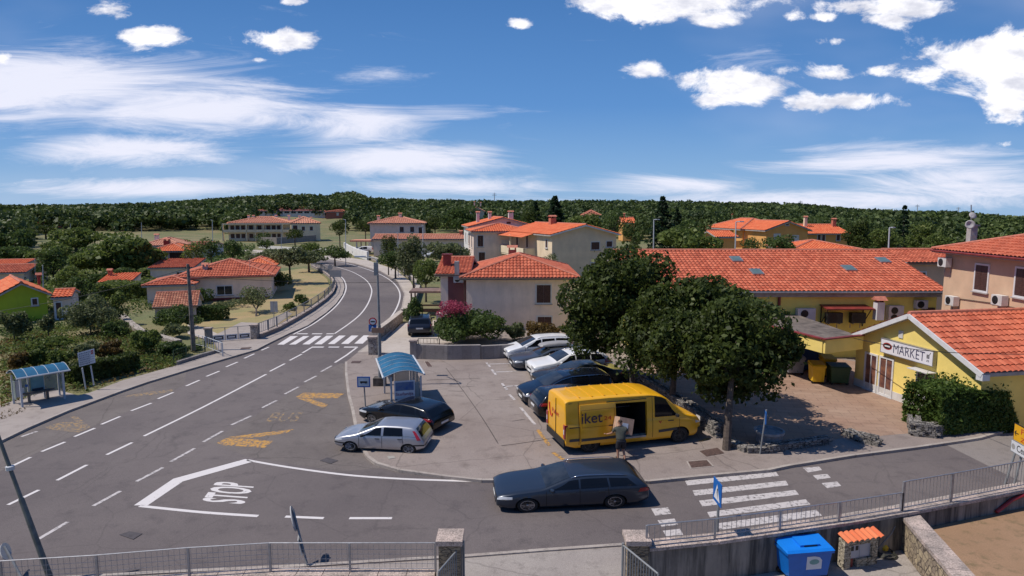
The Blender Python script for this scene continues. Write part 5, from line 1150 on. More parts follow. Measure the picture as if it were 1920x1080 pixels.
# the yellow delivery van with its open side door
P_yvan = carpaint('post_yellow_paint', (.80, .40, .012), .0, .35, .6)
def van_extra(t, S, X):
    L = S.L; side = -1
    q = MB()   # load space: floor, bulkhead, far wall, lining
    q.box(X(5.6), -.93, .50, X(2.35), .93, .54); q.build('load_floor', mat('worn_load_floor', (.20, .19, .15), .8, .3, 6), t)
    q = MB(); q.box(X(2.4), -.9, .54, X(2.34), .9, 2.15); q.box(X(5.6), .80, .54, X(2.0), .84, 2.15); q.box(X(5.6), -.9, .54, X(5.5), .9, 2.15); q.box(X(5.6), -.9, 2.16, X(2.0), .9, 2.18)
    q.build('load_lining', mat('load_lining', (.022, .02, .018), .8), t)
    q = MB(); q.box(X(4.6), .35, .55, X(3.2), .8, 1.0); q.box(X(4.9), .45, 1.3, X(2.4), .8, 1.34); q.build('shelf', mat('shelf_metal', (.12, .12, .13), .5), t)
    q = MB(); xa, xb = X(3.72), X(2.48); y0 = -S.Y(2.8, .5) - .005
    q.box(xa, y0, .45, xb, y0 + .12, .52); q.build('door_sill', M_metal, t)
    q = MB()   # jambs round the door opening
    for x in (2.44, 3.72): q.add([(X(x), -S.Y(x, z) - .002, z) for z in (.52, 1.0, 1.5, 2.08)] + [(X(x), -S.Y(x, z) + .1, z) for z in (.52, 1.0, 1.5, 2.08)], [(k, k + 1, k + 5, k + 4) for k in range(3)])
    q.build('door_jamb', P_yvan, t)
    # door slid back along the body
    q = MB(); x0, x1 = 3.74, 5.18; nu, nv = 8, 10; P = []
    for j in range(nv + 1):
        for i in range(nu + 1):
            x = x0 + (x1 - x0) * i / nu; z = .42 + 1.66 * j / nv; ed = .06 if 0 < i < nu and 0 < j < nv else .04; P.append((X(x), -(S.Y(x, z) + ed), z))
    q.add(P, [(j * (nu + 1) + i, j * (nu + 1) + i + 1, (j + 1) * (nu + 1) + i + 1, (j + 1) * (nu + 1) + i) for j in range(nv) for i in range(nu)])
    q.add([(X(x), -(S.Y(x, z) + e), z) for x in (x0, x1) for z in (.42, 2.08) for e in (.005, .04)], [(0, 1, 3, 2), (4, 6, 7, 5), (2, 3, 7, 6), (0, 4, 5, 1)])
    d = q.build('sliding_door', P_yvan, t, True, 30)
    q = MB(); yy = lambda x, z, e=.0: -(S.Y(x, z) + e)
    q.box(X(4.05), yy(3.7, 1.2, .085), 1.12, X(3.85), yy(3.7, 1.2, .05), 1.16); q.build('door_handle', M_trim, d)
    q = MB()
    for z in (1.14, 1.86): q.add([(X(x), yy(x, z, .066), z + dz) for x in (3.8, 5.12) for dz in (-.008, .008)], [(0, 1, 3, 2)])
    for x in (3.8, 5.12): q.add([(X(x) + dx, yy(x, z, .066), z) for z in (1.14, 1.86) for dx in (-.008, .008)], [(0, 1, 3, 2)])
    q.build('pressing', mat('pressed_groove', (.42, .17, .01), .5), d)
    q = MB(); q.beam((X(5.5), yy(5, 1.25, .02), 1.23), (X(2.2), yy(3, 1.25, .012), 1.23), .02, .03) if False else q.beam((X(5.6), yy(5, 1.2, .015), 1.16), (X(5.2), yy(5, 1.2, .015), 1.16), .02, .03); q.beam((X(4.1), yy(3.5, 2.1, .01), 2.11), (X(2.45), yy(2.5, 2.1, .01), 2.11), .02, .03); q.build('door_rail', M_trim, t)
    # dark side mouldings
    q = MB()
    for a, b in ((.0, 0),): pass
    q.add([(X(x), yy(x, z, .012), z) for x in (3.46, 4.76) for z in (.55, .64)], [(0, 1, 3, 2)]) if False else None
    for x0_, x1_ in ((1.15, 1.95),):
        q.add([(X(x0_), yy(x0_, .66, .012), .74), (X(x0_), yy(x0_, .66, .012), .62), (X(x1_), yy(x1_, .66, .012), .58), (X(x1_), yy(x1_, .66, .012), .70)], [(0, 1, 2, 3)])
    q.add([(X(x), yy(x, z, .065), z) for x in (3.77, 5.15) for z in (.56, .68)], [(0, 1, 3, 2)]); q.add([(X(x), yy(x, z, .012), z) for x in (5.2, 5.6) for z in (.56, .68)], [(0, 1, 3, 2)])
    MM_ = mat('dark_moulding', (.05, .05, .05), .6); V_ = q.v
    for i_ in range(len(q.f)): r_ = MB(); r_.add([V_[j_] for j_ in q.f[i_]], [(0, 1, 2, 3)]); r_.build('side_moulding', MM_, t)
    # lettering on the slid door and the rear
    M_navy = mat('letter_navy', (.05, .02, .05), .5, .05); M_lred = mat('letter_red', (.50, .03, .02), .5, .05)
    q = MB(); xa, xb = 5.14, 4.30; text_on(q, 'iket', (X(xa), yy(4.4, 1.5, .078), 1.30), (X(xb) - X(xa), 0, 0), (0, .0, .46), .01); q.build('lettering', M_navy, d)
    q = MB(); text_on(q, '24', (X(4.24), yy(3.8, 1.5, .078), 1.38), (.30, 0, 0), (0, 0, .17)); q.build('lettering', M_lred, d)
    xr = X(L) - .012
    q = MB(); text_on(q, 'Paket', (xr, .42, 1.42), (0, -.75, 0), (0, 0, .2)); q.build('lettering', M_lred, t)
    q = MB(); q.tube([(xr, .72, 1.75), (xr, .66, 1.45), (xr, .55, 1.22), (xr, .42, 1.2), (xr, .36, 1.36)], .035, 6, .02); q.build('emblem', M_lred, t)
    q = MB(); q.box(xr - .01, -.012, .6, xr + .02, .012, 2.15); q.build('door_seam', M_under, t)
    q = MB(); q.box(xr - .03, -.95, .34, xr + .06, .95, .62); q.build('bumper', M_trim, t)
    for s_ in (1, -1):
        q = MB(); q.box(X(L) - .05 + .0, s_ * .78, .78, X(L) + .0, s_ * .985, 1.36) if False else None
        q.box(xr - .025, min(s_ * .86, s_ * 1.0), .70, xr + .10, max(s_ * .86, s_ * 1.0), 1.28); q.build('taillight', M_tail, t)
        q = MB(); q.box(xr - .03, min(s_ * .88, s_ * .97), .88, xr - .02, max(s_ * .88, s_ * .97), 1.08); q.build('taillight_lens', M_head, t)
    q = MB(); q.box(X(0) - .3, -.95, .30, X(0) + .03, .95, .60); q.build('bumper', M_trim, t)
    q = MB()
    for x in (5.22, 2.2): 
        for k in range(10):
            za, zb_ = .4 + .18 * k, .4 + .18 * (k + 1)
            q.quad(*[(X(x) + s_, yy(x, z, .004), z) for z, s_ in ((za, .009), (za, -.009), (zb_, -.009), (zb_, .009))])
    for k in range(8): q.quad(*[(X(1.05) + s_, yy(1.05, z, .004), z) for z, s_ in ((.45 + .08 * k, .008), (.45 + .08 * k, -.008), (.53 + .08 * k, -.008), (.53 + .08 * k, .008))])
    q.build('door_seam', mat('seam_shadow_gap', (.12, .05, .01), .8), t)
    q = MB(); q.box(X(1.55), yy(1.5, 1.12, .03), 1.05, X(1.3), yy(1.5, 1.12, -.0), 1.08); q.build('door_handle', M_trim, t)
    q = MB(); text_on(q, 'v', (X(1.95), yy(1.9, 1.1, .01), .98), (.14, 0, 0), (0, 0, .12), .02); q.build('emblem', M_lred, t)
    q = MB()
    for k in range(6): x = 2.6 + k * .5; q.box(X(x) - .02, -.75, S.zt(x) + .03, X(x) + .02, .75, S.zt(x) + .045)
    q.build('roof_rib', P_yvan, t)
loc, rz = near_side((1282, 829), (1087, 851), S_van, 1, (1.0, 5.0), .104, -1)
VAN = car('delivery_van', 'yellow delivery van with its side door slid open and a man unloading', loc, rz, S_van, P_yvan, (1.0, 4.75), .35,
    [(1.0, 2.1, 1.62, 2.1)], (.85, 1.6), None, (.3, .80, 1.02, .3), None, extra=van_extra, cat='van', plate=(True, .5), cut=(-1, 2.46, 3.74, .5, 2.1), spokes=6, rim=mat('steel_rim', (.05, .05, .05), .5), grille=True, scale=1.0, mirror=1.2, trimline=1)
# silver car with hidden bonnet behind the terrace wall
c = AT(817, 462, 88)
car('small_car', 'white car roof glinting behind bushes below the long low annex', (c.x, c.y, .6), R(185), S_hatch, P_wht, (.7, 3.15), .285, [(1.12, 2.0, 1.72, 2.0), (2.1, 2.92, 2.1, 2.88)], (1.02, 1.75), (3.42, 3.68), None, None, plate=(False, False), scale=1.1)
# ================================================================ walls, fences, street furniture
def stonemat(name, c1, c2, joint, scale=4.0, stretch=(1, 1, 1.6), bump=.8, jw=.06):
    if name in MATS: return MATS[name]
    m = bpy.data.materials.new(name); m.use_nodes = True; MATS[name] = m
    N, L, b = nodes_of(m); b.inputs['Roughness'].default_value = .95
    tc = N.new('ShaderNodeTexCoord'); mp = N.new('ShaderNodeMapping'); mp.inputs['Scale'].default_value = stretch; L.new(tc.outputs['Object'], mp.inputs['Vector'])
    v1 = N.new('ShaderNodeTexVoronoi'); v1.inputs['Scale'].default_value = scale; L.new(mp.outputs[0], v1.inputs['Vector'])
    v2 = N.new('ShaderNodeTexVoronoi'); v2.feature = 'DISTANCE_TO_EDGE'; v2.inputs['Scale'].default_value = scale; L.new(mp.outputs[0], v2.inputs['Vector'])
    sp = N.new('ShaderNodeSeparateColor'); L.new(v1.outputs['Color'], sp.inputs[0])
    ra = N.new('ShaderNodeValToRGB'); L.new(sp.outputs[0], ra.inputs[0]); e = ra.color_ramp.elements; e[0].color = (*c2, 1); e[1].color = (*c1, 1)
    rj = N.new('ShaderNodeValToRGB'); L.new(v2.outputs[0], rj.inputs[0]); e = rj.color_ramp.elements; e[0].position = jw * .4; e[1].position = jw
    mx = N.new('ShaderNodeMix'); mx.data_type = 'RGBA'; L.new(rj.outputs[0], mx.inputs['Factor']); mx.inputs['A'].default_value = (*joint, 1); L.new(ra.outputs[0], mx.inputs['B'])
    no = N.new('ShaderNodeTexNoise'); no.inputs['Scale'].default_value = 14; no.inputs['Detail'].default_value = 5; L.new(tc.outputs['Object'], no.inputs['Vector'])
    rn = N.new('ShaderNodeValToRGB'); L.new(no.outputs[0], rn.inputs[0]); e = rn.color_ramp.elements; e[0].position = .3; e[0].color = (.6, .6, .6, 1); e[1].position = .7; e[1].color = (1.15, 1.15, 1.15, 1)
    m2 = N.new('ShaderNodeMix'); m2.data_type = 'RGBA'; m2.blend_type = 'MULTIPLY'; m2.inputs['Factor'].default_value = 1; L.new(mx.outputs['Result'], m2.inputs['A']); L.new(rn.outputs[0], m2.inputs['B'])
    L.new(m2.outputs['Result'], b.inputs['Base Color'])
    bp = N.new('ShaderNodeBump'); bp.inputs['Strength'].default_value = bump; bp.inputs['Distance'].default_value = .04; L.new(rj.outputs[0], bp.inputs['Height']); L.new(bp.outputs[0], b.inputs['Normal'])
    return m
ST_dry = stonemat('dry_stone', (.36, .33, .30), (.17, .155, .145), (.03, .027, .025), 5.5, (1, 1, 2.2))
ST_warm = stonemat('warm_rubble_stone', (.46, .37, .24), (.28, .22, .16), (.13, .10, .08), 5.5, (1, 1, 1.2))
ST_pale = stonemat('pale_rubble_stone', (.50, .44, .38), (.34, .29, .25), (.2, .16, .14), 3.5, (1, 1, 1.6))
M_cop = layered('coping_stone', (.30, .25, .22), (.045, .04, .04), (.56, .44, .38), 1.6, 7, 26, .6)
M_block = layered('concrete_block_wall', (.27, .24, .23), (.17, .15, .145), (.33, .30, .28), .6, 3, 30, .3)
M_stain = stucco('stained_concrete', (.27, .235, .20), .25, stain=(.055, .05, .045), amt=1.0)
for e_ in M_stain.node_tree.nodes:
    if e_.type == 'VALTORGB' and e_.color_ramp.elements[0].color[0] == 0: e_.color_ramp.elements[0].position = .42; e_.color_ramp.elements[1].position = .62
    if e_.type == 'MAPPING': e_.inputs['Scale'].default_value = (3.2, 3.2, .25)
M_blueroof = mat('blue_roof_sheet', (.02, .115, .22), .5, .2, 1.5, spec=.3); M_post = mat('grey_post_paint', (.22, .23, .24), .5, .1, 6); M_palew = mat('pale_grey_paint', (.50, .52, .55), .5, .06)
M_signblue = mat('sign_blue', (.012, .12, .42), .4, .04); M_signwhite = mat('sign_face_white', (.66, .67, .70), .45, .04); M_signred = mat('sign_red', (.5, .02, .03), .45, .04)
M_signback = mat('sign_back_grey', (.36, .35, .34), .7, .08); M_wood = mat('weathered_wood', (.19, .165, .145), .9, .3, 6, .3)
M_hedgefence = mat('green_fence_wire', (.03, .07, .03), .6)

def run_wall(name, label, pts, z0, z1, th, m, cat='wall', cop=None, zr=0.0, capm=None, parent=None):
    """wall along pixel points read at height zr"""
    P = gp(pts, zr); q = MB(); c = MB()
    for a, b in zip(P, P[1:]):
        t = (b - a).normalized(); n = Vector((-t.y, t.x, 0)) * th / 2; a2 = a - t * .01; b2 = b + t * .01
        q.prism([(a2 - n)[:2], (b2 - n)[:2], (b2 + n)[:2], (a2 + n)[:2]], z0, z1)
        if cop:
            n2 = n * (1 + .12 / th); L = (b - a).length; k = max(1, int(L / .9))
            for i in range(k):
                s0 = a + (b - a) * (i / k) + t * .006; s1 = a + (b - a) * ((i + 1) / k) - t * .006; dz = random.uniform(-.004, .004)
                c.prism([(s0 - n2)[:2], (s1 - n2)[:2], (s1 + n2)[:2], (s0 + n2)[:2]], z1 + .001, z1 + cop + dz)
    if parent is not None: o = q.build(name, m, parent)
    else: o = q.build(name, m); tag(o, label, cat)
    if cop: c.build('coping', capm or M_cop, o)
    return o
def railing(name, label, P, z0, z1, bar=.12, posts=None, m=None, r=.02, cat='railing', barr=.008, mesh=False, rails=True, postr=.025):
    """P: world xy points; rails at z0 and z1 above each point's own z"""
    m = m or M_metal; t = empty(name, (0, 0, 0), 0, label, cat); P = [Vector(p) for p in P]; up = Vector((0, 0, 1))
    q = MB(); q.tube([p + up * z1 for p in P], r, 6)
    q.build('top_rail', m, t); q = MB(); q.tube([p + up * z0 for p in P], r * .8, 6); q.build('bottom_rail', m, t)
    q = MB()
    for a, b in zip(P, P[1:]):
        n = max(1, int((b - a).length / bar))
        for i in range(n): p = a + (b - a) * ((i + .5) / n); q.tube([p + up * z0, p + up * z1], barr, 4, caps=False)
        if mesh:
            for k in range(1, int((z1 - z0) / bar)): q.tube([a + up * (z0 + k * bar), b + up * (z0 + k * bar)], barr, 4, caps=False)
    q.build('bars', m, t)['kind'] = 'stuff'
    for p in (posts if posts is not None else P):
        p = Vector(p); MB().box(p.x - postr, p.y - postr, p.z, p.x + postr, p.y + postr, p.z + z1 + .0).build('post', m, t)
    return t
def z_at(px, py, z): return G(px, py, z)
# bottom left fence on its low wall
FP = [z_at(*p, 1.22) for p in ((-160, 1068), (0, 1052), (180, 1041), (352, 1027), (505, 1018), (655, 1018), (816, 1018))]
FP = [Vector((p.x, p.y, .5)) for p in FP]
q = MB(); c = MB()
for a, b in zip(FP, FP[1:]):
    t_ = (b - a).normalized(); n = Vector((-t_.y, t_.x, 0)) * .14; q.prism([(a - n)[:2], (b - n)[:2], (b + n)[:2], (a + n)[:2]], 0, .42)
    k = 3; n2 = n * 1.3
    for i in range(k): s0 = a + (b - a) * (i / k) + t_ * .008; s1 = a + (b - a) * ((i + 1) / k) - t_ * .008; c.prism([(s0 - n2)[:2], (s1 - n2)[:2], (s1 + n2)[:2], (s0 + n2)[:2]], .421, .5)
o = q.build('low_wall', M_stain); tag(o, 'low stained wall carrying the wire fence along the bottom left edge', 'wall'); c.build('coping', M_cop, o)
railing('wire_fence', 'thin grey wire fence on the low wall along the bottom left edge', FP, .08, .72, .12, mesh=True, barr=.0045, cat='fence', r=.016)
# gate pillars
def pillar(label, px, py, zt, w, d, m, capz=.12):
    p = G(px, py, zt); t = empty('gate_pillar', (p.x, p.y, 0), 0, label, 'pillar')
    MB().box(-w / 2, -d / 2, 0, w / 2, d / 2, zt - capz).build('shaft', m, t); MB().box(-w / 2 - .06, -d / 2 - .06, zt - capz + .002, w / 2 + .06, d / 2 + .06, zt).build('cap', M_cop, t); return p
ST_brickish = stonemat('gate_pillar_stone', (.40, .31, .2), (.28, .22, .15), (.12, .1, .08), 6, (.7, .7, 2.4))
PL = pillar('stone gate pillar with speckled cap at the right end of the wire fence', 844, 1003, 1.42, .5, .5, ST_brickish)
PR = pillar('stone gate pillar with speckled cap at the left end of the concrete yard wall', 1194, 1004, 1.30, .48, .45, ST_brickish)
def gate(label, a, b):
    """swung-open gate leaf between two pixels of its top rail (height 1.15)"""
    A = G(*a, 1.15); B = G(*b, 1.15); A.z = B.z = 0; t = empty('gate_leaf', (0, 0, 0), 0, label, 'gate')
    q = MB(); up = Vector((0, 0, 1)); q.tube([A + up * 1.15, B + up * 1.15], .022, 6); q.tube([A + up * .15, B + up * .15], .02, 6); q.tube([A + up * .05, A + up * 1.2], .03, 6); q.tube([B + up * .05, B + up * 1.15], .02, 6); q.build('frame', M_post, t)
    q = MB(); n = int((B - A).length / .1)
    for i in range(1, n): p = A + (B - A) * (i / n); q.box(p.x - .011, p.y - .011, .15, p.x + .011, p.y + .011, 1.15)
    q.build('bars', M_post, t)['kind'] = 'stuff'
gate('grey barred gate leaf standing open at the left gate pillar', (869, 1018), (822, 1072)); gate('grey barred gate leaf standing open at the right gate pillar', (1168, 1022), (1234, 1076))
# yard wall on the right with its railing
WP = [(1212, 1021), (1340, 1008), (1462, 991), (1573, 975), (1690, 956), (1781, 939), (1925, 911), (2100, 872)]
yw = run_wall('yard_wall', 'long stained concrete wall with broken stone coping below the white railing', WP, 0, 1.03, .3, M_stain, cop=.08, zr=1.1)
RP_ = [G(*p, 1.14) for p in WP[0:5]]
railing('railing', 'low grey barred railing on the yard wall beside the zebra crossing', [Vector((p.x, p.y, 1.1)) for p in RP_], .1, .52, .13, barr=.007, r=.018)
RP_ = [G(*p, 1.14) for p in WP[4:]]
railing('railing', 'taller grey barred railing on the yard wall towards the right edge', [Vector((p.x + .02, p.y, 1.1)) for p in RP_], .1, .82, .12, barr=.007, r=.018)
sheet('pavement', [(1175, 1024), (1345, 1003), (1500, 981), (1700, 947), (1920, 906), (2200, 850), (2200, 880), (1920, 925), (1690, 985), (1345, 1040), (1212, 1060)], .09, M_walk, thick=.1)
# stone side wall, lawn
A0 = G(1704, 962, 1.0); A1 = G(1812, 1085, 1.0); dr = (A1 - A0).normalized(); A1 = A0 + dr * 6.5
q = MB(); n = Vector((-dr.y, dr.x, 0)) * .2; q.prism([(A0 - n)[:2], (A1 - n)[:2], (A1 + n)[:2], (A0 + n)[:2]], 0, .9); o = q.build('garden_wall', ST_warm); tag(o, 'rubble stone garden wall with flat grey coping running towards the bottom edge', 'wall')
q = MB(); n = n * 1.25
for k in range(7): s0 = A0 + (A1 - A0) * (k / 7) + dr * .008; s1 = A0 + (A1 - A0) * ((k + 1) / 7) - dr * .008; q.prism([(s0 - n)[:2], (s1 - n)[:2], (s1 + n)[:2], (s0 + n)[:2]], .902, 1.0)
q.build('coping', M_cop, o)
q = MB(); B0 = A0 + n * 1; w2 = [G(*p, 1.1) for p in WP[4:]]
lawn = [(A0 + n)[:2], (A1 + n)[:2], (A1.x + 14, A1.y), (w2[-1].x, w2[-1].y - .2)] + [(p.x, p.y - .16) for p in reversed(w2[1:-1])]
M_lawn = layered('dry_lawn', (.30, .18, .10), (.12, .10, .045), (.36, .22, .13), .5, 3, 60, .6)
q.add([(x, y, .55) for x, y in lawn], [tuple(range(len(lawn)))]); tag(q.build('lawn', M_lawn), kind='structure')
# drain cabinet in the wall
c0 = G(1607, 1005, .75); c0.y -= .05; yd = math.atan2(G(1690, 956, 1.1).y - G(1573, 975, 1.1).y, G(1690, 956, 1.1).x - G(1573, 975, 1.1).x)
t = empty('meter_cabinet', (c0.x - .05, c0.y - .12, 0), yd, 'grey meter cabinet in a stone surround with little red tile roof against the yard wall', 'cabinet')
q = MB(); q.box(-.62, -.12, 0, -.38, .12, .98); q.box(.42, -.12, 0, .62, .12, .98); q.box(-.38, -.12, .80, .42, .12, .98); q.box(-.1, -.115, 0, .42, .12, .32); q.build('surround', stonemat('cabinet_stone', (.52, .45, .33), (.38, .33, .25), (.1, .08, .06), 5, (.8, .8, 2.6)), t)
q = MB(); q.box(-.38, -.02, .32, .42, .1, .80); bx_ = q.build('box', M_palew, t)
q = MB(); q.box(-.375, -.035, .33, .01, -.021, .79); q.box(.03, -.035, .33, .415, -.021, .79); q.build('door', mat('cabinet_door', (.42, .42, .46), .5, .06), bx_)
q = MB(); q.box(-.3, -.045, .58, -.2, -.036, .72); q.box(-.13, -.045, .58, -.03, -.036, .72); q.build('meter_glass', M_black, bx_)
tl = Tiles(); tl.slope([(-.66, -.24, .99), (.66, -.24, .99), (.66, .14, 1.10), (-.66, .14, 1.10)], .2, .5, .07, .02, 6); tl.build('tile_roof', T_new, t); t.scale = (.84, .84, .84); MB().box(-.3, -.05, .05, -.22, .1, .34).build('pipe', M_redp, t)
# hose and yellow reel
c0 = G(1658, 1040, .05); t = empty('hose', (c0.x, c0.y, .06), 0, 'coiled dark garden hose with yellow nozzle in the corner of the yard', 'hose')
q = MB(); pts = [((.30 - .02 * (k // 12)) * math.cos(k * math.pi / 6), (.30 - .02 * (k // 12)) * math.sin(k * math.pi / 6), .02 + .018 * k / 12) for k in range(61)]; q.tube(pts, .012, 5); q.build('coil', mat('hose_dark', (.05, .05, .04), .6), t)
MB().lathe([(.01, 0), (.09, .02), (.1, .1), (.04, .16)], 10, Matrix.Translation((.05, .1, .06))).build('nozzle', mat('nozzle_yellow', (.6, .38, .02), .5), t)
# red pipe on the lawn
a = G(1868, 960, .62); b = G(1925, 925, 1.0); q = MB(); q.tube([a, a.lerp(b, .5) + Vector((0, 0, .08)), b, b + (b - a)], .05, 8); tag(q.build('red_pipe', mat('red_pipe_plastic', (.36, .02, .02), .35)), 'dark red flexible pipe lying across the corner of the lawn', 'pipe')
q = MB(); a = G(1690, 962, 1.05); q.tube([a, G(1672, 1000, .6), G(1645, 1030, .2), G(1610, 1050, .08)], .012, 5); tag(q.build('grey_hose', M_post), 'thin pale hose hanging down the yard wall to the coil', 'hose')
# ---------------------------------------------------------------- waste containers
def container(label, p, rz, w, d, h, col, lid, scale=1.0, wheels=True, sticker=False, name='waste_bin', cat='waste bin', group=None):
    t = empty(name, (p.x, p.y, p.z), rz, label, cat, group)
    a = .86; q = MB(); z0 = .12 if wheels else .02
    vs = [(-w / 2 * a, -d / 2 * a, z0), (w / 2 * a, -d / 2 * a, z0), (w / 2 * a, d / 2 * a, z0), (-w / 2 * a, d / 2 * a, z0), (-w / 2, -d / 2, h * .86), (w / 2, -d / 2, h * .86), (w / 2, d / 2, h * .86), (-w / 2, d / 2, h * .86)]
    q.add(vs, [(3, 2, 1, 0), (0, 1, 5, 4), (1, 2, 6, 5), (2, 3, 7, 6), (3, 0, 4, 7), (4, 5, 6, 7)]); b_ = q.build('body', col, t)
    q = MB(); q.box(-w / 2 - .03, -d / 2 - .03, h * .80, w / 2 + .03, -d / 2 + .001, h * .87); q.box(-w / 2 - .04, -d / 2, h * .80, -w / 2 + .001, d / 2, h * .87); q.box(w / 2 - .001, -d / 2, h * .80, w / 2 + .04, d / 2, h * .87); q.build('rim', col, b_)
    q = MB(); q.add([(-w / 2 - .04, -d / 2 - .04, h * .875), (w / 2 + .04, -d / 2 - .04, h * .875), (w / 2 + .04, d / 2 + .04, h * .93), (-w / 2 - .04, d / 2 + .04, h * .93), (-w / 2 - .01, -d / 2 + .02, h * .93), (w / 2 + .01, -d / 2 + .02, h * .93), (w / 2 + .01, d / 2, h), (-w / 2 - .01, d / 2, h)], [(3, 2, 1, 0), (0, 1, 5, 4), (1, 2, 6, 5), (2, 3, 7, 6), (3, 0, 4, 7), (4, 5, 6, 7)])
    l_ = q.build('lid', lid, t)
    if sticker:
        q = MB(); M = Matrix.Translation((0, .02, h * .965)) @ Matrix.Rotation(math.atan2(h * .07, d), 4, 'X'); q.box(-.2, -.2, 0, .32, .16, .05, M); q.build('flap', lid, l_); q = MB(); q.box(-.1, -.212, .008, .24, -.201, .035, M); q.build('slot', M_black, l_)
        s = math.atan2(h * .74 * (1 - a) * d / 2 / d * 2, h * .74); q = MB(); n_ = 20; ym = lambda z: -(d / 2 * (a + (1 - a) * (z - z0) / (h * .86 - z0))) - .006
        pts = []
        for x, z in [(-.2, .38), (.2, .38), (.2, .66), (.13, .76), (0, .80), (-.2, .80)]:
            z = z * h / 1.1; pts.append((x + .12, ym(z), z))
        q.add(pts, [tuple(range(len(pts)))]); sk = q.build('sticker', M_signwhite, b_)
        q = MB(); z = .62 * h / 1.1; q.add([(.12 + .13 * math.cos(k * math.pi / 8), ym(z + .07 * math.sin(k * math.pi / 8)) - .003, z + .07 * math.sin(k * math.pi / 8)) for k in range(16)], [tuple(range(16))]); q.build('sticker_emblem', mat('sticker_teal', (.18, .36, .34), .5), sk)
    if wheels:
        for x in (-w / 2 * .8, w / 2 * .8):
            for y in (-d / 2 * .7, d / 2 * .7):
                q = MB(); q.lathe([(.02, -.025), (.085, -.025), (.085, .025), (.02, .025)], 12, Matrix.Translation((x, y, .085)) @ Matrix.Rotation(R(90), 4, 'X')); q.build('wheel', M_black, t)
    return t
BLU = mat('bin_blue', (.005, .13, .50), .38, .06, 4); BLUL = mat('bin_lid_blue', (.008, .19, .68), .35, .05, 4)
p = G(1503, 1083, 0); p.z = .06; container('blue four wheeled paper bin with white sticker against the yard wall', p, R(8), 1.16, .60, .90, BLU, BLUL, sticker=True)
YEL = mat('bin_yellow', (.72, .43, .01), .45, .06, 4); GRN = mat('bin_green', (.03, .075, .03), .5, .1, 4); DBL = mat('bin_dark_blue', (.01, .05, .15), .5, .1, 4); GRB = mat('bin_grey', (.28, .30, .33), .5, .1, 4)
def pv(px, py): p = G(px, py, .104); return p
container('bright yellow bin in front of the canopy, left of the green bin', pv(1530, 717), R(-8), .62, .8, 1.1, YEL, YEL)
container('second yellow bin mostly hidden behind the green bin', pv(1557, 709) + Vector((0, .4, 0)), R(-8), .62, .8, 1.15, YEL, YEL)
container('dark green bin beside the yellow one at the market corner', pv(1570, 719), R(-8), .95, .8, 1.05, GRN, GRN)
container('dark blue container under the canopy behind the yellow bin', pv(1515, 700) + Vector((.1, .8, 0)), 0, 1.6, 1.1, 1.45, DBL, DBL)
container('pale grey container under the left end of the canopy', pv(1487, 700), R(-5), .9, .9, 1.1, GRB, GRB)
# ---------------------------------------------------------------- dry stone walls and planter on the plaza
def dry_wall(label, pts, h, th, seed=1):
    rg = random.Random(seed); q = MB(); P = gp(pts, .1)
    for a, b in zip(P, P[1:]):
        t_ = (b - a).normalized(); n = Vector((-t_.y, t_.x, 0)); L = (b - a).length; z = .1
        q.prism([(a - n * th * .4)[:2], (b - n * th * .4)[:2], (b + n * th * .4)[:2], (a + n * th * .4)[:2]], 0, .1 + h * .9)
        while z < .1 + h:
            ch = rg.uniform(.07, .13); s = -rg.uniform(0, .15)
            while s < L:
                l = rg.uniform(.14, .34)
                for side in (-1, 1):
                    c = a + t_ * (s + l / 2) + n * side * th * .36; M = Matrix.Translation((c.x, c.y, z)) @ Matrix.Rotation(math.atan2(t_.y, t_.x) + rg.uniform(-.12, .12), 4, 'Z') @ Matrix.Rotation(rg.uniform(-.08, .08), 4, 'X')
                    g_ = rg.uniform(.0, .03); q.box(-l / 2 + .008, -th * .17 - g_, .006, l / 2 - .008, th * .17 + g_, ch, M)
                s += l
            z += ch
    return tag(q.build('dry_stone_wall', ST_dry), label, 'wall')
dry_wall('dry stone wall along the left edge of the plaza behind the parked cars', [(1178, 716), (1215, 730), (1255, 757)], .62, .5)
dry_wall('dry stone wall in front of the van nose under the trees', [(1262, 760), (1305, 788), (1350, 818)], .55, .5)
dry_wall('low dry stone border at the foot of the kerbside tree and planter', [(1368, 833), (1402, 847), (1440, 846), (1546, 831)], .18, .35)
dry_wall('short dry stone stub at the plaza entrance', [(1588, 815), (1612, 826), (1640, 833)], .22, .4)
dry_wall('dry stone wall carrying the clipped hedge by the market', [(1712, 800), (1716, 815), (1745, 818), (1772, 812)], .45, .4)
p = pv(1441, 832); t = empty('planter', (p.x, p.y, .104), 0, 'large round grey concrete planter near the kerb under the tree', 'planter')
MB().lathe([(.38, 0), (.46, .1), (.50, .42), (.56, .46), (.57, .56), (.49, .57), (.47, .50), (.02, .5)], 28).build('tub', mat('planter_concrete', (.27, .27, .28), .9, .2, 6, .3), t, True, 35)
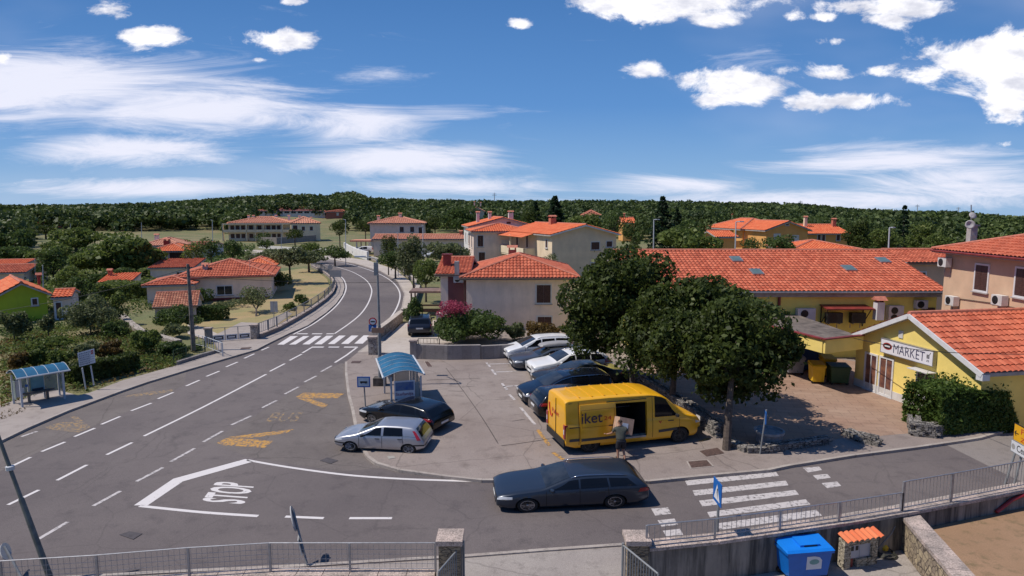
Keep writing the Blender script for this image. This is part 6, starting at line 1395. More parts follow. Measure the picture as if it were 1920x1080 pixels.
# ---------------------------------------------------------------- signs and posts
def post(t, a, b, r=.035, m=None, nm='post'): return MB().tube([a, b], r, 8).build(nm, m or M_post, t)
def board(q, c, ux, uz, w, h, th=.02):
    """thin plate centred at c"""
    c = Vector(c); ux = Vector(ux).normalized(); uz = Vector(uz).normalized(); n = ux.cross(uz)
    vs = [c + ux * a * w / 2 + uz * b * h / 2 + n * e * th / 2 for e in (-1, 1) for a, b in ((-1, -1), (1, -1), (1, 1), (-1, 1))]
    q.add(vs, [(3, 2, 1, 0), (4, 5, 6, 7), (0, 1, 5, 4), (1, 2, 6, 5), (2, 3, 7, 6), (3, 0, 4, 7)]); return n
def disc3(q, c, ux, uz, r, th=.02, n=24):
    c = Vector(c); ux = Vector(ux).normalized(); uz = Vector(uz).normalized(); nn = ux.cross(uz) * th / 2
    vs = [c + (ux * math.cos(2 * math.pi * k / n) + uz * math.sin(2 * math.pi * k / n)) * r + nn * s for s in (-1, 1) for k in range(n)]
    q.add(vs, [tuple(range(n - 1, -1, -1)), tuple(range(n, 2 * n))] + [(k, (k + 1) % n, n + (k + 1) % n, n + k) for k in range(n)])
UP = Vector((0, 0, 1)); TOCAM = lambda p: Vector((-p.x, -p.y, 0)).normalized()
# bus stop sign on the right pavement
b = G(686, 775, .1); D_ = b.y / K; tp_ = AT(673, 712, D_); t = empty('bus_stop_sign', (0, 0, 0), 0, 'blue and white rectangular bus stop sign on a thin post by the kerb', 'sign')
c = AT(682, 716, D_); post(t, b, c + Vector((0, .03, 0)), .03)
q = MB(); q.box(c.x - .29, c.y - .02, c.z - .24, c.x + .29, c.y + .0, c.z + .24); pl = q.build('plate', M_signblue, t); q = MB(); q.box(c.x - .235, c.y - .024, c.z - .185, c.x + .235, c.y - .021, c.z + .185); q.build('field', mat('sign_pale_blue', (.42, .50, .58), .4), pl)
q = MB(); q.box(c.x - .16, c.y - .028, c.z - .045, c.x + .16, c.y - .025, c.z + .035); q.box(c.x - .13, c.y - .028, c.z - .07, c.x - .07, c.y - .025, c.z - .045); q.box(c.x + .07, c.y - .028, c.z - .07, c.x + .13, c.y - .025, c.z - .045); q.build('bus_symbol', M_black, pl)
# street lamp by the shelter with traffic signs on it
b = G(713, 722, .1); D_ = b.y / K; t = empty('street_lamp', (0, 0, 0), 0, 'tall grey street lamp behind the blue roofed shelter on the right pavement', 'street lamp')
top = AT(707, 488, D_); mid = AT(711, 610, D_); MB().tube([b, b.lerp(mid, .5), mid], .10, 10, .085).build('lower_post', M_post, t); MB().tube([mid, top], .065, 10, .05).build('post', M_post, t)
q = MB(); q.tube([top, top + Vector((-.15, .1, .1)), AT(683, 482, D_ + 1)], .03, 6); q.build('arm', M_post, t); q = MB(); h_ = AT(676, 481, D_ + 1.2); q.box(h_.x - .3, h_.y - .12, h_.z - .04, h_.x + .25, h_.y + .12, h_.z + .04); q.build('lamp_head', M_palew, t)
q = MB(); c = AT(706, 503, D_); q.box(c.x - .1, c.y - .2, c.z - .35, c.x + .1, c.y - .08, c.z + .3); q.build('control_box', M_post, t)
q = MB(); q.box(b.x - .32, b.y - .25, .1, b.x + .28, b.y + .25, .52); q.build('concrete_foot', mat('dark_concrete', (.10, .085, .075), .95, .3, 5), t)
c = AT(699, 603, D_ - .1); t = empty('prohibition_sign', (0, 0, 0), 0, 'round red rimmed sign above the blue square sign on the lamp post', 'sign')
q = MB(); disc3(q, c, (1, 0, 0), UP, .21); pl = q.build('plate', M_signred, t); q = MB(); disc3(q, c + Vector((0, -.014, 0)), (1, 0, 0), UP, .15, .004); q.build('field', M_signwhite, pl); q = MB(); q.box(c.x - .11, c.y - .02, c.z - .03, c.x + .11, c.y - .0165, c.z + .035); q.build('symbol', M_black, pl)
c = AT(698.5, 613.5, D_ - .1); c.z -= .02; t = empty('crossing_sign', (0, 0, 0), 0, 'blue square pedestrian crossing sign under the round sign on the lamp post', 'sign')
q = MB(); q.box(c.x - .2, c.y - .01, c.z - .2, c.x + .2, c.y + .01, c.z + .16); pl = q.build('plate', M_signblue, t); q = MB(); q.add([(c.x - .13, c.y - .013, c.z - .15), (c.x + .13, c.y - .013, c.z - .15), (c.x, c.y - .013, c.z + .1)], [(0, 1, 2)]); q.build('triangle', M_signwhite, pl)
c = AT(708, 619, D_ - .25); q = MB(); q.box(c.x - .3, c.y - .01, c.z - .14, c.x + .32, c.y + .01, c.z + .12); tag(q.build('sign_back', mat('brown_sign_back', (.30, .17, .11), .7)), 'blank brown back of a small sign in front of the lamp post', 'sign')
# utility pole
b = G(363, 657, .1); t = empty('utility_pole', (0, 0, 0), 0, 'leaning weathered wooden utility pole beside the garden gate', 'pole'); D_ = b.y / K
MB().tube([b, AT(352, 495, D_)], .16, 10, .09).build('pole', M_wood, t); q = MB()
for dx in (-.12, .12): a = AT(352, 503, D_); q.tube([a + Vector((0, 0, 0)), a + Vector((dx, 0, .0)), a + Vector((dx, 0, .14))], .025, 6)
q.build('insulator', M_black, t)
# distant lamp posts
def lamp(label, px, yt, yb, D, arm=0, r=.07, m=None):
    a = AT(px, yb, D); b = AT(px, yt, D); t = empty('street_lamp', (0, 0, 0), 0, label, 'street lamp'); a.z = min(a.z, max(0, terrain(a.x, a.y)) if D > 60 else 0)
    MB().tube([a, b], r, 7, r * .7).build('post', m or M_palew, t)
    if arm: e = AT(px + arm, yt - .5, D); MB().tube([b, e], r * .6, 6).build('arm', m or M_palew, t); q = MB(); q.box(min(b.x, e.x) + (abs(e.x - b.x) * (.5 if arm > 0 else -.1)), e.y - .12, e.z - .05, min(b.x, e.x) + abs(e.x - b.x) * (1.2 if arm > 0 else .5), e.y + .12, e.z + .05); q.build('lamp_head', m or M_palew, t)
for a in [('pale lamp post standing in front of the pale house right corner', 793, 423, 500, 62, -3, .07), ('pale lamp post in front of the trees left of the pale house corner post', 746, 437, 490, 66, -3, .06), ('pale lamp post at the wooded inside of the road bend', 648, 412, 488, 80, -4, .07),
          ('thin lamp post left of the cream apartment block', 527, 420, 466, 90, -2, .05), ('lone lamp post before the forest between field and apartment block', 398, 413, 447, 120, -3, .1), ('lone lamp post at the edge of the green field', 265, 417, 447, 120, 0, .09),
          ('small lamp post near the ochre cottage on the far left', 132, 419, 433, 150, 0, .1), ('white street lamp left of the tall dark conifer', 1226, 412, 466, 62, 9, .1), ('white street lamp rising behind the ochre building ridge before the orange houses', 1380, 416, 470, 44, 12, .075),
          ('white street lamp behind the right half of the ochre ridge', 1668, 427, 472, 44, 8, .09), ('short white lamp post among trees behind the beige house', 1142, 412, 440, 100, 0, .12), ('thin grey post behind the green house', 65, 484, 512, 60, 0, .04), ('dark post beside the green house chimney', 80, 497, 540, 50, 0, .06)]:
    lamp(*a, m=M_palew)
# pylons on the ridge
for px, yt, yb in ((927, 361, 378), (1292, 373, 384), (1501, 376, 388), (1720, 383, 398), (1797, 388, 400)):
    t = empty('pylon', (0, 0, 0), 0, {927: 'thin lattice pylon on the ridge above the white gable house', 1292: 'faint pylon on the ridge right of the tall dark conifer', 1501: 'faint pylon on the ridge above the orange houses', 1720: 'faint pylon on the ridge right of the spired conifer', 1797: 'faint pylon on the ridge just left of the satellite dishes'}[px], 'pylon')
    a = AT(px, yb, 430); b = AT(px, yt, 430); MB().tube([a, b], .5, 5, .2).build('mast', M_palew, t); q = MB()
    for f_ in (.85, .7): c = a.lerp(b, f_); q.box(c.x - 2.2 * (1.6 - f_), c.y - .2, c.z - .15, c.x + 2.2 * (1.6 - f_), c.y + .2, c.z + .15)
    q.build('crossarm', M_palew, t)
# poles in the near left corner
t = empty('lamp_pole', (0, 0, 0), 0, 'thick leaning grey green pole crossing the bottom left corner', 'pole'); a = AT(100, 1100, 10.9); b = AT(2, 832, 11.1); d = (a - b)
GP_ = mat('weathered_green_pole', (.13, .14, .13), .6, .2, 5); MB().tube([a + d * .1, a, a.lerp(b, .62)], .085, 10, .06).build('lower_post', GP_, t); MB().tube([a.lerp(b, .62), b, b - d * .5], .045, 10, .035).build('post', GP_, t); MB().lathe([(.02, -.05), (.09, -.04), (.09, .05), (.02, .06)], 10, Matrix.Translation(a.lerp(b, .83))).build('clamp', M_palew, t)
def edgesign(label, top, bot, D0, D1, plates):
    a = AT(*bot, D1); b = AT(*top, D0); t = empty('road_sign', (0, 0, 0), 0, label, 'sign'); MB().tube([a + (a - b) * .4, a, b], .03, 8).build('post', M_post, t); ax = (b - a).normalized()
    for f_, r_, kind in plates:
        q = MB(); c = a.lerp(b, f_) + Vector((-.05, 0, 0)); ux = Vector((-.27, .96, 0)).normalized()
        if kind == 'disc': disc3(q, c, ux, ax, r_, .03)
        else: board(q, c, ux, ax, r_ * 1.1, r_ * 1.3, .025)
        q.build('plate', M_signback, t)
edgesign('round road sign seen edge on behind the wire fence', (549, 954), (583, 1086), 11.8, 11.4, [(.86, .30, 'disc'), (.48, .3, 'b')])
edgesign('small round road sign seen edge on at the bottom left corner', (9, 1024), (44, 1090), 11.3, 11.0, [(.85, .22, 'disc')])
# pedestrian sign at the right zebra crossing
b = G(1345, 995, 1.1); D_ = b.y / K; t = empty('crossing_sign', (0, 0, 0), 0, 'blue pedestrian crossing sign turned away on its post by the railing', 'sign'); c = AT(1341, 921, D_); post(t, Vector((b.x, b.y, .1)), Vector((b.x, b.y, c.z + .25)), .035)
ux = Vector((-.035, 1, 0)).normalized(); q = MB(); cc = Vector((b.x - .05, b.y - .05, c.z)); n = board(q, cc, ux, UP, .55, .58); pl = q.build('plate', M_signblue, t)
q = MB(); cf = cc - n * .014 if n.y > 0 else cc + n * .014; nn = -n if n.y > 0 else n
if (nn.dot(TOCAM(cc)) < 0): nn = -nn
cf = cc + nn * .014; q.add([cf - ux * .2 - UP * .2, cf + ux * .2 - UP * .2, cf + UP * .2], [(0, 1, 2)]); q.build('triangle', M_signwhite, pl); q = MB(); cf = cc + nn * .017; q.add([cf - ux * .07 - UP * .16, cf + ux * .01 - UP * .02, cf + ux * .0 + UP * .1, cf - ux * .05 + UP * .1, cf - ux * .04 - UP * .02], [(0, 1, 2, 3, 4)]); q.build('walking_figure', M_black, pl)
# direction signs at the right edge
b1 = G(1893, 905, .1); b2 = G(1868 + 20, 925, .1); t = empty('direction_sign', (0, 0, 0), 0, 'yellow direction sign with black arrow above a white sign at the right edge', 'sign')
D_ = 15.2; ux = (AT(1960, 848, D_ - 1.2) - AT(1901, 790, D_)); ux.z = 0; ux.normalize(); c = AT(1903, 792, D_); post(t, AT(1882, 915, 15.3), AT(1906, 840, 15.3), .035); post(t, AT(1900, 915, 14.9), AT(1916, 850, 14.9), .035)
def plate4(c, w, h, m, m2): 
    q = MB(); cc = c + ux * w / 2 - UP * h / 2; n = board(q, cc, ux, UP, w, h); pl = q.build('plate', m2, t); nn = n if n.dot(TOCAM(cc)) > 0 else -n; q = MB(); board(q, cc + nn * .013, ux, UP, w - .06, h - .06, .004); q.build('field', m, pl); return cc + nn * .018, nn, pl
YSG = mat('sign_yellow', (.75, .38, .01), .45, .03); cc, nn, pl = plate4(c, 1.5, .62, YSG, M_black)
q = MB(); o_ = cc - ux * .68; q.beam(o_ - ux * 0 , o_ + ux * .2, .004, .03); q.beam(o_, o_ + ux * .08 + UP * .08, .004, .03); q.beam(o_, o_ + ux * .08 - UP * .08, .004, .03); q.build('arrow', M_black, pl)
q = MB(); text_on(q, 'Fazana', cc - ux * .36 + UP * .04, ux * .95, UP * .18, .004); text_on(q, 'Zminj', cc - ux * .36 - UP * .24, ux * .8, UP * .18, .004); q.build('lettering', M_signred, pl)
cc, nn, pl = plate4(AT(1897, 822, D_) , 1.5, .42, M_signwhite, M_post); q = MB(); text_on(q, 'Centar', cc - ux * .42 - UP * .1, ux * .8, UP * .22, .006); q.build('lettering', M_black, pl); q = MB(); disc3(q, cc - ux * .6 + nn * .002, ux, UP, .09, .004, 16); q.build('symbol', M_signback, pl)
# blue edge-on sign by the planter
b = G(1425, 851, .1); t = empty('road_sign', (0, 0, 0), 0, 'thin sign post with narrow blue plate seen edge on at the planter', 'sign'); D_ = b.y / K; top = AT(1437, 768, D_); post(t, b, top, .03); q = MB(); c = AT(1435, 782, D_); board(q, c, (.25, 1, 0), UP, .4, .45, .03); q.build('plate', M_signblue, t)
# signs along the left footway
b = G(514, 614, .1); D_ = b.y / K; t = empty('road_sign', (0, 0, 0), 0, 'grey back of two upright sign plates beside the fence of the dry lawn', 'sign'); top = AT(513, 565, D_); post(t, b, top, .03); q = MB()
for px in (510, 517.5): c = AT(px, 575, D_ - .05); q.box(c.x - .13, c.y - .02, c.z - .42, c.x + .13, c.y + .0, c.z + .42)
q.build('plate', M_signback, t)
b = G(621, 548, .1); D_ = b.y / K; t = empty('road_sign', (0, 0, 0), 0, 'wide grey rectangular sign back with small round one above at the road bend', 'sign'); top = AT(618, 498, D_); post(t, b, top, .04); q = MB(); c = AT(629, 513, D_ - .1); q.box(c.x - .65, c.y - .02, c.z - .38, c.x + .65, c.y, c.z + .38); q.build('plate', M_signback, t); q = MB(); disc3(q, AT(619, 501, D_ - .1), (1, 0, 0), UP, .28); q.build('round_plate', M_signback, t)
# information board on two posts
b = G(160, 731, .1); D_ = b.y / K; t = empty('information_board', (0, 0, 0), 0, 'white board of six lettered strips on two posts beside the hedge', 'sign')
post(t, G(161, 730, .1), AT(154, 690, D_), .035, M_palew); post(t, AT(176, 722, D_), AT(170, 686, D_), .035, M_palew)
q = MB(); cn = [AT(147.5, 661, D_), AT(176, 653.5, D_), AT(178.5, 680, D_), AT(151, 687, D_)]
cn = [Vector((p.x, b.y - .1 + (p.x - cn[0].x) * .12, p.z)) for p in cn]; bk = [p + Vector((0, .03, 0)) for p in cn]
q.add(cn + bk, [(3, 2, 1, 0), (4, 5, 6, 7), (0, 1, 5, 4), (1, 2, 6, 5), (2, 3, 7, 6), (3, 0, 4, 7)]); pl = q.build('plate', M_signwhite, t); q = MB()
f2 = lambda u, v: (cn[0] * (1 - u) * (1 - v) + cn[1] * u * (1 - v) + cn[2] * u * v + cn[3] * (1 - u) * v) + Vector((0, -.006, 0))
for k in range(6):
    v = .1 + k * .155; x = .08; q = MB()
    while x < .72:
        w_ = random.uniform(.04, .1); q.add([f2(x, v), f2(min(.74, x + w_), v), f2(min(.74, x + w_), v + .05), f2(x, v + .05)], [(3, 2, 1, 0)]); x += w_ + .03
    q.build('lettering', mat('faded_text', (.08, .09, .16), .6), pl)
q = MB()
for k in (0, 1): v = .08 + k * .155; q.add([f2(.8, v), f2(.95, v), f2(.95, v + .09), f2(.8, v + .09)], [(3, 2, 1, 0)])
q.build('red_symbol', M_signred, pl)
q = MB()
for k in (0, 1, 2, 3, 4): v = .185 + k * .16; q.add([f2(.02, v), f2(.98, v), f2(.98, v + .02), f2(.02, v + .02)], [(3, 2, 1, 0)])
q.build('strip_gap', M_post, pl)
# ---------------------------------------------------------------- bus shelters
def shelter(name, label, fl, fr, depth, h, hf, z0=.1):
    """fl, fr: ground points of the open front (left, right seen from the road); local x along front, y to the back"""
    a = math.atan2(fr.y - fl.y, fr.x - fl.x); w = (fr - fl).length; t = empty(name, (fl.x, fl.y, z0), a, label, 'bus shelter'); q = MB()
    for x in (0.08, w - .08): q.box(x - .04, -.04, 0, x + .04, .04, hf); q.build('post', M_palew, t); q = MB()
    for x in (0, w / 3, 2 * w / 3, w): q.box(x - .035, depth - .035, 0, x + .035, depth + .035, h - .05); q.build('post', M_palew, t); q = MB()
    ro = MB(); n = 10; f = lambda y: h + .30 * math.sin(math.pi * min(1, max(0, (y + .35) / (depth + .6)))) * .9 - (.0 if y > 0 else .0)
    ys_ = [-.35 + (depth + .5) * k / n for k in range(n + 1)]; m = 2
    vs = []
    for y in ys_: vs += [(-.12, y, f(y)), (w + .12, y, f(y)), (-.12, y, f(y) - .02), (w + .12, y, f(y) - .02)]
    fs = []
    for k in range(n): o = 4 * k; fs += [(o, o + 1, o + 5, o + 4), (o + 2, o + 6, o + 7, o + 3), (o, o + 4, o + 6, o + 2), (o + 1, o + 3, o + 7, o + 5)]
    ro.add(vs, fs); r_ = ro.build('roof', M_blueroof, t); q = MB()
    for i in range(6):
        x = -.12 + (w + .24) * i / 5; q.tube([(x, y, f(y) + .008) for y in ys_], .012, 5)
    for y in (ys_[0], ys_[-1]): q.tube([(-.14, y, f(y)), (w + .14, y, f(y))], .045, 6)
    q.build('roof_frame', M_palew, r_)
    glass = mat('shelter_glass', (.30, .37, .40), .15, .1, 1, alpha=.55)
    q = MB()
    for i in range(3): q.box(w * i / 3 + .06, depth - .012, .25, w * (i + 1) / 3 - .06, depth + .008, h - .25)
    q.build('back_pane', glass, t)
    q = MB(); q.box(-.01, .5, .25, .01, depth - .06, h - .3); q.build('side_pane', glass, t); q = MB(); q.box(w - .01, .5, .25, w + .01, depth - .06, h - .3); q.build('side_pane', glass, t)
    q = MB(); q.box(.3, depth - .45, .40, w - .3, depth - .1, .45); [q.box(x, depth - .4, 0, x + .06, depth - .15, .40) for x in (.5, w - .6)]; q.build('bench', M_wood, t)
    return t, w
fl = G(38, 764, .1); fr = G(125, 747, .1); fl.z = fr.z = 0
t, w = shelter('bus_shelter', 'blue roofed glass bus shelter on the left footway beside the hedge', fl, fr, .95, 1.42, 1.38)
q = MB(); M_poster = mat('turquoise_poster', (.02, .16, .26), .4, .9, 1.6, col2=(.16, .36, .42), detail=2)
q.box(w * .38, .89, .38, w * .66, .92, 1.22); pp = q.build('poster', M_poster, t); q = MB(); q.box(w * .40, .882, .42, w * .64, .888, .56); q.build('poster_text', mat('poster_dark', (.02, .04, .07), .5), pp)
q = MB(); q.box(w * .05, .8, .3, w * .14, .83, 1.1); q.box(w * .17, .8, .3, w * .22, .83, .7); q.build('notice', M_signwhite, t); q = MB(); q.box(w * .24, .78, .72, w * .30, .8, .84); q.build('notice', M_signblue, t)
# right shelter: its long side runs away from the camera
p0 = G(735, 778, .1); p1 = G(716, 722, .1); p2 = G(784, 775, .1)
a0 = p0.copy(); a0.z = 0; dirv = (G(718, 728, .1) - p0); dirv.z = 0; Lr = 3.6; dirv = dirv.normalized()
t, w = shelter('bus_shelter', 'blue roofed glass bus shelter with white poster beside the tall street lamp', a0 + dirv * Lr, a0, 1.3, 1.72, 1.70)
q = MB(); q.box(w + .03, .12, .15, w + .06, 1.02, 1.52); pp = q.build('poster', M_signwhite, t); q = MB(); q.box(w + .062, .17, 1.08, w + .066, .97, 1.46); q.build('poster_picture', mat('poster_blue_scene', (.02, .08, .30), .5, .6, 5, col2=(.2, .25, .3)), pp)
q = MB(); text_on(q, 'Stefanija', (w + .067, .17, .82), (0, .78, 0), (0, 0, .18), .006); q.build('poster_lettering', mat('poster_wine', (.28, .06, .12), .5), pp)
q = MB(); text_on(q, 'LJETO 24', (w + .067, .46, .80), (0, .5, 0), (0, 0, .12), .004) if False else [q.box(w + .062, .17 + .1 * k, .62 - .02 * (k % 2), w + .066, .24 + .1 * k, .72 - .03 * (k % 3)) for k in range(8)]; [q.box(w + .062, .2 + .15 * k, .42, w + .066, .29 + .15 * k, .50) for k in range(5)]; q.build('poster_print', mat('poster_ink', (.07, .06, .12), .5), pp)
q = MB(); pw_ = MB(); q.box(-.6, 1.42, -.05, w + .5, 1.58, .35); q.build('rear_kerb_wall', M_block, t)
p = G(733, 742, .1); t = empty('litter_basket', (p.x - .05, p.y + .3, .75), 0, 'small round litter basket on the shelter front post', 'litter basket'); MB().lathe([(.11, 0), (.15, .02), (.16, .42), (.14, .43), (.02, .1)], 14).build('basket', M_signback, t, True, 40); MB().tube([(0, .1, -.75), (0, .1, .3)], .02, 6).build('post', M_post, t)
# ---------------------------------------------------------------- left garden front
def pil2(label, px, py, w, h, m, zr=.1):
    p = G(px, py, zr); t = empty('gate_pillar', (p.x, p.y, .05), 0, label, 'pillar'); MB().box(-w / 2, -w / 2, 0, w / 2, w / 2, h).build('shaft', m, t); MB().box(-w / 2 - .05, -w / 2 - .05, h + .002, w / 2 + .05, w / 2 + .05, h + .1).build('cap', M_cop, t); return p
a = pil2('square concrete pillar at the left end of the white garden gate', 392, 641, .38, .95, M_block); b = pil2('stone faced pillar at the right end of the white garden gate', 478, 635, .42, .98, ST_pale)
q = MB(); t = empty('garden_gate', (0, 0, 0), 0, 'low white sliding garden gate with black framed panels', 'gate'); A_ = a + Vector((.25, -.05, 0)); B_ = b + Vector((-.25, -.05, 0)); d_ = B_ - A_
q.tube([A_ + UP * .95, B_ + UP * .95], .02, 5)
for k in range(4): q.tube([A_ + d_ * (k / 3) + UP * .05, A_ + d_ * (k / 3) + UP * .95], .03, 5)
q.build('frame', M_post, t)
for k in range(3):
    s0 = A_ + d_ * (k / 3 + .02); s1 = A_ + d_ * ((k + 1) / 3 - .02); q = MB(); q.beam(s0 + UP * .25, s1 + UP * .25, .03, .40); pn = q.build('panel', M_whitep, t)
    q = MB(); s0, s1 = s0.lerp(s1, .1) + Vector((0, -.02, 0)), s0.lerp(s1, .9) + Vector((0, -.02, 0)); q.beam(s0 + UP * .26, s1 + UP * .26, .02, .22); q.build('panel_frame', M_black, pn); q = MB(); s0, s1 = s0.lerp(s1, .12) + Vector((0, -.012, 0)), s0.lerp(s1, .88) + Vector((0, -.012, 0)); q.beam(s0 + UP * .26, s1 + UP * .26, .01, .1); q.build('panel_field', M_whitep, pn)
fence_px = [(486, 634), (520, 620), (556, 600), (584, 583), (609, 565), (623, 551), (628, 538), (625, 527), (616, 518), (602, 508), (584, 500)]
run_wall('kerb_wall', 'low concrete wall following the inside of the road bend', fence_px, 0, .35, .22, M_block, cop=.05, zr=.1)
P_ = []
for p in [fence_px[0]] + [fence_px[i] for i in range(1, len(fence_px))]: g = G(*p, .1); P_.append(Vector((g.x, g.y, .4)))
PP = []
for u_, v_ in zip(P_, P_[1:]): PP += [u_, u_.lerp(v_, .5)]
PP.append(P_[-1]); railing('fence', 'grey barred fence on the low wall around the inside of the road bend', PP, .1, .78, .25, m=M_post, barr=.012, r=.022, postr=.04, cat='fence')
P2 = [G(*p, .1) for p in ((363, 650), (385, 655), (418, 668))]
railing('stair_railing', 'white and grey stepped railing beside the wooden utility pole', [Vector((p.x, p.y, .1)) for p in P2], .2, .85, .4, m=M_palew, barr=.02, r=.022, postr=.03)
run_wall('kerb_wall', 'low concrete edge between the footway and the overgrown slope', [(330, 684), (380, 668), (402, 662), (418, 661)], 0, .28, .2, M_block, zr=.1)
railing('mesh_fence', 'green wire fence at the top of the footway by the utility pole', [Vector((p.x, p.y, .1)) for p in [G(*p, .1) for p in ((326, 684), (350, 676), (385, 664))]], .05, .85, .15, m=M_hedgefence, barr=.006, mesh=True, r=.012, cat='fence')
run_wall('garden_wall', 'crumbling rubble stone wall stepping down the slope below the shed', [(228, 598), (246, 615), (268, 632), (300, 640), (335, 650)], 0, .45, .5, ST_pale, zr=0)
q = sheet('lawn', [(395, 634), (470, 622), (520, 610), (560, 590), (600, 560), (618, 540), (614, 524), (596, 510), (570, 503), (480, 515), (430, 560), (370, 590), (330, 610)], .03, layered('straw_lawn', (.40, .28, .14), (.28, .19, .10), (.27, .24, .10), .25, 1.5, 30, .4))
sheet('path', [(352, 626), (400, 640), (440, 640), (380, 613), (352, 606)], .045, M_drive); sheet('path', [(468, 632), (520, 608), (548, 588), (538, 584), (500, 600), (450, 628)], .045, M_walk)
# ---------------------------------------------------------------- right hand walls of the bend
run_wall('road_wall', 'sunlit rendered wall between the curving footway and the driveway', [(703, 640), (726, 622), (752, 600)], 0, .78, .3, ST_pale, cop=.08, zr=.1, capm=M_drive)
run_wall('road_wall', 'pale stone wall along the outside of the road bend', [(757, 592), (776, 566), (784, 545), (776, 527), (748, 505), (722, 494), (694, 486)], 0, .6, .35, ST_pale, cop=.08, zr=.1, capm=M_drive)
run_wall('road_wall', 'white rendered retaining wall climbing from the bend towards the carport', [(690, 487), (668, 480), (652, 471), (646, 466)], 0, 1.6, .4, W_white, zr=.1)
pil2('pair of stone gate pillars at the lower end of the driveway wall', 700, 664, .5, 1.1, ST_pale)
ob = run_wall('block_wall', 'long grey concrete block wall between the car park and the flowering bush', [(774, 672), (840, 674), (901, 673)], 0, .98, .28, M_block, zr=.1)
run_wall('block_wall', 'plain grey wall behind the first parked cars', [(902, 673), (960, 670), (1080, 664), (1140, 661)], 0, .92, .26, M_block, zr=.1)
flag_joints(M_block, .55, .24, .72, 0)
pil2('dark square pillar at the left end of the block wall', 776, 672, .4, 1.12, M_block)
railing('railing', 'short dark railing behind the left end of the block wall', [Vector((p.x, p.y + .6, .6)) for p in (G(782, 668, .1), G(822, 668, .1))], .2, .5, .2, m=M_black, barr=.012)
# far terrace walls
run_wall('terrace_wall', 'long low white wall below the cream apartment block', [(486, 465), (560, 470), (640, 474)], 0, .7, .3, W_white, zr=0)
run_wall('terrace_wall', 'grey retaining wall at the foot of the cream apartment block', [(488, 457), (520, 458), (592, 452)], 0, 1.9, .4, M_block, zr=0)
run_wall('terrace_wall', 'bright white edge wall in front of the carport', [(655, 466), (712, 470), (738, 474)], 0, .5, .4, W_white, zr=0)
q = MB(); a = G(770, 590, .1); b = G(828, 590, .1); t = empty('pergola', (0, 0, 0), 0, 'flat brown roofed pergola beside the grey house', 'pergola'); z_ = 2.0
q.box(a.x - .1, a.y, z_, b.x + .2, a.y + 2.5, z_ + .16); q.build('roof', mat('brown_sheet', (.20, .13, .11), .8, .2), t); q = MB(); [q.box(x, y, .1, x + .12, y + .12, z_) for x in (a.x, b.x) for y in (a.y + .1, a.y + 2.3)]; q.build('post', M_brownw, t)
q = MB(); q.beam(Vector((a.x, a.y + .2, .9)), Vector((b.x, a.y + .2, .9)), .05, .14); q.beam(Vector((a.x, a.y + .2, .45)), Vector((b.x, a.y + .2, .45)), .05, .3); q.build('rail', M_brownw, t)
# fence at the far right behind the hedge and side banner
p = G(1900, 770, .1); q = MB(); railing('fence', 'grey vertical bar fence at the right edge beside the hedge', [Vector((p.x, p.y + .8, .1)), Vector((p.x + 2.2, p.y + 1.1, .1))], .1, 1.15, .1, m=M_post, barr=.02, cat='fence')
# ---------------------------------------------------------------- wires
def wire(name, label, pts, r=.012):
    P = [AT(*p) for p in pts]; out = []
    for a, b in zip(P, P[1:]): out += [a.lerp(b, k / 10) - UP * (.25 * math.sin(math.pi * k / 10)) for k in range(10)]
    out.append(P[-1]); q = MB(); q.tube(out, r, 5); tag(q.build(name, M_black), label, 'cable')
wire('overhead_cable', 'black overhead cable sweeping past the market gable to the right edge', [(1440, 607, 25), (1600, 634, 23.5), (1940, 664, 15)], .015)
wire('overhead_cable', 'overhead cable from the utility pole over the road bend to the grey house', [(352, 518, 29.3), (826, 527, 35.5)], .014)
wire('overhead_cable', 'overhead cable hanging from the utility pole past the green house', [(352, 503, 29.3), (-30, 588, 27)], .014)
# ================================================================ plants
L_dark = leafmat('dark_broadleaf', (0.030, 0.047, 0.011), (0.099, 0.132, 0.028), (0.235, 0.262, 0.090))
L_mid = leafmat('green_broadleaf', (0.047, 0.076, 0.021), (0.117, 0.172, 0.044), (0.221, 0.262, 0.090))
L_lite = leafmat('light_broadleaf', (0.076, 0.110, 0.025), (0.186, 0.235, 0.058), (0.317, 0.331, 0.124))
L_olive = leafmat('olive_foliage', (0.083, 0.103, 0.041), (0.207, 0.235, 0.110), (0.359, 0.386, 0.221))
L_pine = leafmat('conifer_foliage', (0.011, 0.028, 0.012), (0.030, 0.062, 0.025), (0.062, 0.097, 0.041))
L_dry = leafmat('dry_shrub_foliage', (.09, .06, .02), (.20, .13, .04), (.28, .20, .08))
L_pink = leafmat('pink_blossom', (.30, .04, .08), (.48, .10, .17), (.60, .2, .27))
L_hedge = leafmat('hedge_foliage', (0.041, 0.076, 0.014), (0.131, 0.200, 0.041), (0.331, 0.345, 0.097))
M_bark = mat('bark', (.11, .085, .07), .95, .3, 9, .5, 30)
def wob(P, ph):
    return np.sin(P[:, 0] * 2.1 + ph) * np.sin(P[:, 1] * 1.9 + 1.7 * ph) * np.sin(P[:, 2] * 2.3 + .6 * ph)
def leaf_quads(C, N, size, rg):
    """C centres, N rough normals -> quads"""
    n = len(C); r = rg.normal(size=(n, 3)); nn = N * .7 + r * .6; nn /= np.linalg.norm(nn, axis=1)[:, None] + 1e-9
    a = np.cross(nn, rg.normal(size=(n, 3))); a /= np.linalg.norm(a, axis=1)[:, None] + 1e-9; b = np.cross(nn, a)
    s = (size * rg.uniform(.55, 1.35, n))[:, None]; e = rg.uniform(.5, .8, n)[:, None]
    return np.stack([C - a * s * .5, C + b * s * e * .5 + nn * s * .12, C + a * s * .5, C - b * s * e * .5 + nn * s * .12], 1).reshape(-1, 3)
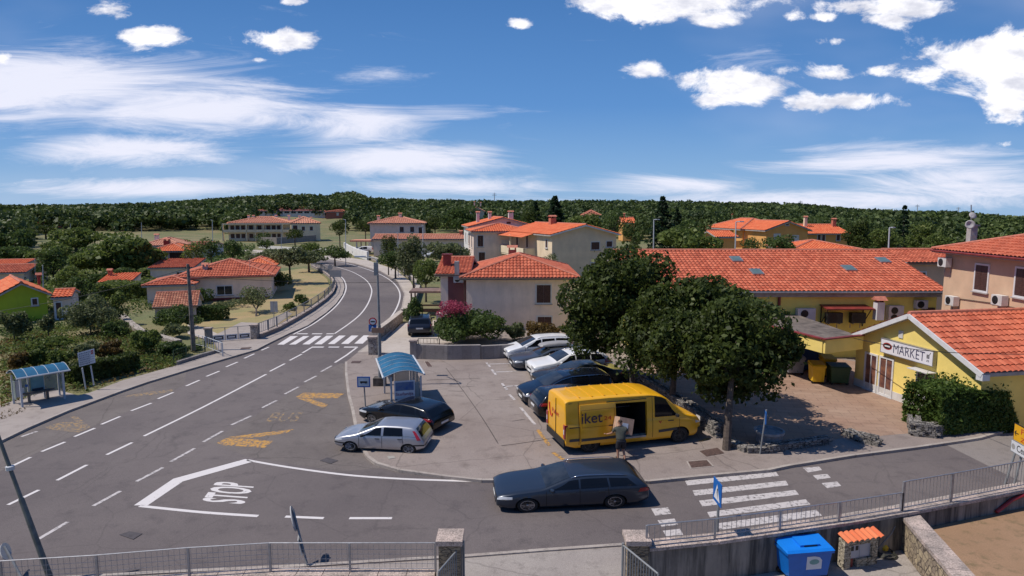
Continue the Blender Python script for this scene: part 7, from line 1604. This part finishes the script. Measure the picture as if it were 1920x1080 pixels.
def crown_points(c, r, n, rg, nb=14, inner=.55, flat=.0, gap=.25):
    c = np.array(c); r = np.array(r); pts = []; nor = []; d = rg.normal(size=(nb, 3)); d /= np.linalg.norm(d, axis=1)[:, None]; d[:, 2] = np.where(d[:, 2] < -.5, -d[:, 2], d[:, 2])
    rad = rg.uniform(.42, .84, nb)[:, None]; bc = d * rad; bs = rg.uniform(.22, .46, nb)
    bc = np.vstack([bc, [[0, 0, 0]]]); bs = np.append(bs, .52); w = bs ** 2; w /= w.sum()
    out = rg.uniform(size=n) < .07
    k = rg.choice(len(bs), n, p=w); dd = rg.normal(size=(n, 3)); dd /= np.linalg.norm(dd, axis=1)[:, None]
    rr = bs[k] * (1 - np.abs(rg.normal(size=n)) * .16); rr = np.where(out, rr * rg.uniform(1.05, 1.4, n), rr); P = bc[k] + dd * rr[:, None]; W = P * r + c
    keep = (wob(W * (2.2 / max(r)), rg.uniform(0, 6)) > -gap) | (rg.uniform(size=n) < .35)
    keep &= np.linalg.norm(P, axis=1) < 1.3
    return W[keep], (dd * r)[keep] / np.linalg.norm((dd * r)[keep], axis=1)[:, None]
def tree(name, label, base, c, r, mat_, n=2500, leaf=.3, trunk=.15, limbs=5, nb=14, cat='tree', extra=(), seed=None, group=None, gap=.25):
    """base: ground point; c, r: crown centre and radii; extra: more crown lobes (centre, radii)"""
    rg = np.random.default_rng(seed if seed is not None else abs(hash(label)) % 99991) if False else np.random.default_rng(seed if seed is not None else sum(map(ord, label)) * 7 + 3)
    base = Vector(base); t = empty(name, base, 0, label, cat, group); c = Vector(c) - base
    P, Nn = crown_points(c, r, n, rg, nb, gap=gap)
    for cc, r2, n2 in extra:
        a, b = crown_points(Vector(cc) - base, r2, n2, rg, nb, gap=gap); P = np.vstack([P, a]); Nn = np.vstack([Nn, b])
    z0 = .05; P[:, 2] = np.maximum(P[:, 2], z0)
    fast_mesh('crown', leaf_quads(P, Nn, leaf, rg), 4, mat_, t)
    if trunk:
        q = MB(); j = c * .55 + Vector((rg.uniform(-.1, .1), rg.uniform(-.1, .1), 0)); h = max(.3, c.z - r[2] * .55); m1 = Vector((c.x * .15, c.y * .15, h * .5)); m2 = Vector((c.x * .4, c.y * .4, h))
        q.tube([(0, 0, -.1), m1, m2], trunk, 8, trunk * .65)
        for k in range(limbs):
            a = 2 * math.pi * k / limbs + rg.uniform(0, 1); e = c + Vector((math.cos(a) * r[0] * .6, math.sin(a) * r[1] * .6, r[2] * rg.uniform(-.1, .5))); q.tube([m2 - Vector((0, 0, .05)), m2.lerp(e, .5) + Vector((0, 0, .15 * r[2])), e], trunk * .5, 6, trunk * .12)
        q.build('trunk', M_bark, t)
    return t
def TP(name, label, l, r, top, bot, D, m, n=1500, leaf=None, trunk=None, basepy=None, cat='tree', dr=None, **k):
    """crown filling a pixel box at depth D; trunk down to the ground"""
    c = AT((l + r) / 2, (top + bot) / 2, D); rx = (r - l) / 2 * D / 900 * 1.03; rz = (HZ(top, D) - HZ(bot, D)) / 2; gz = max(0, terrain(c.x, c.y)) if D > 60 else 0
    if basepy: b = G((l + r) / 2, basepy, 0)
    else: b = Vector((c.x, c.y, gz))
    if c.z - rz < gz + .1: # crown reaches the ground
        zt = c.z + rz; c.z = (zt + gz) / 2; rz = (zt - gz) / 2
    return tree(name, label, (b.x, b.y, gz), c, (rx, dr or rx, rz), m, n, leaf or max(.14, rx * .13), trunk if trunk is not None else max(.06, rx * .07), cat=cat, **k)
# --- three plaza trees
b = G(1362, 843, .1); D = 18.6; cr = lambda l, r, t_, b_, D: (AT((l + r) / 2, (t_ + b_) / 2, D), ((r - l) / 2 * D / 900, (r - l) / 2 * D / 900 * .9, (HZ(t_, D) - HZ(b_, D)) / 2))
c, r = cr(1262, 1495, 560, 745, D); e1 = cr(1290, 1470, 640, 788, D); e2 = cr(1205, 1345, 580, 752, D + .8)
tree('broadleaf_tree', 'dark green leafy tree nearest the kerb, its trunk beside the planter', b, c, r, L_dark, 21000, .20, .17, 7, 30, extra=[(*e1, 8000), (*e2, 7000)], seed=3, gap=.12)
b = G(1259, 763, .1); D = 22; c, r = cr(1175, 1390, 512, 690, D); e1 = cr(1140, 1290, 560, 735, D); e2 = cr(1270, 1425, 525, 650, D - 1)
tree('broadleaf_tree', 'middle leafy tree of the three, behind the nose of the yellow van', b, c, r, L_dark, 20000, .21, .16, 6, 30, extra=[(*e1, 7000), (*e2, 7000)], seed=8, gap=.12)
b = G(1187, 738, .1); D = 24.3; c, r = cr(1066, 1272, 472, 640, D); e1 = cr(1050, 1200, 545, 700, D)
tree('broadleaf_tree', 'leafy tree farthest back, spreading over the rear of the parked cars', b, c, r, L_dark, 19000, .22, .16, 6, 28, extra=[(*e1, 8000)], seed=5, gap=.12)
# --- flowering bush and shrubs behind the block wall
t = TP('flowering_bush', 'large green bush with pink blossom behind the grey block wall', 815, 955, 580, 652, 32.6, L_mid, 9000, .2, 0, cat='bush', nb=22, gap=.6)
t2 = TP('x', 'tmp', 812, 885, 566, 608, 32.4, L_pink, 1700, .14, 0, nb=16); bl = t2.children[0]; bl.name = 'blossom'; bl.parent = t; bl.location = t2.location - t.location; bpy.data.objects.remove(t2)
TP('shrub', 'small grey green shrub between the flowering bush and the brownish shrub', 940, 990, 606, 652, 33, L_olive, 1600, .18, 0, cat='bush', gap=.6)
TP('shrub', 'brownish green shrub in front of the lower shuttered window', 978, 1052, 600, 655, 33, L_dry, 2500, .18, 0, cat='bush', gap=.6)
TP('shrub', 'green shrub under the left edge of the parking trees', 1045, 1120, 610, 660, 33, L_dark, 2500, .18, 0, cat='bush', gap=.6)
TP('climbing_shrub', 'tall narrow green shrub between the curved wall and the dark driveway car', 755, 795, 560, 630, 35, L_mid, 2000, .17, 0, cat='bush', gap=.6)
# --- hedge by the market
def hedge(name, label, pts, th, h, m, n, leaf, z0=.1, zr=.1, cat='hedge', parent=None, seed=1, top=.12):
    rg = np.random.default_rng(seed); P = gp(pts, zr); L_ = [(b - a).length for a, b in zip(P, P[1:])]; tot = sum(L_); C = []; Nn = []
    base = P[0].copy(); base.z = 0; arc = 0
    for a, b, l in zip(P, P[1:], L_):
        k = int(n * l / tot); t_ = (b - a).normalized(); nn = Vector((-t_.y, t_.x, 0)); s = rg.uniform(0, 1, k); f = rg.choice(4, k, p=[.31, .25, .22, .22]); s = s * 1.04 - .02; u = rg.uniform(-1, 1, k)
        off = np.where(f == 0, -1, np.where(f == 1, 1, u)); z = np.where(f == 2, 1, rg.uniform(0, 1, k)); jit = rg.normal(size=k) * .06
        sl_ = s * l + arc; arc += l; bul = 1 + .14 * np.sin(sl_ * 2.3 + z * 3)
        off = off * (1 - np.abs(rg.normal(size=k)) * .14) * bul; z = z * (1 - np.abs(rg.normal(size=k)) * .08) + np.sin(sl_ * 1.7) * .06
        X = np.array(a)[None, :] + np.outer(s, np.array(b - a)) + np.outer(off * th / 2, np.array(nn)); X[:, 2] = z0 + z * h + (rg.uniform(0, 1, k) < .1) * rg.uniform(0, top, k)
        Nv = np.outer(np.sign(off) * (f != 2), np.array(nn)) + np.outer((f == 2) * 1.0, [0, 0, 1]) + 1e-3; C.append(X - np.array(base)); Nn.append(Nv)
    C = np.vstack(C); Nn = np.vstack(Nn); o = fast_mesh(name, leaf_quads(C, Nn, leaf, rg), 4, m); o.location = base; tag(o, label, cat); return o
hedge('hedge', 'big bushy clipped hedge in front of the market on the dry stone wall', [(1724, 803), (1765, 801), (1800, 799), (1840, 794), (1892, 783)], 1.9, 1.75, L_hedge, 34000, .13, seed=4, top=.45)
hedge('hedge', 'low dark hedge along the left footway below the information board', [(128, 722), (190, 706), (252, 690)], .9, .95, L_dark, 7000, .15, seed=5)
TP('shrub', 'round mid green shrub at the right end of the dark footway hedge', 254, 292, 676, 704, 28, L_mid, 1800, .14, 0, cat='bush', gap=.6)
TP('shrub', 'light green shrub nearest the mesh fence on the left footway', 286, 326, 671, 699, 28.6, L_mid, 1800, .14, 0, cat='bush', gap=.6)
hedge('hedge', 'square clipped hedge between the shed and the dry lawn', [(374, 600), (424, 600)], 1.2, 1.15, L_mid, 3500, .16, zr=0, z0=0, seed=7)
TP('shrub', 'round dark shrub behind the square hedge at the house wall', 357, 403, 541, 585, 45, L_mid, 1800, .18, 0, cat='bush', gap=.6)
TP('shrub', 'low pale border shrub under the house window', 400, 470, 563, 580, 45, L_olive, 1500, .16, 0, cat='bush', gap=.6)
TP('shrub', 'bright green shrub beside the round bush by the lawn fence', 528, 556, 566, 590, 41, L_lite, 900, .15, 0, cat='bush')
TP('shrub', 'round green bush on the dry lawn right of the small olive', 543, 577, 551, 573, 46, L_mid, 1300, .15, 0, cat='bush', gap=.6)
TP('olive_tree', 'small olive tree on the dry lawn in front of the hip roofed house', 449, 512, 537, 588, 43, L_olive, 2600, .16, .1, basepy=594)
TP('shrub', 'rounded dark green bush right of the hip roofed house', 492, 549, 507, 545, 54, L_dark, 2200, .22, 0, cat='bush', gap=.6)
# --- garden on the left slope
for a in [('olive_tree', 'grey green olive tree cut by the left edge in front of the green house', 0, 50, 578, 650, 33, L_olive, 2400), ('olive_tree', 'small olive sapling in front of the green house door', 75, 103, 588, 628, 33.5, L_olive, 800),
          ('garden_tree', 'loose grey green tree right of the grey lean-to', 122, 215, 556, 655, 35, L_olive, 5000), ('garden_tree', 'slim green tree left of the stone shed', 205, 240, 545, 620, 38, L_lite, 1500),
          ('ivy_bush', 'ivy like bush covering the front of the stone shed', 290, 368, 575, 618, 36.5, L_mid, 3200), ('shrub', 'olive green bush below the stone shed by the rubble wall', 300, 356, 606, 645, 34, L_olive, 1800),
          ('garden_bush', 'tall green bush in the middle of the left garden slope', 232, 304, 618, 690, 30, L_lite, 4200), ('garden_bush', 'grey green bush left of the orange brown bush', 140, 196, 640, 700, 28.5, L_olive, 2200),
          ('dry_bush', 'orange brown dry bush in the left garden slope', 190, 234, 639, 690, 28.8, L_dry, 2000), ('dry_bush', 'brownish dry bush behind the left bus shelter', 12, 54, 660, 705, 26.5, L_dry, 1600),
          ('garden_bush', 'leafy green weeds at the foot of the utility pole', 298, 358, 640, 690, 29.6, L_mid, 3200), ('garden_bush', 'green bush beside the white stair railing', 352, 384, 648, 675, 31, L_mid, 1000),
          ('garden_bush', 'pale leafy shrub row behind the left shelter roof', 50, 92, 650, 700, 27, L_lite, 1800), ('garden_bush', 'loose weedy shrub between the shelter and the information board', 92, 140, 655, 705, 27.2, L_lite, 1800),
          ('garden_bush', 'low green bush on the slope below the small olive sapling', 60, 128, 632, 665, 31, L_lite, 1600), ('garden_bush', 'green bush against the rubble wall below the slim tree', 190, 240, 600, 640, 34, L_mid, 1800)]:
    TP(a[0], a[1], *a[2:9], leaf=.17, trunk=.05 if 'tree' in a[0] else 0, cat='tree' if 'tree' in a[0] else 'bush', gap=.4)
rg = np.random.default_rng(5)
def groundcover(name, pts, n, leaf, m, z=.12, seed=1):
    rg = np.random.default_rng(seed); P = np.array([(p.x, p.y) for p in gp(pts, 0)]); lo, hi = P.min(0), P.max(0); C = []
    while len(C) < n:
        x, y = rg.uniform(lo, hi); ins = False; j = len(P) - 1
        for i in range(len(P)):
            if (P[i, 1] > y) != (P[j, 1] > y) and x < (P[j, 0] - P[i, 0]) * (y - P[i, 1]) / (P[j, 1] - P[i, 1]) + P[i, 0]: ins = not ins
            j = i
        if ins and math.sin(x * .9 + seed) * math.sin(y * .7) + rg.uniform(-.6, .6) > -.25: C.append((x, y, abs(rg.normal()) * z + .02))
    C = np.array(C); N_ = np.tile([0, 0, 1.0], (len(C), 1)) + rg.normal(size=(len(C), 3)) * .8
    o = fast_mesh(name, leaf_quads(C, N_, leaf, rg), 4, m); tag(o, kind='stuff'); o['label'] = 'weedy grass and low growth covering the sloping garden'; return o
slope = [(0, 640), (60, 622), (230, 600), (300, 640), (360, 650), (330, 690), (250, 705), (160, 735), (90, 735), (0, 770)]
groundcover('grass', slope, 16000, .16, L_lite, .16, 2); groundcover('grass', slope, 9000, .15, L_dry, .1, 3)
groundcover('grass', [(0, 560), (240, 520), (340, 560), (240, 600), (0, 640)], 9000, .22, L_mid, .2, 4)
groundcover('grass', [(0, 480), (270, 470), (330, 520), (250, 560), (0, 600)], 14000, .4, L_lite, .3, 14)
groundcover('grass', [(150, 460), (480, 462), (460, 500), (250, 520), (120, 500)], 9000, .5, L_mid, .4, 15)
groundcover('grass', [(1860, 760), (1925, 748), (1990, 740), (1990, 775), (1900, 780)], 3000, .1, L_mid, .06, 6)
groundcover('grass', [(0, 792), (45, 776), (62, 760), (0, 775)], 1200, .08, L_dry, .04, 7)
hedge('vine_rows', 'bright green vine covered pergola left of the hip roofed house', [(190, 560), (350, 556)], 4.5, 1.5, L_lite, 9000, .24, zr=0, z0=.2, seed=9, cat='vines')
# --- trees farther away
FT = [('garden_tree', 'bushy green tree between the grey lean-to and the vine shed', 112, 178, 520, 590, 44, L_mid, 2600), ('garden_tree', 'yellow green tree behind the lean-to on the far left', 100, 160, 500, 560, 52, L_lite, 2400), ('broadleaf_tree', 'green tree behind the vine shed under the large spreading tree', 170, 250, 500, 548, 56, L_mid, 2600),
      ('broadleaf_tree', 'pale green tree in front of the far row house', 296, 372, 452, 490, 88, L_lite, 1600), ('broadleaf_tree', 'dense green tree at the left edge above the grey edge house', -10, 60, 462, 520, 84, L_mid, 2600), ('garden_tree', 'green tree behind the utility pole top', 340, 385, 452, 500, 70, L_lite, 1500),
      ('shrubbery', 'long low olive bushes along the verge right of the hip roofed house', 545, 612, 470, 502, 72, L_olive, 2200), ('broadleaf_tree', 'green tree beside the carport at the outside of the bend', 712, 770, 470, 515, 64, L_mid, 1800),('broadleaf_tree', 'large spreading green tree left of the roofed house cluster', 143, 285, 443, 560, 66, L_lite, 8000), ('broadleaf_tree', 'round green tree left of the large spreading tree', 58, 140, 455, 545, 78, L_lite, 3500), ('broadleaf_tree', 'pale green tree behind the green house ridge', 68, 130, 468, 540, 62, L_mid, 2600),
      ('broadleaf_tree', 'green tree at the left edge below the forest', -20, 62, 430, 500, 110, L_mid, 2500), ('broadleaf_tree', 'green tree in front of the far left field', 95, 190, 428, 500, 105, L_lite, 3000), ('broadleaf_tree', 'mid green tree between field and large spreading tree', 175, 262, 438, 500, 95, L_lite, 2500),
      ('broadleaf_tree', 'leafy tree left of the grey low row house', 372, 418, 447, 492, 74, L_mid, 1500), ('broadleaf_tree', 'round green tree right of the grey low row house', 412, 460, 449, 492, 74, L_mid, 1700),
      ('olive_tree', 'broad olive tree above the orange rear wing', 452, 530, 468, 508, 62, L_olive, 3000), ('olive_tree', 'broad olive tree touching the inside of the road bend', 508, 577, 463, 510, 60, L_olive, 3000),
      ('broadleaf_tree', 'round tree in front of the apartment block right wing', 534, 571, 427, 453, 128, L_dark, 1200), ('broadleaf_tree', 'small pale tree in front of the apartment loggias', 478, 510, 436, 456, 138, L_mid, 700),
      ('shrubbery', 'yellow green bush at the start of the verge beyond the bend', 556, 610, 457, 485, 84, L_lite, 1500), ('shrubbery', 'green bush at the end of the verge beyond the bend', 600, 655, 462, 490, 80, L_mid, 1500),
      ('broadleaf_tree', 'dark bushy tree between the apartment block and the pale house', 618, 655, 413, 450, 115, L_dark, 1500), ('broadleaf_tree', 'dark tree touching the left wall of the pale house', 668, 702, 410, 443, 120, L_dark, 1300),
      ('broadleaf_tree', 'tall dense tree in front of the pale house corner', 709, 746, 433, 500, 68, L_dark, 2600), ('willow_tree', 'grey green loose tree right of the tall dense tree', 744, 806, 447, 540, 56, L_olive, 3800), ('broadleaf_tree', 'leafy green tree left of the grey house chimney', 768, 828, 486, 548, 48, L_lite, 3000),
      ('broadleaf_tree', 'grey green shrub tree above the red chimney of the grey house', 800, 880, 455, 495, 58, L_olive, 2200), ('broadleaf_tree', 'round light green tree in front of the hill villa', 833, 900, 387, 440, 128, L_mid, 2600), ('broadleaf_tree', 'small dark trees left of the round light green tree', 795, 836, 402, 440, 120, L_dark, 1400),
      ('broadleaf_tree', 'dark green broad tree behind the beige gable house', 972, 1022, 385, 450, 105, L_dark, 2200), ('broadleaf_tree', 'yellow green tree behind the beige house chimney', 1058, 1135, 398, 450, 98, L_lite, 2200), ('broadleaf_tree', 'round olive green tree behind the beige house right end', 1130, 1172, 393, 450, 100, L_mid, 1700),
      ('broadleaf_tree', 'loose green tree left of the white street lamp', 1165, 1215, 410, 475, 72, L_mid, 2000), ('broadleaf_tree', 'yellow green bushy tree above the left ridge end of the ochre building', 1240, 1352, 428, 490, 56, L_lite, 3600), ('broadleaf_tree', 'mid green tree between conifer and covered terrace', 1262, 1340, 415, 460, 90, L_mid, 1800),
      ('broadleaf_tree', 'low bush in front of the covered terrace', 1388, 1430, 446, 478, 54, L_mid, 1200), ('broadleaf_tree', 'loose bush below the gable wall of the orange house', 1428, 1490, 440, 476, 56, L_mid, 1600),
      ('broadleaf_tree', 'dense dark tree right of the orange row house', 1578, 1640, 414, 480, 64, L_dark, 2400), ('broadleaf_tree', 'broad green tree left of the spired conifer', 1625, 1690, 428, 480, 60, L_lite, 2200), ('broadleaf_tree', 'green tree right of the spired conifer', 1698, 1765, 418, 480, 62, L_lite, 2400), ('broadleaf_tree', 'yellow green tree left of the peach building roof', 1735, 1790, 440, 480, 52, L_lite, 1500),
      ('broadleaf_tree', 'small green tree between the grey house ridge and the beige gable wall', 1015, 1050, 474, 500, 50, L_olive, 600),
      ('broadleaf_tree', 'dark bush at the foot of the long low annex', 812, 850, 462, 495, 70, L_mid, 900), ('broadleaf_tree', 'dark bushes right of the small white house on the far left', 60, 110, 420, 445, 150, L_dark, 1200), ('broadleaf_tree', 'leafy tree behind the hip roofed house chimney', 480, 520, 448, 470, 100, L_mid, 800)]
for a in FT: TP(*a[:9], cat='tree' if 'tree' in a[0] else 'bush', gap=.5)
def conifer(label, px, top, bot, w, D, seed):
    rg = np.random.default_rng(seed); a = AT(px, bot, D); b = AT(px, top, D); gz = max(0, terrain(a.x, a.y)); base = Vector((a.x, a.y, gz)); h = b.z - gz; rw = w / 2 * D / 900
    t = empty('conifer_tree', base, 0, label, 'tree'); n = 3200; zz = rg.uniform(.02, 1, n); lay = (np.floor(zz * 15) + rg.uniform(0, .55, n)) / 15; ang = rg.uniform(0, 2 * np.pi, n); arm = (1 + .35 * np.sin(ang * 3 + lay * 40)); rr = rw * (1 - lay) ** .8 * arm * rg.uniform(.35, 1, n) ** .5
    C = np.stack([rr * np.cos(ang), rr * np.sin(ang), lay * h - rr * .18 + .3], 1); N_ = np.stack([np.cos(ang) * .5, np.sin(ang) * .5, np.ones(n)], 1)
    fast_mesh('crown', leaf_quads(C, N_, max(.3, rw * .2), rg), 4, L_pine, t); MB().tube([(0, 0, -.2), (0, 0, h * .95)], .3, 7, .05).build('trunk', M_bark, t)
conifer('tallest dark conifer behind the ochre building left end', 1240, 369, 470, 64, 95, 1); conifer('dark conifer with broad top behind the beige house chimney', 1040, 368, 440, 66, 105, 2); conifer('dark conifer left of the broad topped one', 1003, 378, 440, 50, 110, 3)
conifer('slender conifer with pointed spire right of the orange houses', 1691, 386, 475, 46, 66, 4); conifer('dark conifer right shoulder beside the tallest conifer', 1268, 392, 460, 44, 100, 5)
# --- the forest on the hills: one mass of crowns
def forest():
    rg = np.random.default_rng(21); C = []; N_ = []; S = []; cores_v = []; cores_f = []
    prot = [(478, 660, 410, 262), (424, 598, 452, 150), (876, 912, 409, 230), (48, 94, 431, 200), (92, 122, 440, 190), (686, 880, 452, 112), (1284, 1344, 434, 160), (1160, 1196, 420, 150), (1092, 1130, 406, 190), (1356, 1384, 407, 300), (876, 1005, 470, 78), (1340, 1590, 475, 85), (640, 760, 470, 104), (980, 1190, 480, 75)]
    cnt = 0
    for _ in range(9500):
        u = rg.uniform(-1.2, 1.2); n = lerp_tab(NEAR, u); y = math.sqrt(rg.uniform(n ** 2 * .9, 425 ** 2)) / math.sqrt(1 + u * u); x = u * y; r_ = math.hypot(x, y)
        if r_ < n or r_ > 428: continue
        if -.98 < u < -.60 and r_ < 235: continue
        if -.60 <= u < -.3 and r_ < 215 : continue
        z = terrain(x, y * K); h = rg.uniform(4.5, 8.5); px = 960 + 900 * u; top = 398 - (z + h - 9) / y * 900
        if any(l <= px <= r and y < D_ and top < pb for l, r, pb, D_ in prot): continue
        if rg.uniform() < .25 and r_ > 300: continue
        ry_ = lerp_tab(RIDGE, px)
        if top < ry_ - 1.5: h -= (ry_ - 1.5 - top) * y / 900
        if h < 2.5: continue
        rr = rg.uniform(2.6, 4.6); fk = min(1.0, r_ / 330); k = int(min(230, 42 / fk ** 2)) if r_ < 330 else 26; d = rg.normal(size=(k, 3)); d /= np.linalg.norm(d, axis=1)[:, None]; d[:, 2] = np.abs(d[:, 2]) * 1.0 - .15
        C.append(np.array([x, y * K, z + h - rr * .9]) + d * np.array([rr, rr, rr * .9]) * rg.uniform(.8, 1.08, k)[:, None]); N_.append(d); S.append(np.full(k, rr * .62 * fk)); cnt += 1
    C = np.vstack(C); N_ = np.vstack(N_); S = np.concatenate(S)
    q = leaf_quads(C, N_, S, rg); print('forest crowns', cnt, 'quads', len(q) // 4)
    o = fast_mesh('forest', q, 4, leafmat('forest_foliage', (0.033, 0.055, 0.017), (0.113, 0.155, 0.041), (0.207, 0.248, 0.076), .3)); tag(o, kind='stuff'); o['label'] = 'dark wooded hills along the whole skyline'
    o.data.materials[0].node_tree.nodes['Noise Texture'].inputs['Scale'].default_value = .05
forest()
# ================================================================ the man unloading the van, and his parcel
def skinned(name, chains, m, parent, sub=2):
    """chains of (x, y, z, radius) sharing joints by exact position; one continuous surface"""
    vid = {}; vs = []; rs = []; es = []
    for ch in chains:
        prev = None
        for p in ch:
            k = tuple(round(v, 3) for v in p[:3])
            if k not in vid: vid[k] = len(vs); vs.append(k); rs.append(p[3] if isinstance(p[3], tuple) else (p[3], p[3]))
            if prev is not None and prev != vid[k]: es.append((prev, vid[k]))
            prev = vid[k]
    me = bpy.data.meshes.new(name); me.from_pydata(vs, es, []); me.update(); o = bpy.data.objects.new(name, me); COL.objects.link(o); o.parent = parent
    sk = o.modifiers.new('skin', 'SKIN'); ss = o.modifiers.new('smooth', 'SUBSURF'); ss.levels = sub; ss.render_levels = sub
    for i, r in enumerate(rs): me.skin_vertices[0].data[i].radius = r
    me.skin_vertices[0].data[0].use_root = True; sk.use_smooth_shade = True
    dg = bpy.context.evaluated_depsgraph_get(); nm = bpy.data.meshes.new_from_object(o.evaluated_get(dg)); o.modifiers.clear(); o.data = nm
    nm.materials.clear(); nm.materials.append(m); nm.polygons.foreach_set('use_smooth', [True] * len(nm.polygons)); return o
skin_m = mat('skin', (.34, .18, .12), .55, .05, 4); shirt_m = mat('grey_green_shirt', (.055, .06, .05), .85, .12, 10); shorts_m = mat('navy_shorts', (.010, .012, .02), .85, .1, 9); shoe_m = mat('black_shoes', (.012, .012, .012), .6); hair_m = mat('dark_brown_hair', (.045, .028, .018), .8, .2, 30)
gp_ = G(1164, 861, .104)
man = empty('person', (gp_.x, gp_.y, .104), R(8), 'man in grey T-shirt and dark shorts lifting a box at the open van door', 'person')
pel = (0, 0, .86, (.155, .115)); ch = []
for s in (-1, 1):
    f = .10 if s > 0 else -.02; kx = s * .11
    ch.append([pel, (s * .09, .01, .82, .095), (kx, .05 + f * .3, .46, .062), (kx + s * .01, -.02 - f, .10, .04), (kx + s * .01, -.03 - f, .06, .042), (kx + s * .02, .14 - f, .035, .035)])
ch.append([pel, (0, .05, 1.0, (.15, .11)), (.01, .13, 1.18, (.165, .115)), (.02, .20, 1.34, (.15, .10)), (.03, .25, 1.43, .058), (.035, .29, 1.50, .062), (.04, .31, 1.58, (.082, .095)), (.04, .315, 1.66, (.078, .09)), (.04, .31, 1.72, (.045, .05))])
ch.append([(.02, .20, 1.34, (.15, .10)), (-.19, .19, 1.36, .06), (-.30, .24, 1.14, .044), (-.42, .40, 1.04, .032), (-.46, .44, 1.03, (.036, .02))])
ch.append([(.02, .20, 1.34, (.15, .10)), (.22, .20, 1.36, .06), (.36, .26, 1.12, .044), (.34, .46, .98, .032), (.33, .50, .98, (.036, .02))])
body = skinned('body', ch, skin_m, man)
for s, w_ in ((-1, (-.46, .44, 1.03)), (1, (.33, .50, .98))):   # fingers and thumb
    d = Vector((-.6, .7, .05)).normalized() if s < 0 else Vector((-.15, .95, .15)).normalized(); sd_ = Vector((d.y, -d.x, 0)).normalized(); q = MB()
    for k, l in enumerate((.075, .085, .08, .065)):
        o_ = Vector(w_) + d * .03 + sd_ * (k - 1.5) * .018; q.tube([o_, o_ + d * l * .5, o_ + d * l * .9 - UP * .02], .009, 6, .006)
    o_ = Vector(w_) + sd_ * -.03; q.tube([o_, o_ + d * .03 - sd_ * .025, o_ + d * .06 - sd_ * .03 + UP * .01], .010, 6, .007); q.build('fingers', skin_m, body, True)
skinned('shirt', [[(0, .0, .84, (.20, .155)), (0, .05, 1.0, (.20, .155)), (.01, .13, 1.18, (.21, .155)), (.02, .19, 1.33, (.175, .125)), (.027, .235, 1.44, .095)], [(.02, .19, 1.33, (.175, .125)), (-.19, .19, 1.36, .078), (-.27, .225, 1.20, .070)], [(.02, .19, 1.33, (.175, .125)), (.22, .20, 1.36, .078), (.32, .24, 1.19, .070)]], shirt_m, man)
skinned('shorts', [[(0, .02, .96, (.175, .135)), (0, 0, .86, (.17, .13)), (-.09, .01, .80, .128), (-.105, .04, .44, .105)], [(0, 0, .86, (.17, .13)), (.09, .01, .80, .128), (.11, .06, .44, .105)]], shorts_m, man)
for s in (-1, 1):
    f = .10 if s > 0 else -.02; x = s * .12; skinned('shoe', [[(x, -.07 - f, .045, .045), (x, .02 - f, .05, .05), (x + s * .01, .15 - f, .035, .042)]], shoe_m, man)
skinned('hair', [[(.04, .285, 1.60, (.075, .085)), (.04, .295, 1.67, (.086, .096)), (.04, .30, 1.73, (.06, .066))]], hair_m, man)
q = MB()
for s in (-1, 1): q.lathe([(.004, -.02), (.02, -.012), (.02, .012), (.004, .02)], 8, Matrix.Translation((.04 + s * .088, .31, 1.62)))
q.lathe([(.004, -.03), (.016, 0), (.005, .03)], 6, Matrix.Translation((.04, .41, 1.60)) @ Matrix.Rotation(R(60), 4, 'X')); q.build('face_features', skin_m, body, True)
man.scale = (.95, .95, .80)
p = man.matrix_basis @ Vector((.28, .64, 1.30)); bx = empty('parcel', p, R(8), 'brown and white cardboard parcel held against the chest of the man', 'parcel'); bx.rotation_euler = (R(-14), R(14), R(12))
q = MB(); q.box(-.29, -.24, -.29, .29, .24, .29); bo = q.build('carton', mat('cardboard', (.46, .29, .20), .85, .15, 6), bx); q = MB(); q.box(-.295, -.03, -.293, .295, .03, .293); q.build('tape', mat('packing_tape', (.55, .42, .34), .4), bo); q = MB(); q.box(-.15, -.246, -.12, .08, -.241, .1); q.build('address_label', M_signwhite, bo)
